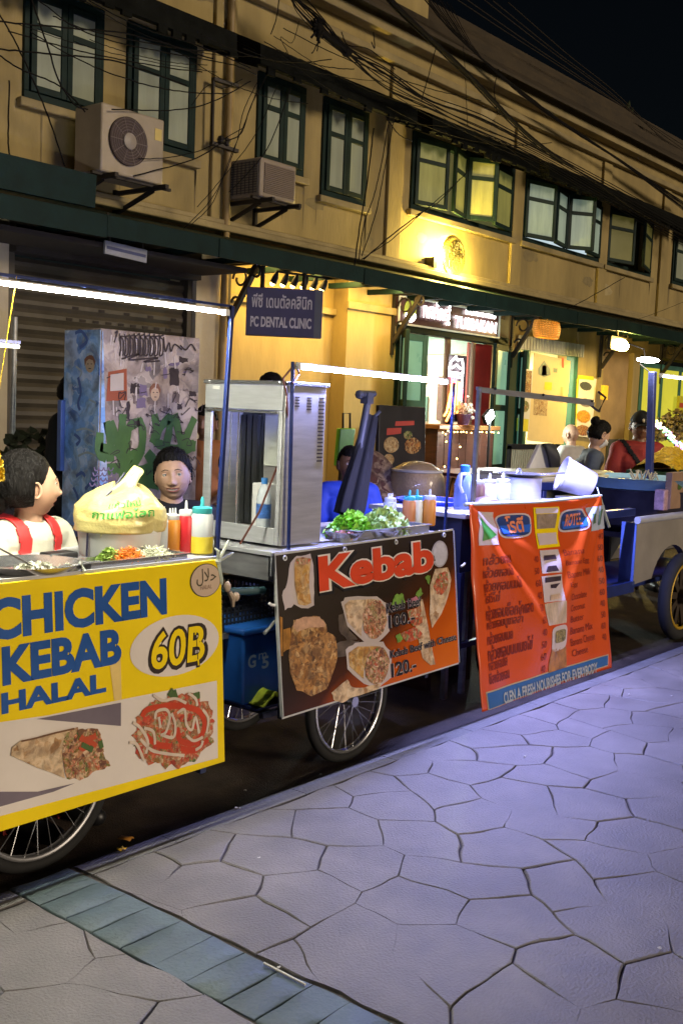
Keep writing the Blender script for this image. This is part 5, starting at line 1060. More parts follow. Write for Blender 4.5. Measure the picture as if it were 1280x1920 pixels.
def crate(name, label, x0, x1, y0, y1, z0, z1, mat):
    m = MB(); m.rng(x0, x1, y0, y1, z0, z0+.008); n = 7
    for z in [z0+.01+(z1-z0-.02)*k/n for k in range(n+1)]:
        m.bar((x0, y0, z), (x1, y0, z), .007); m.bar((x0, y1, z), (x1, y1, z), .007); m.bar((x0, y0, z), (x0, y1, z), .007); m.bar((x1, y0, z), (x1, y1, z), .007)
    k = x0
    while k <= x1+.001: m.bar((k, y0, z0), (k, y0, z1), .007); m.bar((k, y1, z0), (k, y1, z1), .007); k += (x1-x0)/16
    k = y0
    while k <= y1+.001: m.bar((x0, k, z0), (x0, k, z1), .007); m.bar((x1, k, z0), (x1, k, z1), .007); k += (y1-y0)/12
    m.bar((x0-.006, y0-.006, z1), (x1+.006, y0-.006, z1), .022, .014); m.bar((x0-.006, y1, z1), (x1, y1, z1), .022, .014); m.bar((x0-.006, y0, z1), (x0-.006, y1, z1), .022, .014); m.bar((x1, y0, z1), (x1, y1, z1), .022, .014)
    return lone(name, m, mat, label, 'basket', org=((x0+x1)/2, (y0+y1)/2, z0))
a = P(432, 1078, Y=3.2); crate('plastic_basket', 'dark perforated plastic basket on the ledge between the yellow sign and the kebab sign', a.x-.08, a.x+.28, 3.2, 3.48, .60, .77, M('basketgrey', (.05, .05, .06), .5))
m = MB(); m.rng(a.x-.08, 4.39, 3.18, 3.53, .572, .592); m.rng(3.34, 3.37, 3.2, 3.5, .295, .57); obj('middle_shelf', m, 'steel_dull', c2)
m = MB(); random.seed(17); m.sheet(lambda u, v: Vector((3.22+.5*u, 3.12+.05*math.sin(u*9)+.03*v, .30+.27*v)), 24, 6); lone('black_sack', m, M('sackblack', (.018, .014, .018), .45, var=.5, scale=14, bump=.6), 'crumpled dark sack hanging behind the blue storage bin', 'sack', org=(3.4, 3.15, .24), solid=.01)
a = P(432, 1118, Y=2.99); m = MB(); m.ball(a+Vector((-.02, 0, .04)), (.018, .014, .022), 10); m.ball(a+Vector((.03, 0, -.005)), (.018, .014, .02), 10); m.tube([a+Vector((-.015, -.01, .02)), a+Vector((.0, -.012, -.005)), a+Vector((.006, -.01, -.04))], [.010, .012, .006], 8); lone('rope_knot', m, M('knottan', (.42, .32, .22), .7, var=.3, scale=40), 'tan cord knot hanging between the yellow sign and the kebab sign', 'knot', org=a)
# ---- things on the yellow cart
zc = CZ
pb_ = P(232, 1048, Y=3.1); bx, by = (P(165, 1040, Y=3.1).x+P(292, 1040, Y=3.1).x)/2, 3.12; br_ = (P(292, 1040, Y=3.1).x-P(170, 1040, Y=3.1).x)/2
bk = thing('bucket', 'white plastic bucket standing under the yellow bag on the yellow sign cart', 'bucket', (bx, by, zc)); m = MB(); m.lathe((bx, by, zc), [(br_*.9, 0), (br_*.95, .01), (br_*1.0, .09), (br_*1.03, .092), (br_*1.03, .105), (br_*.97, .105)], 32, cap=False); m.lathe((bx, by, zc), [(0, .003), (br_*.9, .003)], 24, cap=False); obj('bucket_wall', m, 'white_plastic', bk)
m = MB(); m.tube([(bx-br_*1.02, by-.01, zc+.005), (bx-br_*1.05, by-.02, zc+.12), (bx-br_*.98, by-.02, zc+.17), (bx-br_*.45, by-.03, zc+.235), (bx, by-.02, zc+.30)], .004, 6); obj('bail', m, M('bailnavy', (.02, .02, .06), .5), bk)
def bagf(u, v):
    a = u*2*math.pi; prof = [(0, 1.13), (.25, 1.15), (.5, 1.09), (.72, .88), (.88, .55), (1, .22)]
    for (v0, r0), (v1, r1) in zip(prof, prof[1:]):
        if v0 <= v <= v1: r = r0+(r1-r0)*(v-v0)/(v1-v0); break
    r *= br_*(1+.05*math.sin(a*7+v*5)*v+.035*noise.noise(Vector((math.cos(a)*7, math.sin(a)*7, v*9)))+.05*noise.noise(Vector((math.cos(a)*2, math.sin(a)*2, v*3)))); z = zc+.093+.165*v+.012*math.sin(a*3)*v
    return Vector((bx+.012*v+r*math.cos(a), by+r*.92*math.sin(a), z))
bg_ = thing('plastic_bag', 'yellow plastic bag with green lettering tied over the white bucket', 'bag', (bx, by, zc+.09)); M('bagyellow', (.62, .52, .20), .32, var=.14, scale=9, bump=.7, bscale=26, coat=.25)
m = MB(); m.sheet(bagf, 48, 22); obj('bag_body', m, 'bagyellow', bg_, solid=.001)
pt = P(264, 881, Y=3.08); q0 = P(180, 985, Y=3.06); q1 = P(205, 960, Y=3.08); m = MB(); m.sheet(lambda u, v: (q0+(pt-q0)*u)+Vector((.02*math.sin(v*3.1), .05*(v-.5)+.012*math.sin(u*8), (.055*(1-u)+.022)*(v-.5)*2*.6+.012*math.sin(u*3.1))), 18, 8)
qq = P(292, 950, Y=3.06); m.sheet(lambda u, v: Vector((bx+.02, by, zc+.25))+(qq-Vector((bx+.02, by, zc+.25)))*u+Vector((.0, .06*(v-.5), .03*math.sin(u*3)+.02*math.sin(v*6)-.03*abs(v-.5))), 12, 8); obj('bag_handle', m, 'bagyellow', bg_, solid=.0015)
m = MB(); a0_ = math.atan2(-by, -bx)
def bagsurf(u, v, l):
    p = bagf(((a0_+math.asin(max(-.97, min(.97, u))))/(2*math.pi)) % 1, max(0, min(.99, v))); d = (p-Vector((bx, by, p.z-.02))).normalized(); return p+d*.004
text_mb(m, 'กาแฟอโลก', None, -.58, .34, .74, .54, bold=.02, surf=bagsurf); obj('lettering', m, M('baggreen', (.05, .32, .04), .5), bg_); m = MB(); text_mb(m, 'แก้วใหม่', None, -.28, .57, .50, .73, bold=.02, surf=bagsurf); obj('lettering', m, 'baggreen', bg_)
# sauce bottles on the yellow cart
for k, (px, col, cap, lab, r, h, nz, low) in enumerate([(301, 'bottle_clear', 'cap_white', 'white squeeze bottle with three nozzles next to the yellow bag', .030, .185, 'triple', None), (322, 'sauce_orange', 'cap_white', 'orange squeeze bottle second in the row beside the yellow bag', .030, .18, 'triple', None), (347, 'sauce_ketch', 'cap_white', 'red ketchup squeeze bottle with a white nozzle beside the orange one', .030, .20, 'cone', None), (377, 'bottle_clear', 'cap_aqua', 'large clear squeeze bottle with aqua cap and yellow sauce next to the red bottle', .043, .215, 'cone', .42)]):
    y = (3.05, 3.03, 3.01, 2.97)[k]; p = P(px, 1040, Y=y); bottle('squeeze_bottle', lab, p.x, y, zc, r, h, col, cap, nz, lower=low)
tray('food_tray', 'steel food tray of carrot and cabbage on the yellow sign cart', P(170, 1050, Y=2.9).x, P(330, 1040, Y=2.9).x+.05, 2.895, 3.0, zc, .022, 'chrome')
cc = P(235, 1047, Y=2.95); m = MB(); heap(m, (cc.x+.01, 2.95, zc+.004), .06, .045, .045, 420, .018, 'shred', 9); lone('shredded_carrot', m, M('carrot', (.72, .20, .01), .5, var=.2, scale=60), 'heap of bright orange shredded carrot in the steel tray', 'carrot', org=(cc.x, 2.95, zc))
cc = P(287, 1045, Y=2.94); m = MB(); heap(m, (cc.x, 2.945, zc+.004), .085, .045, .036, 520, .022, 'shred', 10); lone('shredded_cabbage', m, M('cabbagew', (.62, .64, .46), .5, var=.15, scale=60), 'white shredded cabbage beside the carrot in the steel tray', 'cabbage', org=(cc.x, 2.945, zc))
cc = P(205, 1046, Y=2.98); m = MB(); heap(m, (cc.x, 2.98, zc+.004), .05, .03, .04, 160, .016, 'leaf', 11); lone('chopped_lettuce', m, M('lettuce2', (.35, .5, .12), .5, var=.3, scale=50), 'light green chopped lettuce behind the carrot in the steel tray', 'lettuce', org=(cc.x, 2.98, zc))
cc = P(70, 1062, Y=2.95); t = thing('metal_plate', 'wide metal plate heaped with white filling in front of the red apron', 'plate', (cc.x, 2.97, zc)); m = MB(); m.lathe((cc.x, 2.99, zc), [(0, .004), (.12, .004), (.165, .028), (.17, .028), (.125, .0)], 36, cap=False); obj('plate_rim', m, 'chrome', t)
m = MB(); heap(m, (cc.x, 2.96, zc+.006), .07, .05, .02, 160, .014, 'leaf', 13); lone('white_filling', m, M('ricewhite', (.62, .62, .5), .5, var=.15, scale=60), 'white creamy filling heaped on the metal plate', 'food', org=(cc.x, 2.96, zc))
cc = P(128, 1063, Y=2.90); m = MB(); heap(m, (cc.x, 2.91, zc), .035, .022, .024, 150, .010, 'shred', 15); lone('shredded_onion', m, 'ricewhite', 'small pile of white shredded onion between the metal plate and the spoon', 'onion', org=(cc.x, 2.91, zc))
a, b = P(-20, 1018, Y=3.02), P(48, 1054, Y=2.98); m = MB(); m.bar(a, b, .012, .006); m.bar(b, b+(b-a).normalized()*.06, .05, .004); lone('spatula', m, M('spatgrey', (.10, .09, .09), .4, metal=.7), 'dark metal spatula leaning into the plate of filling', 'spatula', org=b)
a = P(152, 1062, Y=2.885); m = MB(); m.tube([a+Vector((-.05, 0, .004)), a+Vector((.0, 0, .006)), a+Vector((.09, .02, .008))], .004, 6); m.ball(a+Vector((-.06, 0, .006)), (.028, .02, .006), 10); lone('spoon', m, 'chrome', 'shiny spoon lying at the front edge of the yellow sign cart', 'spoon', org=a)
cc = P(118, 1045, Y=3.08); m = MB(); m.rng(cc.x-.055, cc.x+.06, 3.07, 3.14, zc, zc+.032); lone('black_container', m, 'black_plastic', 'small black container at the elbow of the seller with the red apron', 'container', org=(cc.x, 3.1, zc), bevel=.006)
a = P(2, 840, Y=3.05); m = MB(); random.seed(19)
heap(m, a+Vector((-.05, 0, -.10)), .045, .045, .17, 900, .016, seed=19)
m.tube([a+Vector((-.03, 0, .05)), (a.x-.03, 2.93, pb.z)], .0012, 5); lone('flower_garland', m, M('marigold', (.72, .48, .01), .6, var=.3, scale=60, bump=.5), 'bright yellow flower garland hanging by a string over the yellow sign cart', 'garland', org=a)
# ---------------- banner cart (orange menu)
BZ = 1.02
c3 = thing('food_cart', 'small cart hidden behind the long orange menu banner', 'food cart', (5.6, 3.4, RZ))
m = MB(); m.rng(4.84, 6.36, 3.10, 3.75, BZ-.025, BZ); obj('counter', m, 'steel', c3, bevel=.003); m = MB(); m.rng(4.87, 6.33, 3.14, 3.72, BZ-.32, BZ-.03); obj('counter_box', m, M('boxnavy', (.015, .02, .05), .5), c3)
m = MB()
for x in (4.88, 6.32):
    for y in (3.14, 3.7): m.bar((x, y, .2), (x, y, BZ-.32), .035)
    m.bar((x, 3.16, .3), (x, 3.68, .3), .03)
m.bar((4.9, 3.14, .3), (6.3, 3.14, .3), .03); m.bar((4.9, 3.7, .3), (6.3, 3.7, .3), .03); obj('frame', m, 'navypaint', c3)
wheel(c3, 5.5, 3.22, .28, 'steel_dull'); wheel(c3, 5.5, 3.75, .28, 'steel_dull')
p0, p1, p2 = P(887, 915, Y=3.12), P(898, 725, Y=3.12), P(1110, 752, Y=3.12)
m = MB(); m.bar((p0.x, 3.12, BZ), p1, .020, up=(0, 1, 0)); m.bar(p1+Vector((-.02, 0, -.01)), p2, .017); obj('lamp_post', m, 'steel_dull', c3, split=True)
m = MB(); q0_, q1_ = p1+Vector((.02, .006, -.020)), p2+Vector((-.02, .006, -.020)); m.bar(q0_, q1_, .014, .008); obj('led_strip', m, M('led_strip', (1, 1, 1), .5, var=0, emit=(.36, .40, 1), es=20), c3)
m = MB(); m.bar(p1+Vector((0, -.012, -.018)), p2+Vector((0, -.012, -.018)), .004, .024); obj('lamp_lip', m, 'steel_dull', c3)
mid_ = (p1+p2)/2; lamp('strip_light', 'AREA', mid_+Vector((0, .004, -.026)), 92, (.34, .38, 1), c3, shape='RECTANGLE', size=(p2-p1).length*.96, size_y=.014, rot=(0, math.atan2(-(p2-p1).z, (p2-p1).x), 0))
m = MB()
for k in (.1, .5, .97): q = p1+(p2-p1)*k; m.ball(q+Vector((0, -.018, -.002)), .008, 6)
m.tube([p2+Vector((-.1, 0, .0)), p2+Vector((.05, .0, -.05)), p2+Vector((.2, .05, -.06)), p2+Vector((.28, .05, .03)), p2+Vector((.12, .02, .06))], .008, 6); obj('wire', m, 'cable_grey', c3)
F3 = FR(P(900, 1335, Y=2.9), P(1143, 1252, Y=2.9), P(885, 945, Y=3.06))
def cloth(u, v, l=0):
    s, t = u/F3.w, v/F3.h
    d = .010*math.sin(6*s+1.2)*(1-t)
    for cx, sg in ((.0, 1), (1.0, -1)):
        dx, dy = (s-cx)*sg*F3.w/F3.h, max(0, 1.0-t); r = math.hypot(dx, dy); th = math.atan2(dx, dy+1e-6)
        d += .016*math.sin(th*13+cx*2)*min(1, r*2.2)*max(0, 1.15-r)
    for cx, sg in ((0., 1), (1., -1)):                   # creases from the top corners meet low in the middle
        ax_, ay_ = .5-cx, -.74; ex, ey = s-cx, t-1.0; ll = math.hypot(ax_, ay_); al = max(0, min(1, (ex*ax_+ey*ay_)/ll**2)); ds_ = math.hypot(ex-ax_*al, ey-ay_*al)
        sd_ = (ex*ay_-ey*ax_)*sg; d += .034*math.exp(-(ds_/(.045 if sd_ < 0 else .10))**2)*(.3+.7*math.sin(math.pi*min(1, al*.85+.12)))
    c = (s-.5)/(.05+.43*t); d += .030*math.exp(-c**4)*math.sin(min(1, max(0, (1-t)*1.15))*math.pi)*(.35+.65*(1-t))
    d += .006*noise.noise(Vector((s*7, t*7, 0)))
    sag = -.035*math.sin(math.pi*max(0, min(1, s)))*max(0, t-.6)/.4*0.4
    return F3.at(u, v+sag, d+l)
bn = thing('menu_banner', 'long orange vinyl menu banner with blue labels hanging down to the pavement', 'banner', F3.O)
m = MB(); m.sheet(lambda a, b: cloth(a*F3.w, b*F3.h), 90, 90); obj('cloth', m, M('bannerorange', (.66, .085, .012), .30, var=.08, scale=3, coat=.25), bn, solid=.0012, ang=80)
def pxq(pts): return [F3.px(*p) for p in pts]
def patch(name, pts, mat, lift=.003, n=16, par=None):
    """piece of print lying in the folds: corners tl,tr,br,bl in photo pixels"""
    q = pxq(pts); m = MB(); m.sheet(lambda a, b: cloth(*[(q[3][i]*(1-a)+q[2][i]*a)*(1-b)+(q[0][i]*(1-a)+q[1][i]*a)*b for i in (0, 1)], lift), n, n); return obj(name, m, mat, bn, ang=80)
def z3(*l): return [(880+x/4.57, 930+y/4.57) for x, y in l]
def rlabel(name, tl, br, mat, lift, rnd=.3, skew=0):
    u0, v1 = F3.px(*tl); u1, v0 = F3.px(*br); m = MB(); n = 24; w, h = (u1-u0)/2, (v1-v0)/2; cu, cv = (u0+u1)/2, (v0+v1)/2
    def pt(a, r):
        t = 2*math.pi*a; c, s = math.cos(t), math.sin(t); k = 1/(abs(c)**4+abs(s)**4)**.25; return cu+w*k*c*r, cv+h*k*s*r
    m.sheet(lambda a, b: cloth(*pt(a, b), lift), 40, 8); return obj(name, m, mat, bn, ang=80)
M('labwhite', (.62, .52, .50), .35, var=.05); M('labnavy', (.03, .06, .20), .35, var=.1); M('lablue', (.03, .14, .62), .35); M('barblue', (.03, .13, .36), .35, var=.1); M('laborange', (.80, .26, .12), .4); M('menuink', (.24, .022, .008), .45)
for tl, br in (((926, 962), (995, 1003)), ((1043, 954), (1097, 992))):
    rlabel('label_border', tl, br, 'labwhite', .0035); rlabel('label_panel', (tl[0]+3, tl[1]+3), (br[0]-3, br[1]-3), 'labnavy', .0055)
patch('label_wave', [(931, 984), (992, 980), (988, 995), (936, 999)], 'lablue', .0072, 10); patch('label_wave', [(1049, 976), (1094, 968), (1091, 985), (1055, 990)], 'lablue', .0072, 10)
def btext(items, mat, lift, bold=.02):
    for b, tl, br in items: m = MB(); text_px(m, b, F3, tl, br, lift=lift, bold=bold, surf=cloth); obj('lettering', m, mat, bn, ang=80)
btext([('โรตี', (944, 965), (978, 995)), ('ROTEE', (1054, 962), (1086, 982))], 'laborange', .0095, .03)
patch('yellow_label', z3((530, 80), (745, 75), (765, 425), (565, 445)), 'signyellow', .0035); patch('white_slip', z3((548, 88), (732, 82), (728, 130), (550, 135)), 'labwhite', .006, 8); patch('tan_panel', z3((556, 140), (722, 135), (720, 262), (566, 270)), M('bannertan', (.30, .22, .15), .45, var=.3, scale=40), .006, 8); patch('white_slip', z3((565, 310), (740, 300), (748, 400), (580, 415)), 'labwhite', .006, 8)
patch('leaf_square', z3((40, 130), (205, 128), (215, 412), (48, 425)), 'labwhite', .0035); patch('leaf_square', z3((985, 95), (1125, 80), (1130, 280), (1005, 300)), M('labpale', (.45, .5, .6), .3, var=.15), .0035)
patch('leaf_picture', z3((60, 180), (110, 240), (200, 330), (70, 385)), M('leafprint', (.05, .26, .03), .4, var=.2), .0065, 8); patch('leaf_picture', z3((1070, 130), (1105, 110), (1090, 240), (1050, 250)), M('leafprint2', (.10, .18, .10), .4, var=.3), .0065, 8); patch('leaf_picture', z3((1010, 150), (1040, 150), (1040, 230), (1015, 240)), 'leafprint2', .0065, 6)
for q, bits in ((((582, 460), (745, 450), (755, 655), (596, 665)), (((620, 505), (715, 497), (718, 535), (612, 550)), ((640, 600), (705, 592), (725, 640), (622, 655)))), (((588, 690), (752, 668), (768, 895), (612, 915)), (((612, 700), (742, 685), (742, 725), (614, 745)), ((655, 760), (735, 745), (700, 790), (660, 790))))):
    patch('dish_picture', z3(*q), 'labwhite', .0035)
    for k, b in enumerate(bits): patch('dish_dark', z3(*b), M('dishdark', (.05, .03, .04), .4, var=.4, scale=30) if 'dishdark' not in MATS else 'dishdark', .0065, 6)
patch('dish_cream', z3((660, 850), (735, 835), (745, 875), (655, 895)), M('creamprint', (.6, .42, .28), .4, var=.3, scale=30), .0065, 6)
patch('dish_picture', z3((614, 925), (775, 895), (803, 1085), (640, 1112)), M('dishcream', (.55, .42, .30), .4, var=.25, scale=14, stretch=(3, 1, 1)), .0035); patch('dish_picture', z3((678, 1318), (828, 1290), (838, 1480), (680, 1520)), M('dishgold', (.42, .18, .05), .4, var=.5, scale=14), .0035)
rlabel('plate_picture', z3((660, 1130))[0], z3((832, 1300))[0], 'labwhite', .0035); rlabel('plate_food', z3((695, 1160))[0], z3((812, 1240))[0], food('noodles', [(.45, .33, .10), (.2, .17, .08), (.55, .45, .2), (.1, .1, .05)], 60), .006)
patch('bottom_border', z3((118, 1680), (1168, 1355), (1170, 1455), (135, 1835)), M('borderpale', (.52, .40, .26), .4), .003, 30); patch('bottom_bar', z3((126, 1690), (1162, 1365), (1164, 1447), (142, 1825)), 'barblue', .0055, 30)
btext([('CLEN A FRESH NOURISHES FOR EVERYBODY', (938, 1299), (1117, 1260))], M('letterpale', (.42, .46, .5), .5), .009, .03)
lt = ['กล้วยหอม', 'กล้วยหอมไข่', 'กล้วยหอมนมไข่', 'โรตีไข่', 'กล้วยหอมช็อกโกแลต', 'กล้วยหอมนูเทลล่า', 'กล้วยหอมเนย', 'กล้วยหอมนมเนยไข่', 'กล้วยหอมชีส', 'ชีสกล้วยหอม']
it = []
for k, t in enumerate(lt):
    x0 = 900+k*1.1; y0 = 1039+k*24.6; w = (52, 48, 62, 30, 82, 66, 52, 86, 42, 44)[k]; sl = -.16*w*(.3+.07*k)
    it.append((t, (x0, y0), (x0+w, y0+17+sl)))
btext(it, 'menuink', .0045, .02)
it = []
for k, t in enumerate(['Banana', 'Banana Egg', 'Banana Milk', 'Egg', 'Chocolate', 'Coconut', 'Butter', 'Banana Mix', 'Banana Cheese', 'Cheese']):
    x0 = 1050+k*2.4; y0 = 1030+k*21.0; w = (34, 42, 44, 16, 36, 32, 28, 44, 46, 30)[k]; it.append((t, (x0, y0), (x0+w, y0+10-.22*w*(.4+.06*k))))
for k in range(10): it.append((str(40+10*(k % 3)), (995+k*2.0, 1042+k*23), (1004+k*2.0, 1053+k*23))); it.append((str(40+10*(k % 3)), (1118+k*.9, 1000+k*21), (1125+k*.9, 1010+k*21)))
btext(it, 'menuink', .0045, .0)
m = MB(); a, b = F3.at(0, F3.h, .01), F3.at(F3.w, F3.h, .01); m.tube([a+Vector((-.03, 0, 0)), a.lerp(b, .5)+Vector((0, 0, -.012)), b+Vector((.02, 0, 0))], .010, 8)
for q in (a, b): m.tube([q, q+Vector((.02, .03, .05))], .004, 6)
m.tube([b, b+Vector((.05, -.02, -.12)), b+Vector((.10, -.03, -.2))], [.008, .012, .010], 6); obj('top_cord', m, 'tieplastic', bn)
def pl(px, py, Y): return P(px, py, Y=Y)
for k, (px, col, lab) in enumerate([(893, 'sauce_brown', 'brown sauce squeeze bottle first in the row on the orange banner cart'), (915, 'sauce_cream', 'cream sauce squeeze bottle between the brown and the white one on the orange banner cart'), (940, 'bottle_clear', 'white squeeze bottle third in the row on the orange banner cart')]):
    p = pl(px, 940, 3.25); bottle('squeeze_bottle', lab, p.x, 3.25, BZ, .045, .20, col, 'cap_white')
p = pl(975, 940, 3.42); t = thing('cooking_pot', 'steel cooking pot with a plate for a lid on the orange banner cart', 'pot', (p.x, 3.42, BZ)); m = MB(); m.lathe((p.x, 3.42, BZ), [(.12, 0), (.125, .01), (.125, .15), (.135, .152)], 32); obj('pot_wall', m, 'steel', t); m = MB(); m.lathe((p.x, 3.42, BZ+.154), [(.08, 0), (.17, .022), (.175, .022), (.08, .006), (0, .006)], 32); m.bar((p.x+.1, 3.36, BZ+.17), (p.x+.32, 3.3, BZ+.18), .03, .008); m.tube([(p.x-.04+.03*math.cos(q), 3.42, BZ+.165+.04*math.sin(q)) for q in [math.pi*k/10 for k in range(11)]], .006, 6); obj('lid_plate', m, 'chrome', t)
p = pl(1078, 945, 3.35); t = thing('bucket', 'white bucket tipped on its side above the orange menu banner', 'bucket', (p.x, 3.35, BZ)); R = Vector((-.60, .72, .34)).to_track_quat('Z', 'Y').to_matrix(); m = MB(); m.lathe((p.x+.02, 3.36, BZ+.125), [(.085, -.11), (.09, -.10), (.115, .10), (.12, .10), (.12, .115), (.108, .115), (.085, -.095), (0, -.095)], 32, R, cap=False); m.lathe((p.x+.02, 3.36, BZ+.125), [(0, -.11), (.085, -.11)], 32, R, cap=False); obj('bucket_wall', m, M('bucketlilac', (.58, .56, .66), .35, var=.1, scale=8), t); m = MB(); m.rng(p.x-.08, p.x+.1, 3.26, 3.46, BZ+.001, BZ+.012); obj('rest_plate', m, 'steel_dull', t)
m = MB(); p = pl(915, 948, 3.12); m.ball(p+Vector((0, .02, .015)), (.11, .06, .035), 14); lone('wooden_board', m, 'darkwood', 'small dark brown wooden board under the brown sauce bottle on the orange banner', 'board', org=p)
# blue tub with jug behind the kebab cart
p = pl(835, 960, 3.5); t = thing('plastic_tub', 'wide blue plastic tub on a low table in front of the tan dome basket', 'tub', (p.x, 3.5, .92)); m = MB(); m.lathe((p.x, 3.6, .86), [(.16, 0), (.20, .17), (.215, .175), (.215, .185), (.195, .185), (.155, .01), (0, .01)], 28, cap=False); obj('tub_wall', m, M('tubblue', (.03, .06, .55), .3, var=.15), t); m = MB(); m.rng(p.x-.2, p.x+.3, 3.4, 3.75, .80, .858); m.rng(p.x-.18, p.x-.14, 3.45, 3.7, RZ, .8); m.rng(p.x+.24, p.x+.28, 3.45, 3.7, RZ, .8); obj('table', m, 'darkwood', t)
p = pl(868, 940, 3.3); t = thing('water_jug', 'clear water jug with a blue cap and white handle beside the brown sauce bottle', 'jug', (p.x, 3.3, .94)); z0 = P(868, 955, Y=3.3).z; m = MB(); m.lathe((p.x, 3.3, z0), [(.05, 0), (.055, .01), (.055, .14), (.04, .19), (.022, .215)], 20); obj('jug_body', m, M('jugblue', (.22, .32, .62), .2, var=.1, alpha=.75), t); m = MB(); m.lathe((p.x, 3.3, z0), [(.025, .21), (.027, .245), (.02, .25)], 14); obj('cap', m, 'capblue', t); m = MB(); m.tube([(p.x-.03, 3.28, z0+.2), (p.x-.085, 3.27, z0+.2), (p.x-.09, 3.27, z0+.14), (p.x-.06, 3.27, z0+.10)], .009, 8); obj('handle', m, 'white_plastic', t); m = MB(); m.rng(p.x-.12, p.x+.1, 3.2, 3.42, z0-.03, z0-.002); m.bar((p.x-.1, 3.3, z0-.03), (p.x-.1, 3.3, RZ), .03); m.bar((p.x+.08, 3.3, z0-.03), (p.x+.08, 3.3, RZ), .03); obj('side_shelf', m, 'steel_dull', t)
# dark apron cloth at the kebab sign end
a = P(850, 1000, Y=3.0); m = MB(); m.sheet(lambda u, v: Vector((4.47+.12*u, 3.0+.25*u+.02*math.sin(v*8+u*6), KZ-.02-.65*v+.01*math.sin(u*14))), 14, 20); lone('dark_cloth', m, M('clothdark', (.05, .055, .07), .8, var=.3), 'dark cloth hanging between the kebab sign and the orange banner', 'cloth', org=(4.5, 3.1, .9), solid=.004)
# ---------------- blue cart on the right
c4 = thing('food_cart', 'blue framed cart with a silver side box and a black tyred yellow rim wheel', 'food cart', (7.7, 3.4, RZ))
a, b = P(1197, 978, Y=3.12), P(1197, 1096, Y=3.12); bx0, bx1, z1_, z0_ = a.x, a.x+1.75, a.z-.01, b.z
wx_, wr = P(1256, 1110, Y=3.12).x, .325; wx_ = 7.74
m = MB(); N_ = 16; pts = [(bx0, 3.14, z1_), (bx0, 3.14, z0_), (bx0+.12, 3.14, z0_-.03)]
aw = [(wx_+(wr+.05)*math.cos(t), 3.14, RZ+wr+(wr+.05)*math.sin(t)) for t in [math.pi-.05-(math.pi-.1)*k/N_ for k in range(N_+1)]]; aw = [q for q in aw if q[2] > z0_-.02]; pts = [(bx0, 3.14, z1_), (bx0, 3.14, z0_)]+aw+[(bx1, 3.14, z0_), (bx1, 3.14, z1_)]; m.prism(pts, (0, .05, 0)); obj('side_panel', m, M('panelsilver', (.34, .31, .27), .45, metal=.4, var=.15, scale=3, dirt=.3), c4)
m = MB(); m.rng(bx0-.012, bx0-.002, 3.13, 3.24, z0_, z1_); obj('end_panel', m, M('panelblue', (.10, .16, .42), .4), c4); m = MB(); m.tube([(bx0-.03, 3.12, z1_+.02), (bx1, 3.12, z1_+.02)], .026, 10); obj('top_rail', m, 'steel', c4)
m = MB(); m.rng(bx0-.75, bx0+.02, 3.13, 3.19, z0_-.05, z0_+.03); m.rng(bx0-.75, bx0+.02, 3.84, 3.9, z0_-.05, z0_+.03); m.rng(bx0-.75, bx0-.69, 3.19, 3.84, z0_-.05, z0_+.03); m.rng(bx0-.68, bx1, 3.2, 3.83, z0_-.04, z0_-.005)
for x in (bx0-.6, bx0-.04, bx0+.9): m.bar((x, 3.86, z0_), (x, 3.86, 1.06), .05)
m.bar((bx0-.72, 3.16, z0_+.03), (bx0-.72, 3.16, .95), .05); m.rng(bx0-.75, bx1, 3.83, 3.89, 1.02, 1.08); m.rng(bx0-.75, bx1, 3.83, 3.89, .80, .84); m.rng(bx0-.75, bx0-.7, 3.2, 3.83, .9, .95); m.rng(bx0-.75, bx0-.02, 3.14, 3.2, .90, .95); obj('frame', m, 'bluepaint', c4, bevel=.004)
pp = P(1219, 885, Y=3.7); pq = P(1223, 690, Y=3.7); m = MB(); m.bar((pp.x, 3.7, .8), pq-Vector((0, 0, .03)), .055, up=(0, 1, 0)); obj('lamp_post', m, M('postblue', (.035, .045, .16), .45, var=.2), c4, bevel=.006)
def bigwheel(x, y):
    z = RZ+wr; m = MB(); tw = .045; m.tube([(x+(wr-tw)*math.cos(t), y, z+(wr-tw)*math.sin(t)) for t in [2*math.pi*k/56 for k in range(56)]], tw, 12, closed=True); w = obj('wheel', m, 'rubber', c4)
    m = MB(); R = wr-2*tw; m.tube([(x+R*math.cos(t), y-.025, z+R*math.sin(t)) for t in [2*math.pi*k/56 for k in range(56)]], .012, 8, closed=True); m.tube([(x+R*math.cos(t), y+.025, z+R*math.sin(t)) for t in [2*math.pi*k/56 for k in range(56)]], .012, 8, closed=True); obj('rim', m, M('rimyellow', (.55, .34, .03), .4, metal=.3) if 'rimyellow' not in MATS else 'rimyellow', w)
    m = MB()
    for k in range(9): t = 2*math.pi*k/9+.2; m.bar((x+.04*math.cos(t), y, z+.04*math.sin(t)), (x+R*math.cos(t), y, z+R*math.sin(t)), .05, .015, up=(0, 1, 0))
    m.tube([(x, y-.05, z), (x, y+.05, z)], .055, 14); obj('spokes', m, M('spokedark', (.05, .035, .02), .5, metal=.4) if 'spokedark' not in MATS else 'spokedark', w)
bigwheel(wx_, 3.06); bigwheel(wx_+.05, 3.98)
q = P(1140, 1110, Y=3.98); 
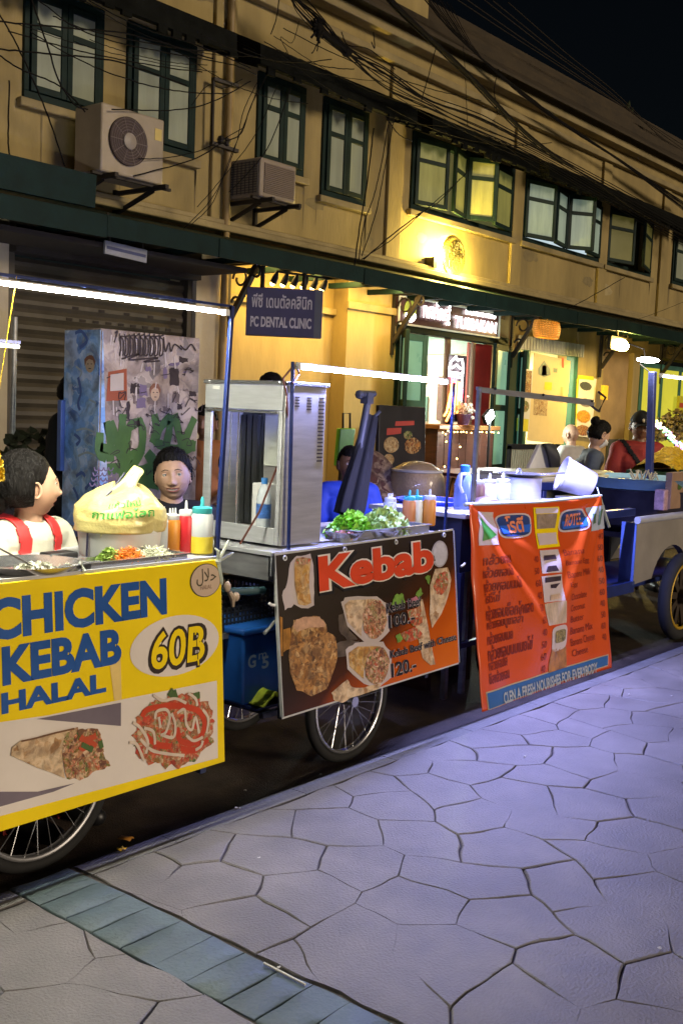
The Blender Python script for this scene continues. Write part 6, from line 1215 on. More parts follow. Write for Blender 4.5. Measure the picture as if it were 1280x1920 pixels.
# goods on the blue cart
a, b = P(1012, 905, Y=3.95), P(1158, 905, Y=3.95)
t = thing('glass_case', 'blue framed case with cream tray lid standing behind the orange banner', 'display case', ((a.x+b.x)/2, 4.1, .85)); zt = P(1080, 905, Y=3.95).z
m = MB(); m.rng(a.x, b.x, 3.98, 4.5, zt-.035, zt); m.rng(a.x, b.x, 3.98, 4.5, zt-.33, zt-.30)
for x in (a.x, (a.x*.38+b.x*.62), b.x-.05): m.rng(x, x+.05, 3.975, 4.03, zt-.30, zt-.035); m.rng(x, x+.05, 4.45, 4.5, zt-.9, zt-.035)
m.rng(a.x, a.x+.05, 3.975, 4.03, RZ, zt-.33); m.rng(b.x-.05, b.x, 3.975, 4.03, RZ, zt-.33); m.rng(a.x, a.x+.05, 4.45, 4.5, RZ, zt-.9); m.rng(b.x-.05, b.x, 4.45, 4.5, RZ, zt-.9); obj('frame', m, 'bluepaint', t, bevel=.004)
m = MB(); m.rng(a.x+.05, b.x-.05, 4.1, 4.11, zt-.30, zt-.035); obj('glass_panel', m, M('casepane', (.30, .31, .20), .3, var=.2, scale=5), t)
m = MB(); m.rng(a.x-.02, b.x+.03, 3.96, 4.52, zt+.002, zt+.05); m.rng(a.x+.0, b.x+.0, 3.99, 4.49, zt+.05, zt+.075); lone('tray_lid', m, M('traycream', (.56, .50, .30), .4, var=.12, scale=4), 'long cream plastic tray lid lying on the blue framed case', 'lid', org=((a.x+b.x)/2, 4.2, zt), bevel=.02)
a, b = P(1145, 896, Y=3.6), P(1242, 900, Y=3.6); cx = (a.x+b.x)/2; t = thing('basin', 'light blue plastic basin with skewers on the dark pot of the blue cart', 'basin', (cx, 3.6, a.z-.08)); r = (b.x-a.x)/2; m = MB(); m.lathe((cx, 3.6, a.z-.085), [(r*.78, 0), (r*.97, .08), (r*1.0, .085), (r*.96, .085), (r*.76, .006), (0, .006)], 32, cap=False); obj('basin_wall', m, M('basinblue', (.34, .58, .70), .35, var=.12), t); m = MB(); random.seed(41)
for k in range(12): q = Vector((cx+.15+random.uniform(-.12, .14), 3.58+random.uniform(-.1, .1), a.z-.04)); m.tube([q, q+Vector((random.uniform(-.05, .05), random.uniform(-.05, .05), random.uniform(.06, .1)))], .006, 5)
m.bar((cx-.28, 3.5, a.z-.02), (cx-.12, 3.55, a.z+.05), .015); obj('skewer', m, M('skewerpale', (.5, .4, .24), .6), t)
m = MB(); m.lathe((cx+.02, 3.6, a.z-.42), [(r*.7, 0), (r*.85, .06), (r*.88, .31), (r*.9, .33), (0, .33)], 30); m.rng(cx-.35, cx+.4, 3.35, 3.83, a.z-.46, a.z-.42); lone('cooking_pot', m, M('potdark', (.05, .045, .06), .4, metal=.6, var=.3), 'big dark cooking pot under the light blue basin', 'pot', org=(cx, 3.6, a.z-.4))
m = MB(); a = P(1255, 955, Y=3.2); b = P(1290, 885, Y=3.2); m.rng(a.x, a.x+.5, 3.2, 3.25, a.z, b.z+.0); o = lone('cardboard_box', m, M('cardboard', (.30, .18, .10), .8, var=.2, scale=6), 'brown cardboard box with a green mark standing on the silver side box', 'box', org=a, bevel=.004); fb = FR((a.x, 3.198, a.z), (a.x+.5, 3.198, a.z), (a.x, 3.198, b.z)); m = MB(); oval_px(m, fb, 1273, 912, 4, 6, jit=.2); obj('green_mark', m, 'herbgreen', o)
m = MB(); a = P(1243, 920, Y=3.25); m.rng(a.x-.05, a.x+.05, 3.22, 3.30, z1_+.045, a.z+.01); lone('paper_cup', m, M('pinkcup', (.45, .28, .30), .5, var=.4, scale=30), 'small pink and white packet close beside the cardboard box', 'packet', org=a, bevel=.01)
a, b = P(1224, 884, Y=3.85), P(1296, 884, Y=3.85); m = MB(); random.seed(43)
m.rng(a.x, b.x, 3.6, 4.1, a.z-.03, a.z); m.rng(a.x, b.x, 3.6, 3.62, a.z, a.z+.03); m.bar((a.x+.05, 3.83, a.z-.03), (a.x+.05, 3.83, 1.0), .03); lone('green_tray', m, M('traygreen', (.03, .08, .03), .5), 'dark green tray holding the bright yellow fried heap', 'tray', org=a)
ln = b.x-a.x; m = MB(); m.sheet(lambda u, v: Vector((a.x+.02+ln*u, 3.64+.42*v, a.z+.003+.20*(math.sin(math.pi*min(1, .06+.9*u))**.6)*(math.sin(math.pi*v)**.55)*(1+.22*noise.noise(Vector((u*5, v*4, 0)))+.10*noise.noise(Vector((u*14, v*12, 0)))))), 46, 30); lone('fried_heap', m, food('friedyellow', [(.72, .44, .008), (.66, .36, .006), (.74, .52, .02), (.6, .32, .01)], 30, .5, .06, .5), 'bright yellow heap of fried batter on the dark green tray', 'food', org=a)
m = MB(); a = P(1262, 760, Y=3.7); m.tube([P(1237, 704, Y=3.9), P(1300, 712, Y=3.9)], .012, 8); t = lone('tube_light', m, M('tube_right', (1, 1, .8), .5, var=0, emit=(1, .88, .5), es=20), 'thin yellowish tube light just behind the blue post', 'tube light', org=P(1237, 704, Y=3.9)); m = MB(); m.bar(P(1237, 701, Y=3.905), P(1300, 709, Y=3.905), .025, .012); m.ball(P(1238, 704, Y=3.9), .022, 8); obj('fitting', m, 'white_plastic', t)
a = P(1214, 675, Y=3.72); t = thing('bulb_lamp', 'bright white disc lamp on top of the blue post', 'lamp', a); m = MB(); m.ball(a, (.14, .08, .022), 18); obj('bulb', m, M('discwhite', (1, 1, 1), .5, var=0, emit=(1, .95, .88), es=25), t); lamp('bulb_glow', 'POINT', a+Vector((-.25, -.2, -.04)), 6, (1, .9, .72), t, shadow_soft_size=.05); m = MB(); m.tube([a+Vector((.0, .03, .02)), a+Vector((.02, .05, .09)), a+Vector((-.01, .2, .14))], .006, 8); m.tube([a+Vector((.03, .02, .02)), a+Vector((.02, .08, -.03)), pq-Vector((0, 0, .05))], .006, 6); obj('holder', m, 'iron', t)
# string of coloured lights
t = thing('string_lights', 'string of tiny coloured lights sagging across the green doors with yellow panes', 'string lights', P(1255, 820, Y=6.6)); random.seed(45)
for nm, col in (('green_bulb', (.1, 1, .35)), ('cyan_bulb', (.2, .8, 1)), ('violet_bulb', (.8, .2, .9)), ('warm_bulb', (1, .8, .35))):
    m = MB()
    for k in range(26): u = random.random(); x = 1226+80*u; y = 790+82*u**1.1+random.uniform(-7, 7); m.ball(P(x, y, Y=6.6+random.uniform(-.1, .1)), .022, 6)
    obj(nm, m, M('led_'+nm, (1, 1, 1), .5, var=0, emit=col, es=1.3), t)
m = MB(); m.tube([P(1226+80*u, 790+82*u**1.1, Y=6.6) for u in [k/10 for k in range(11)]], .006, 5); obj('wire', m, 'cable', t)
m = MB(); a = P(1262, 788, Y=6.9); random.seed(46); heap(m, a-Vector((0, 0, .3)), .75, .3, .45, 300, .07, 'leaf', 47); lone('dry_bush', m, M('bushtan', (.24, .19, .09), .8, var=.4, scale=6), 'dry tan bush behind the coloured string lights', 'plant', org=a)
# ================================================================== THINGS BETWEEN CARTS AND SHOPS
# folded black parasol
a, b, c = P(692, 738, Y=4.3), P(687, 850, Y=4.3), P(655, 958, Y=4.3)
t = thing('folded_parasol', 'closed black parasol leaning beside the rotisserie cabinet', 'parasol', (c.x, 4.3, RZ)); a0 = P(697, 780, Y=4.3); m = MB()
ax = (a0-c).normalized()
def fold(u, v):
    w = .042+.055*min(1, v*1.2); ang = 2*math.pi*u; r = w*(1+.22*math.sin(ang*6)); s1_ = ax.cross(Vector((0, 1, 0))).normalized(); s2_ = ax.cross(s1_); return a0-ax*((a0-c).length*1.05*v)+s1_*r*math.cos(ang)+s2_*r*.7*math.sin(ang)
m.sheet(fold, 60, 14); obj('canopy_cloth', m, M('parasolcloth', (.012, .0115, .012), .9, var=.3), t)
m = MB(); m.tube([a0-ax*.9, a], .024, 10); m.tube([c, c-ax*.5, (c-ax*1.02)], .022, 8); m.tube([a+Vector((-.09, 0, -.005)), a+Vector((.05, 0, .0))], .022, 8); m.box(a+Vector((-.02, 0, -.03)), (.06, .06, .07)); m.ball(a+Vector((-.10, 0, -.01)), .03, 8); m.tube([a0+ax*.0+Vector((.03, 0, .0)), a0+Vector((.08, 0, .03))], .012, 6); obj('pole', m, M('polegrey', (.06, .065, .08), .5), t)
g = c-ax*1.02; m = MB(); m.lathe((g.x, g.y, RZ), [(.22, 0), (.22, .06), (.04, .09)], 20); obj('base', m, 'blackmetal', t)
# green dolly
a, b = P(634, 800, Y=6.6), P(668, 870, Y=6.6); t = thing('dustpan', 'bright green long handled dustpan leaning on the yellow wall', 'dustpan', (a.x, 6.6, .06)); m = MB(); q = [P(638, 803, Y=6.6), P(667, 803, Y=6.62), P(661, 850, Y=6.6), P(648, 872, Y=6.6), P(632, 874, Y=6.6)]; m.prism(q, (0, .05, .0)); obj('pan', m, M('dollygreen', (.12, .42, .02), .45, var=.15), t, bevel=.01)
m = MB(); m.tube([P(643, 803, Y=6.63), P(643, 775, Y=6.63), P(656, 775, Y=6.63), P(656, 803, Y=6.63)], .011, 8); m.bar(P(640, 872, Y=6.63), (P(640, 872, Y=6.63).x, 6.7, .06), .03); obj('handle', m, 'iron', t)
# dome basket and patterned bag
a = P(790, 905, Y=5.0); t = thing('dome_basket', 'large round tan basket wrapped in clear plastic behind the blue tub', 'basket', (a.x, 5.0, .5)); r = .225; m = MB()
m.lathe((a.x, 5.05, P(790, 955, Y=5).z-.02), [(r*.8, 0), (r*1.0, .1), (r*1.04, .2), (r*.98, .28), (r*.82, .345), (r*.5, .39), (r*.2, .405), (0, .41)], 40); obj('basket_body', m, M('basketfan', (.34, .24, .13), .45, var=.25, scale=5, bump=.5, bscale=60, coat=.4), t); m = MB(); z = P(790, 955, Y=5).z-.02; m.tube([(a.x+r*.88*math.cos(q), 5.05+r*.88*math.sin(q), z+.33) for q in [2*math.pi*k/40 for k in range(40)]], .014, 6, closed=True); obj('rim_band', m, M('rimpale', (.45, .42, .36), .4), t); m = MB(); m.rng(a.x-.4, a.x+.4, 4.75, 5.35, z-.05, z-.002); 
for dx in (-.36, .36):
    for dy in (4.8, 5.3): m.bar((a.x+dx, dy, RZ), (a.x+dx, dy, z-.05), .04)
obj('table', m, 'darkwood', t)
a = P(715, 910, Y=5.2); m = MB(); m.sheet(lambda u, v: Vector((a.x-.10+.2*v+.0*u, 5.2, a.z))+Vector(((.15*math.cos(6.283*u))*math.sin(math.pi*max(.02, min(.98, v)))**.5*.9, .18*math.sin(6.283*u)*math.sin(math.pi*max(.02, min(.98, v)))**.5, (.22*math.sin(6.283*u+.3))*math.sin(math.pi*max(.02, min(.98, v)))**.5+.10*v)), 30, 18); lone('patterned_bag', m, food('cowprint', [(.07, .025, .02), (.09, .03, .02), (.06, .02, .018), (.45, .34, .22), (.07, .025, .02), (.3, .2, .12)], 9, .7, .2), 'dark brown patterned bag between the black parasol and the tan dome basket', 'bag', org=a)
m = MB(); m.rng(a.x-.3, a.x+.35, 5.0, 5.4, a.z-.36, a.z-.31)
for dx in (-.27, .32):
    for dy in (5.03, 5.37): m.bar((a.x+dx, dy, RZ), (a.x+dx, dy, a.z-.36), .035)
lone('stool', m, 'darkwood', 'low dark wooden stand under the brown patterned bag', 'stand', org=(a.x, 5.2, RZ))
# wooden folding chairs
def chair(loc, rz, label, mat='wood'):
    t = thing('folding_chair', label, 'chair', (0, 0, 0), 'wooden folding chairs before the restaurant'); m = MB()
    for z in (.60, .68, .76, .84): m.bar((-.2, .20+.0*(z), z), (.2, .20, z), .018, .05)
    obj('backrest', m, mat, t, bevel=.004); m = MB()
    for k in range(6): m.bar((-.2, -.2+k*.07, .44), (.2, -.2+k*.07, .44), .05, .018)
    obj('seat', m, mat, t, bevel=.004)
    for s in (-1, 1):
        m = MB(); m.bar((s*.21, .21, .88), (s*.21, .05, .0), .035, .022); obj('leg', m, mat, t, bevel=.003); m = MB(); m.bar((s*.185, -.2, .44), (s*.185, .26, .0), .035, .022); obj('leg', m, mat, t, bevel=.003); m = MB(); m.bar((s*.185, -.2, .44), (s*.19, -.26, .0), .03, .022); obj('leg', m, mat, t, bevel=.003)
    t.location = loc; t.rotation_euler.z = rz; return t
M('chairwood', (.42, .17, .04), .5, var=.25, scale=8, stretch=(1, 1, 5))
a = P(940, 838, Y=6.1); ch = chair((a.x, 6.1, .06), math.radians(-55), 'orange wooden folding chair with slatted back beside the thin lamp stand', 'chairwood')
a = P(850, 850, Y=5.9); dup(ch, (a.x, 5.9, .06), 'brown wooden folding chair in front of the bar counter lights', rz=math.radians(170))
def table(loc, w, d, h, label, mat):
    t = thing('table', label, 'table', loc); x, y, z = loc; m = MB(); m.rng(x-w/2, x+w/2, y-d/2, y+d/2, z+h-.03, z+h); obj('tabletop', m, mat, t, bevel=.005)
    for sx_ in (-1, 1):
        for sy_ in (-1, 1): m = MB(); m.bar((x+sx_*(w/2-.05), y+sy_*(d/2-.05), z), (x+sx_*(w/2-.05), y+sy_*(d/2-.05), z+h-.03), .045); obj('leg', m, mat, t)
    return t
a = P(900, 882, Y=5.6); table((a.x, 5.6, .06), 1.5, .6, a.z-.06, 'long dark red table in front of the wooden folding chairs', M('tablered', (.10, .02, .02), .45))
a = P(975, 870, Y=6.6); t = thing('slatted_rack', 'dark rack with pale slats beside the cream menu poster', 'rack', (a.x, 6.6, .06)); m = MB(); w = .55
m.rng(a.x-.3, a.x-.26, 6.58, 6.62, .06, a.z+.22); m.rng(a.x+.9, a.x+.94, 6.58, 6.62, .06, a.z+.22); m.rng(a.x-.3, a.x+.94, 6.58, 6.62, a.z+.18, a.z+.24); m.rng(a.x-.3, a.x+.94, 6.58, 6.62, .3, .35); obj('frame', m, 'blackmetal', t); m = MB()
for k in range(22): m.rng(a.x-.24+k*.052, a.x-.214+k*.052, 6.59, 6.61, .35, a.z+.18)
obj('slats', m, M('slatpale', (.24, .22, .16), .6), t)
# white seat with dark strap bag
a = P(1012, 862, Y=4.6); t = thing('deck_chair', 'white deck chair back with a black bag slung over it', 'chair', (a.x, 4.6, RZ)); m = MB(); q = [P(988, 886, Y=4.6), P(1038, 884, Y=4.6), P(1030, 850, Y=4.62), P(1013, 832, Y=4.62)]; m.prism(q, (0, .04, 0)); m.prism([(q[0].x, 4.6, .42), (q[1].x, 4.6, .42), (q[1].x, 4.6, .46), (q[0].x, 4.6, .46)], (0, .4, 0)); obj('back_cloth', m, M('deckwhite', (.56, .54, .5), .6, var=.1), t, bevel=.008)
m = MB()
for x in (q[0].x+.04, q[1].x-.04): m.bar((x, 4.6, RZ), (x, 4.62, q[0].z+.02), .03); m.bar((x, 5.0, RZ), (x, 4.98, .43), .03)
obj('leg', m, 'blackmetal', t)
m = MB(); m.sheet(lambda u, v: q[3].lerp(q[2], .3+.2*u).lerp(q[1].lerp(q[0], .15), v)+Vector((-.05+.16*u, -.03-.05*math.sin(math.pi*u)*math.sin(math.pi*min(1, v*1.0)), .03)), 14, 14); lone('black_bag', m, M('bagblack', (.02, .02, .026), .6, var=.3), 'soft black bag slung over the white deck chair back', 'bag', org=q[2], solid=.03)
# motorbike at the far left
def motorbike():
    o = P(38, 860, Y=6.1); x, y = o.x-.05, 6.1; t = thing('motorbike', 'dark red scooter parked by the closed shutter', 'motorbike', (x, y, .06)); z = .06
    for dx, nm in ((-.62, 0), (.62, 1)):
        m = MB(); m.tube([(x+dx+.24*math.cos(q), y, z+.28+.24*math.sin(q)) for q in [2*math.pi*k/36 for k in range(36)]], .045, 10, closed=True); w = obj('wheel', m, 'rubber', t); m = MB()
        for k in range(6): q = k*math.pi/3; m.bar((x+dx, y, z+.28), (x+dx+.2*math.cos(q), y, z+.28+.2*math.sin(q)), .025)
        m.lathe((x+dx, y, z+.28), [(.19, -.02), (.21, -.02), (.21, .02), (.19, .02)], 30, RXM, cap=False); obj('rim', m, 'steel_dull', w)
    m = MB(); m.tube([(x-.62, y, z+.34), (x-.5, y, z+.55), (x-.15, y, z+.62), (x+.2, y, z+.52), (x+.32, y, z+.42)], [.07, .15, .17, .13, .09], 14, rnd=True); m.tube([(x+.3, y, z+.4), (x+.42, y, z+.75), (x+.40, y, z+.98)], [.10, .15, .09], 14, rnd=True); m.tube([(x+.45, y, z+.6), (x+.62, y, z+.58), (x+.85, y, z+.42)], [.06, .1, .04], 12, rnd=True); obj('body', m, M('bikered', (.20, .012, .015), .3, coat=.5), t)
    m = MB(); m.tube([(x-.62, y, z+.78), (x-.3, y, z+.80), (x+.08, y, z+.74)], [.09, .14, .08], 14, rnd=True); obj('saddle', m, 'black_plastic', t)
    m = MB(); m.tube([(x+.36, y-.33, z+1.05), (x+.41, y-.12, z+1.0), (x+.41, y+.12, z+1.0), (x+.36, y+.33, z+1.05)], .018, 8); m.tube([(x+.42, y, z+.95), (x+.64, y, z+.3)], .035, 8); m.tube([(x+.38, y-.2, z+1.02), (x+.40, y-.26, z+1.22)], .006, 6); m.ball((x+.40, y-.27, z+1.26), (.05, .015, .035), 10); obj('handlebar', m, 'blackmetal', t)
    m = MB(); m.ball((x+.49, y, z+.95), (.06, .09, .06), 14); obj('headlight', m, M('lensgrey', (.5, .5, .48), .15), t)
    m = MB(); m.tube([(x+.43, y-.13, z+.9), (x+.52, y-.13, z+.66), (x+.44, y-.13, z+.5)], [.03, .06, .03], 8, rnd=True); m.tube([(x-.62, y-.12, z+.62), (x-.3, y-.16, z+.66)], .03, 8, rnd=True); obj('fairing', m, M('fairgrey', (.34, .33, .28), .4), t)
    return t
motorbike()
m = MB(); a = P(40, 800, Y=6.6); heap(m, (a.x+.15, 6.6, .75), .55, .35, .55, 260, .09, 'leaf', 51); m.tube([(a.x+.1, 6.6, .06), (a.x+.15, 6.6, .9)], .05, 8); lone('potted_plant', m, M('darkleaf', (.03, .035, .015), .7, var=.5), 'dark bushy plant behind the red scooter', 'plant', org=(a.x, 6.6, .06))
# ================================================================== CABLES
def cable(pts, Y, r, label, grp='cables strung along the shophouse front', mat='cable', wob=0):
    if not hasattr(Y, '__len__'): Y = [Y]*len(pts)
    q = [P(*p, Y=y) for p, y in zip(pts, Y)]; out = []; r *= .62
    for i in range(len(q)-1):
        p0, p1, p2, p3 = q[max(0, i-1)], q[i], q[i+1], q[min(len(q)-1, i+2)]
        for k in range(8): t = k/8; out.append(.5*((2*p1)+(p2-p0)*t+(2*p0-5*p1+4*p2-p3)*t*t+(3*p1-p0-3*p2+p3)*t**3)+Vector((0, random.uniform(-wob, wob), random.uniform(-wob, wob))))
    out.append(q[-1]); m = MB(); m.tube(out, r, 6); return lone('cable', m, mat, label, 'cable', grp, org=out[0])
random.seed(61)
L0 = 'thin dark cable in the tangle along the upper shop wall'
main = [(690, -60), (735, 2), (800, 66), (880, 142), (960, 226), (1012, 272), (1060, 306)]
cable(main, 6.2, .036, 'thickest black cable bundle crossing the roof line from the top of the photo'); 
cable([(x+6, y+3) for x, y in main]+[(1130, 352), (1200, 400), (1300, 452)], 6.25, .016, 'long cable leaving the lower end of the thick bundle along the roof line')
cable([(x-7, y+2) for x, y in main], 6.22, .014, 'slim cable lying against the underside of the thick bundle')
for k in range(9):
    o = (k-4)*5; u_ = lambda: random.uniform(-7, 7); cable([(520+o, -40), (560+u_(), 6+o*.6), (600, 48+o), (650, 100+o*.5+u_()), (720, 150+o+u_()), (800, 196+o*.7+u_()), (900, 240+o+u_()), (1000, 284+o*.8), (1140, 362+o), (1300, 452+o)], [6.9, 6.9, 6.85, 6.8, 6.85, 6.9, 6.9, 6.9, 6.95, 7], (.010, .013, .018, .011, .009, .007, .014, .008, .006)[k], L0, wob=.002)
for k in range(10):
    o = k*7; cable([(780+o, -20+k*3), (850+o*.8, 62+o*.7), (940+o*.7, 140+o*.7), (1040+o*.6, 218+o*.5), (1140+o*.5, 285+o*.4), (1300, 392+o*.3)], 7.2, (.012, .008, .01, .007, .009, .007, .012, .006, .008, .006)[k], L0, wob=.004)
for k in range(5):
    o = k*25+random.uniform(-8, 8); cable([(850+o, -6+o*.1), (980+o*.8, 80+o*.2), (1120+o*.5, 170+o*.2), (1300, 286+o*.4)], 7.9, .011, 'thin cable running along the dark roof slope', 'cables along the roof slope', mat='cable_grey')
for pts in ([(-10, 10), (30, 80), (62, 150), (95, 230), (122, 312)], [(0, 92), (100, 102), (220, 116), (350, 160)], [(60, -10), (160, 60), (300, 96), (430, 120), (480, 140)], [(-10, 40), (120, 52), (250, 66), (400, 110)], [(150, -10), (260, 50), (380, 88), (470, 128)], [(100, 30), (180, 60), (330, 90), (420, 96)], [(18, 150), (16, 260), (20, 300)], [(-10, 96), (40, 130), (110, 160), (160, 210)], [(60, 0), (88, 80), (110, 150), (140, 195), (165, 205)]):
    cable(pts, 6.95, random.choice((.006, .008, .010)), L0, wob=.004)
for pts in ([(482, 155), (456, 210), (440, 280), (400, 368), (345, 428)], [(500, 142), (470, 200), (452, 250), (416, 268), (360, 300), (250, 330)], [(482, 170), (455, 240), (430, 300), (400, 378), (360, 420)], [(470, 152), (400, 190), (330, 206), (210, 205)], [(520, 160), (480, 250), (420, 330), (370, 388)], [(455, 240), (380, 280), (310, 296), (260, 297)], [(545, 165), (500, 280), (430, 360)], [(455, 148), (420, 165), (390, 160), (360, 196)]):
    cable(pts, 6.9, random.choice((.006, .008)), L0, wob=.003)
for pts in ([(730, 220), (716, 300), (700, 370), (682, 420), (672, 490)], [(738, 222), (722, 310), (704, 400), (678, 480)], [(722, 216), (745, 250), (772, 264)], [(880, 318), (845, 352), (790, 400), (735, 448), (678, 486)], [(800, 392), (740, 436), (682, 486)], [(862, 335), (820, 380), (778, 404)], [(700, 240), (690, 330), (675, 420), (664, 500)]):
    cable(pts, 6.75, random.choice((.008, .011)), L0, wob=.003)
for pts in ([(524, -5), (518, 34), (508, 64)], [(560, 40), (548, 80), (526, 70), (545, 110)], [(606, 56), (590, 92), (584, 100)], [(600, 52), (594, 96)], [(820, 78), (806, 130), (790, 188)], [(868, 85), (872, 150), (876, 236)], [(934, 130), (926, 170), (932, 215)], [(700, 60), (702, 90), (696, 78)], [(640, 60), (652, 84), (690, 92), (740, 130)], [(1170, 520), (1100, 560), (1060, 580)], [(1280, 566), (1220, 590), (1130, 620)]):
    cable(pts, 6.8, random.choice((.005, .008)), L0, wob=.003)
random.seed(67)
for k in range(16):                                   # slack thin wires between the hoods, the poles and the wall
    x0 = random.uniform(-20, 1000); y0 = -10+max(0, (x0-430)*.42)+random.uniform(0, 90); n = random.uniform(140, 380); sl = random.uniform(.18, .5); sg = random.uniform(6, 34)
    cable([(x0+n*t, y0+n*sl*t+sg*4*t*(1-t)) for t in (0, .2, .4, .6, .8, 1)], random.uniform(6.7, 7.1), random.choice((.005, .006, .008)), L0, wob=.003)
m = MB(); random.seed(63); a = P(597, 55, Y=6.85)
for k in range(14): d = Vector((random.uniform(-1, 1), random.uniform(-.4, .4), random.uniform(-1, 1))); m.tube([a+d*.1, a+Vector((random.uniform(-.03, .03), 0, random.uniform(-.03, .03))), a-d*.12], .012, 6)
m.ball(a, (.06, .05, .08), 10); b_ = P(650, 98, Y=6.82); m.tube([a, b_], .035, 8); m.ball(b_, (.06, .05, .05), 8); lone('cable_knot', m, 'cable', 'black knot of splices where the overhead cables meet above the third window', 'cable joint', org=a)
m = MB(); a = P(400, 148, Y=7.4); b = P(445, 162, Y=7.35); m.bar(a, b, .05, .03); m.bar(P(396, 268, Y=7.4), P(445, 284, Y=7.35), .05, .03); m.ball(P(415, 262, Y=7.35), .04, 8); m.ball(P(425, 266, Y=7.35), .04, 8); m.bar(a, P(398, 270, Y=7.4), .02); lone('insulator_bracket', m, 'iron', 'rusty iron insulator bracket on the pier between the two air conditioners', 'bracket', org=a)
# ================================================================== PEOPLE
def remeshed(mb, vox, smooth=2, keep=None):
    me = bpy.data.meshes.new('tmp'); me.from_pydata([tuple(v) for v in mb.v], [], mb.f)
    o = bpy.data.objects.new('tmp', me); COL.objects.link(o)
    md = o.modifiers.new('r', 'REMESH'); md.mode = 'VOXEL'; md.voxel_size = vox
    if smooth: s = o.modifiers.new('s', 'SMOOTH'); s.factor = .5; s.iterations = smooth
    bpy.context.view_layer.update()
    r = bpy.data.meshes.new_from_object(o.evaluated_get(bpy.context.evaluated_depsgraph_get()))
    vs = [v.co.copy() for v in r.vertices]; fs = [tuple(p.vertices) for p in r.polygons]
    bpy.data.objects.remove(o); bpy.data.meshes.remove(me); bpy.data.meshes.remove(r)
    return vs, fs
ICO = {}
def ico(n):
    if n not in ICO:
        b = bmesh.new(); bmesh.ops.create_icosphere(b, subdivisions=n, radius=1); b.verts.ensure_lookup_table()
        ICO[n] = (np.array([v.co[:] for v in b.verts]), [[v.index for v in f.verts] for f in b.faces]); b.free()
    return ICO[n]
def skull(d, smile=0, open_=0, wide=1):
    """face looks along -y; d unit directions -> points"""
    x, y, z = d[:, 0], d[:, 1], d[:, 2]
    px, py, pz = .073*wide*x, .093*y, .114*z
    t = np.clip(-z, 0, 1); px = px*(1-(.30 if wide == 1 else .20)*t**1.9); py = np.where(y < 0, py*(1-.10*t**2), py*(1-.42*t**1.2)); py = np.where((y < 0) & (z > .2), py*(1-.10*np.clip(z-.2, 0, 1)), py)
    fr = np.clip(-y, 0, 1)**1.3
    g = lambda cx, cz, sx, sz: np.exp(-((px-cx)/sx)**2-((pz-cz)/sz)**2)
    g2 = lambda cx, cz, sx, sz: g(cx, cz, sx, sz)+g(-cx, cz, sx, sz)
    k = .010*g(0, .010, .010, .026)+.021*g(0, -.024, .0135, .014)+.009*g2(.013, -.029, .008, .007)-.0085*g2(.031, .014, .017, .010)+.005*g2(.030, .034, .024, .008)+.006*g2(.040, -.022, .02, .018)
    pz0 = pz; pz = pz-smile*7*px**2; k += .008*g(0, -.050, .024+.008*smile, .006)+.009*g(0, -.064-.006*open_, .020+.006*smile, .0065)-.008*g(0, -.0565-.003*open_, .026+.010*smile, .0028+.003*open_); pz = pz0; k = k+.008*g(0, -.092, .02, .014)-.004*g(0, -.076, .02, .006)+.004*smile*g2(.034, -.048, .012, .014)
    return np.stack([px, py-k*fr, pz], 1)
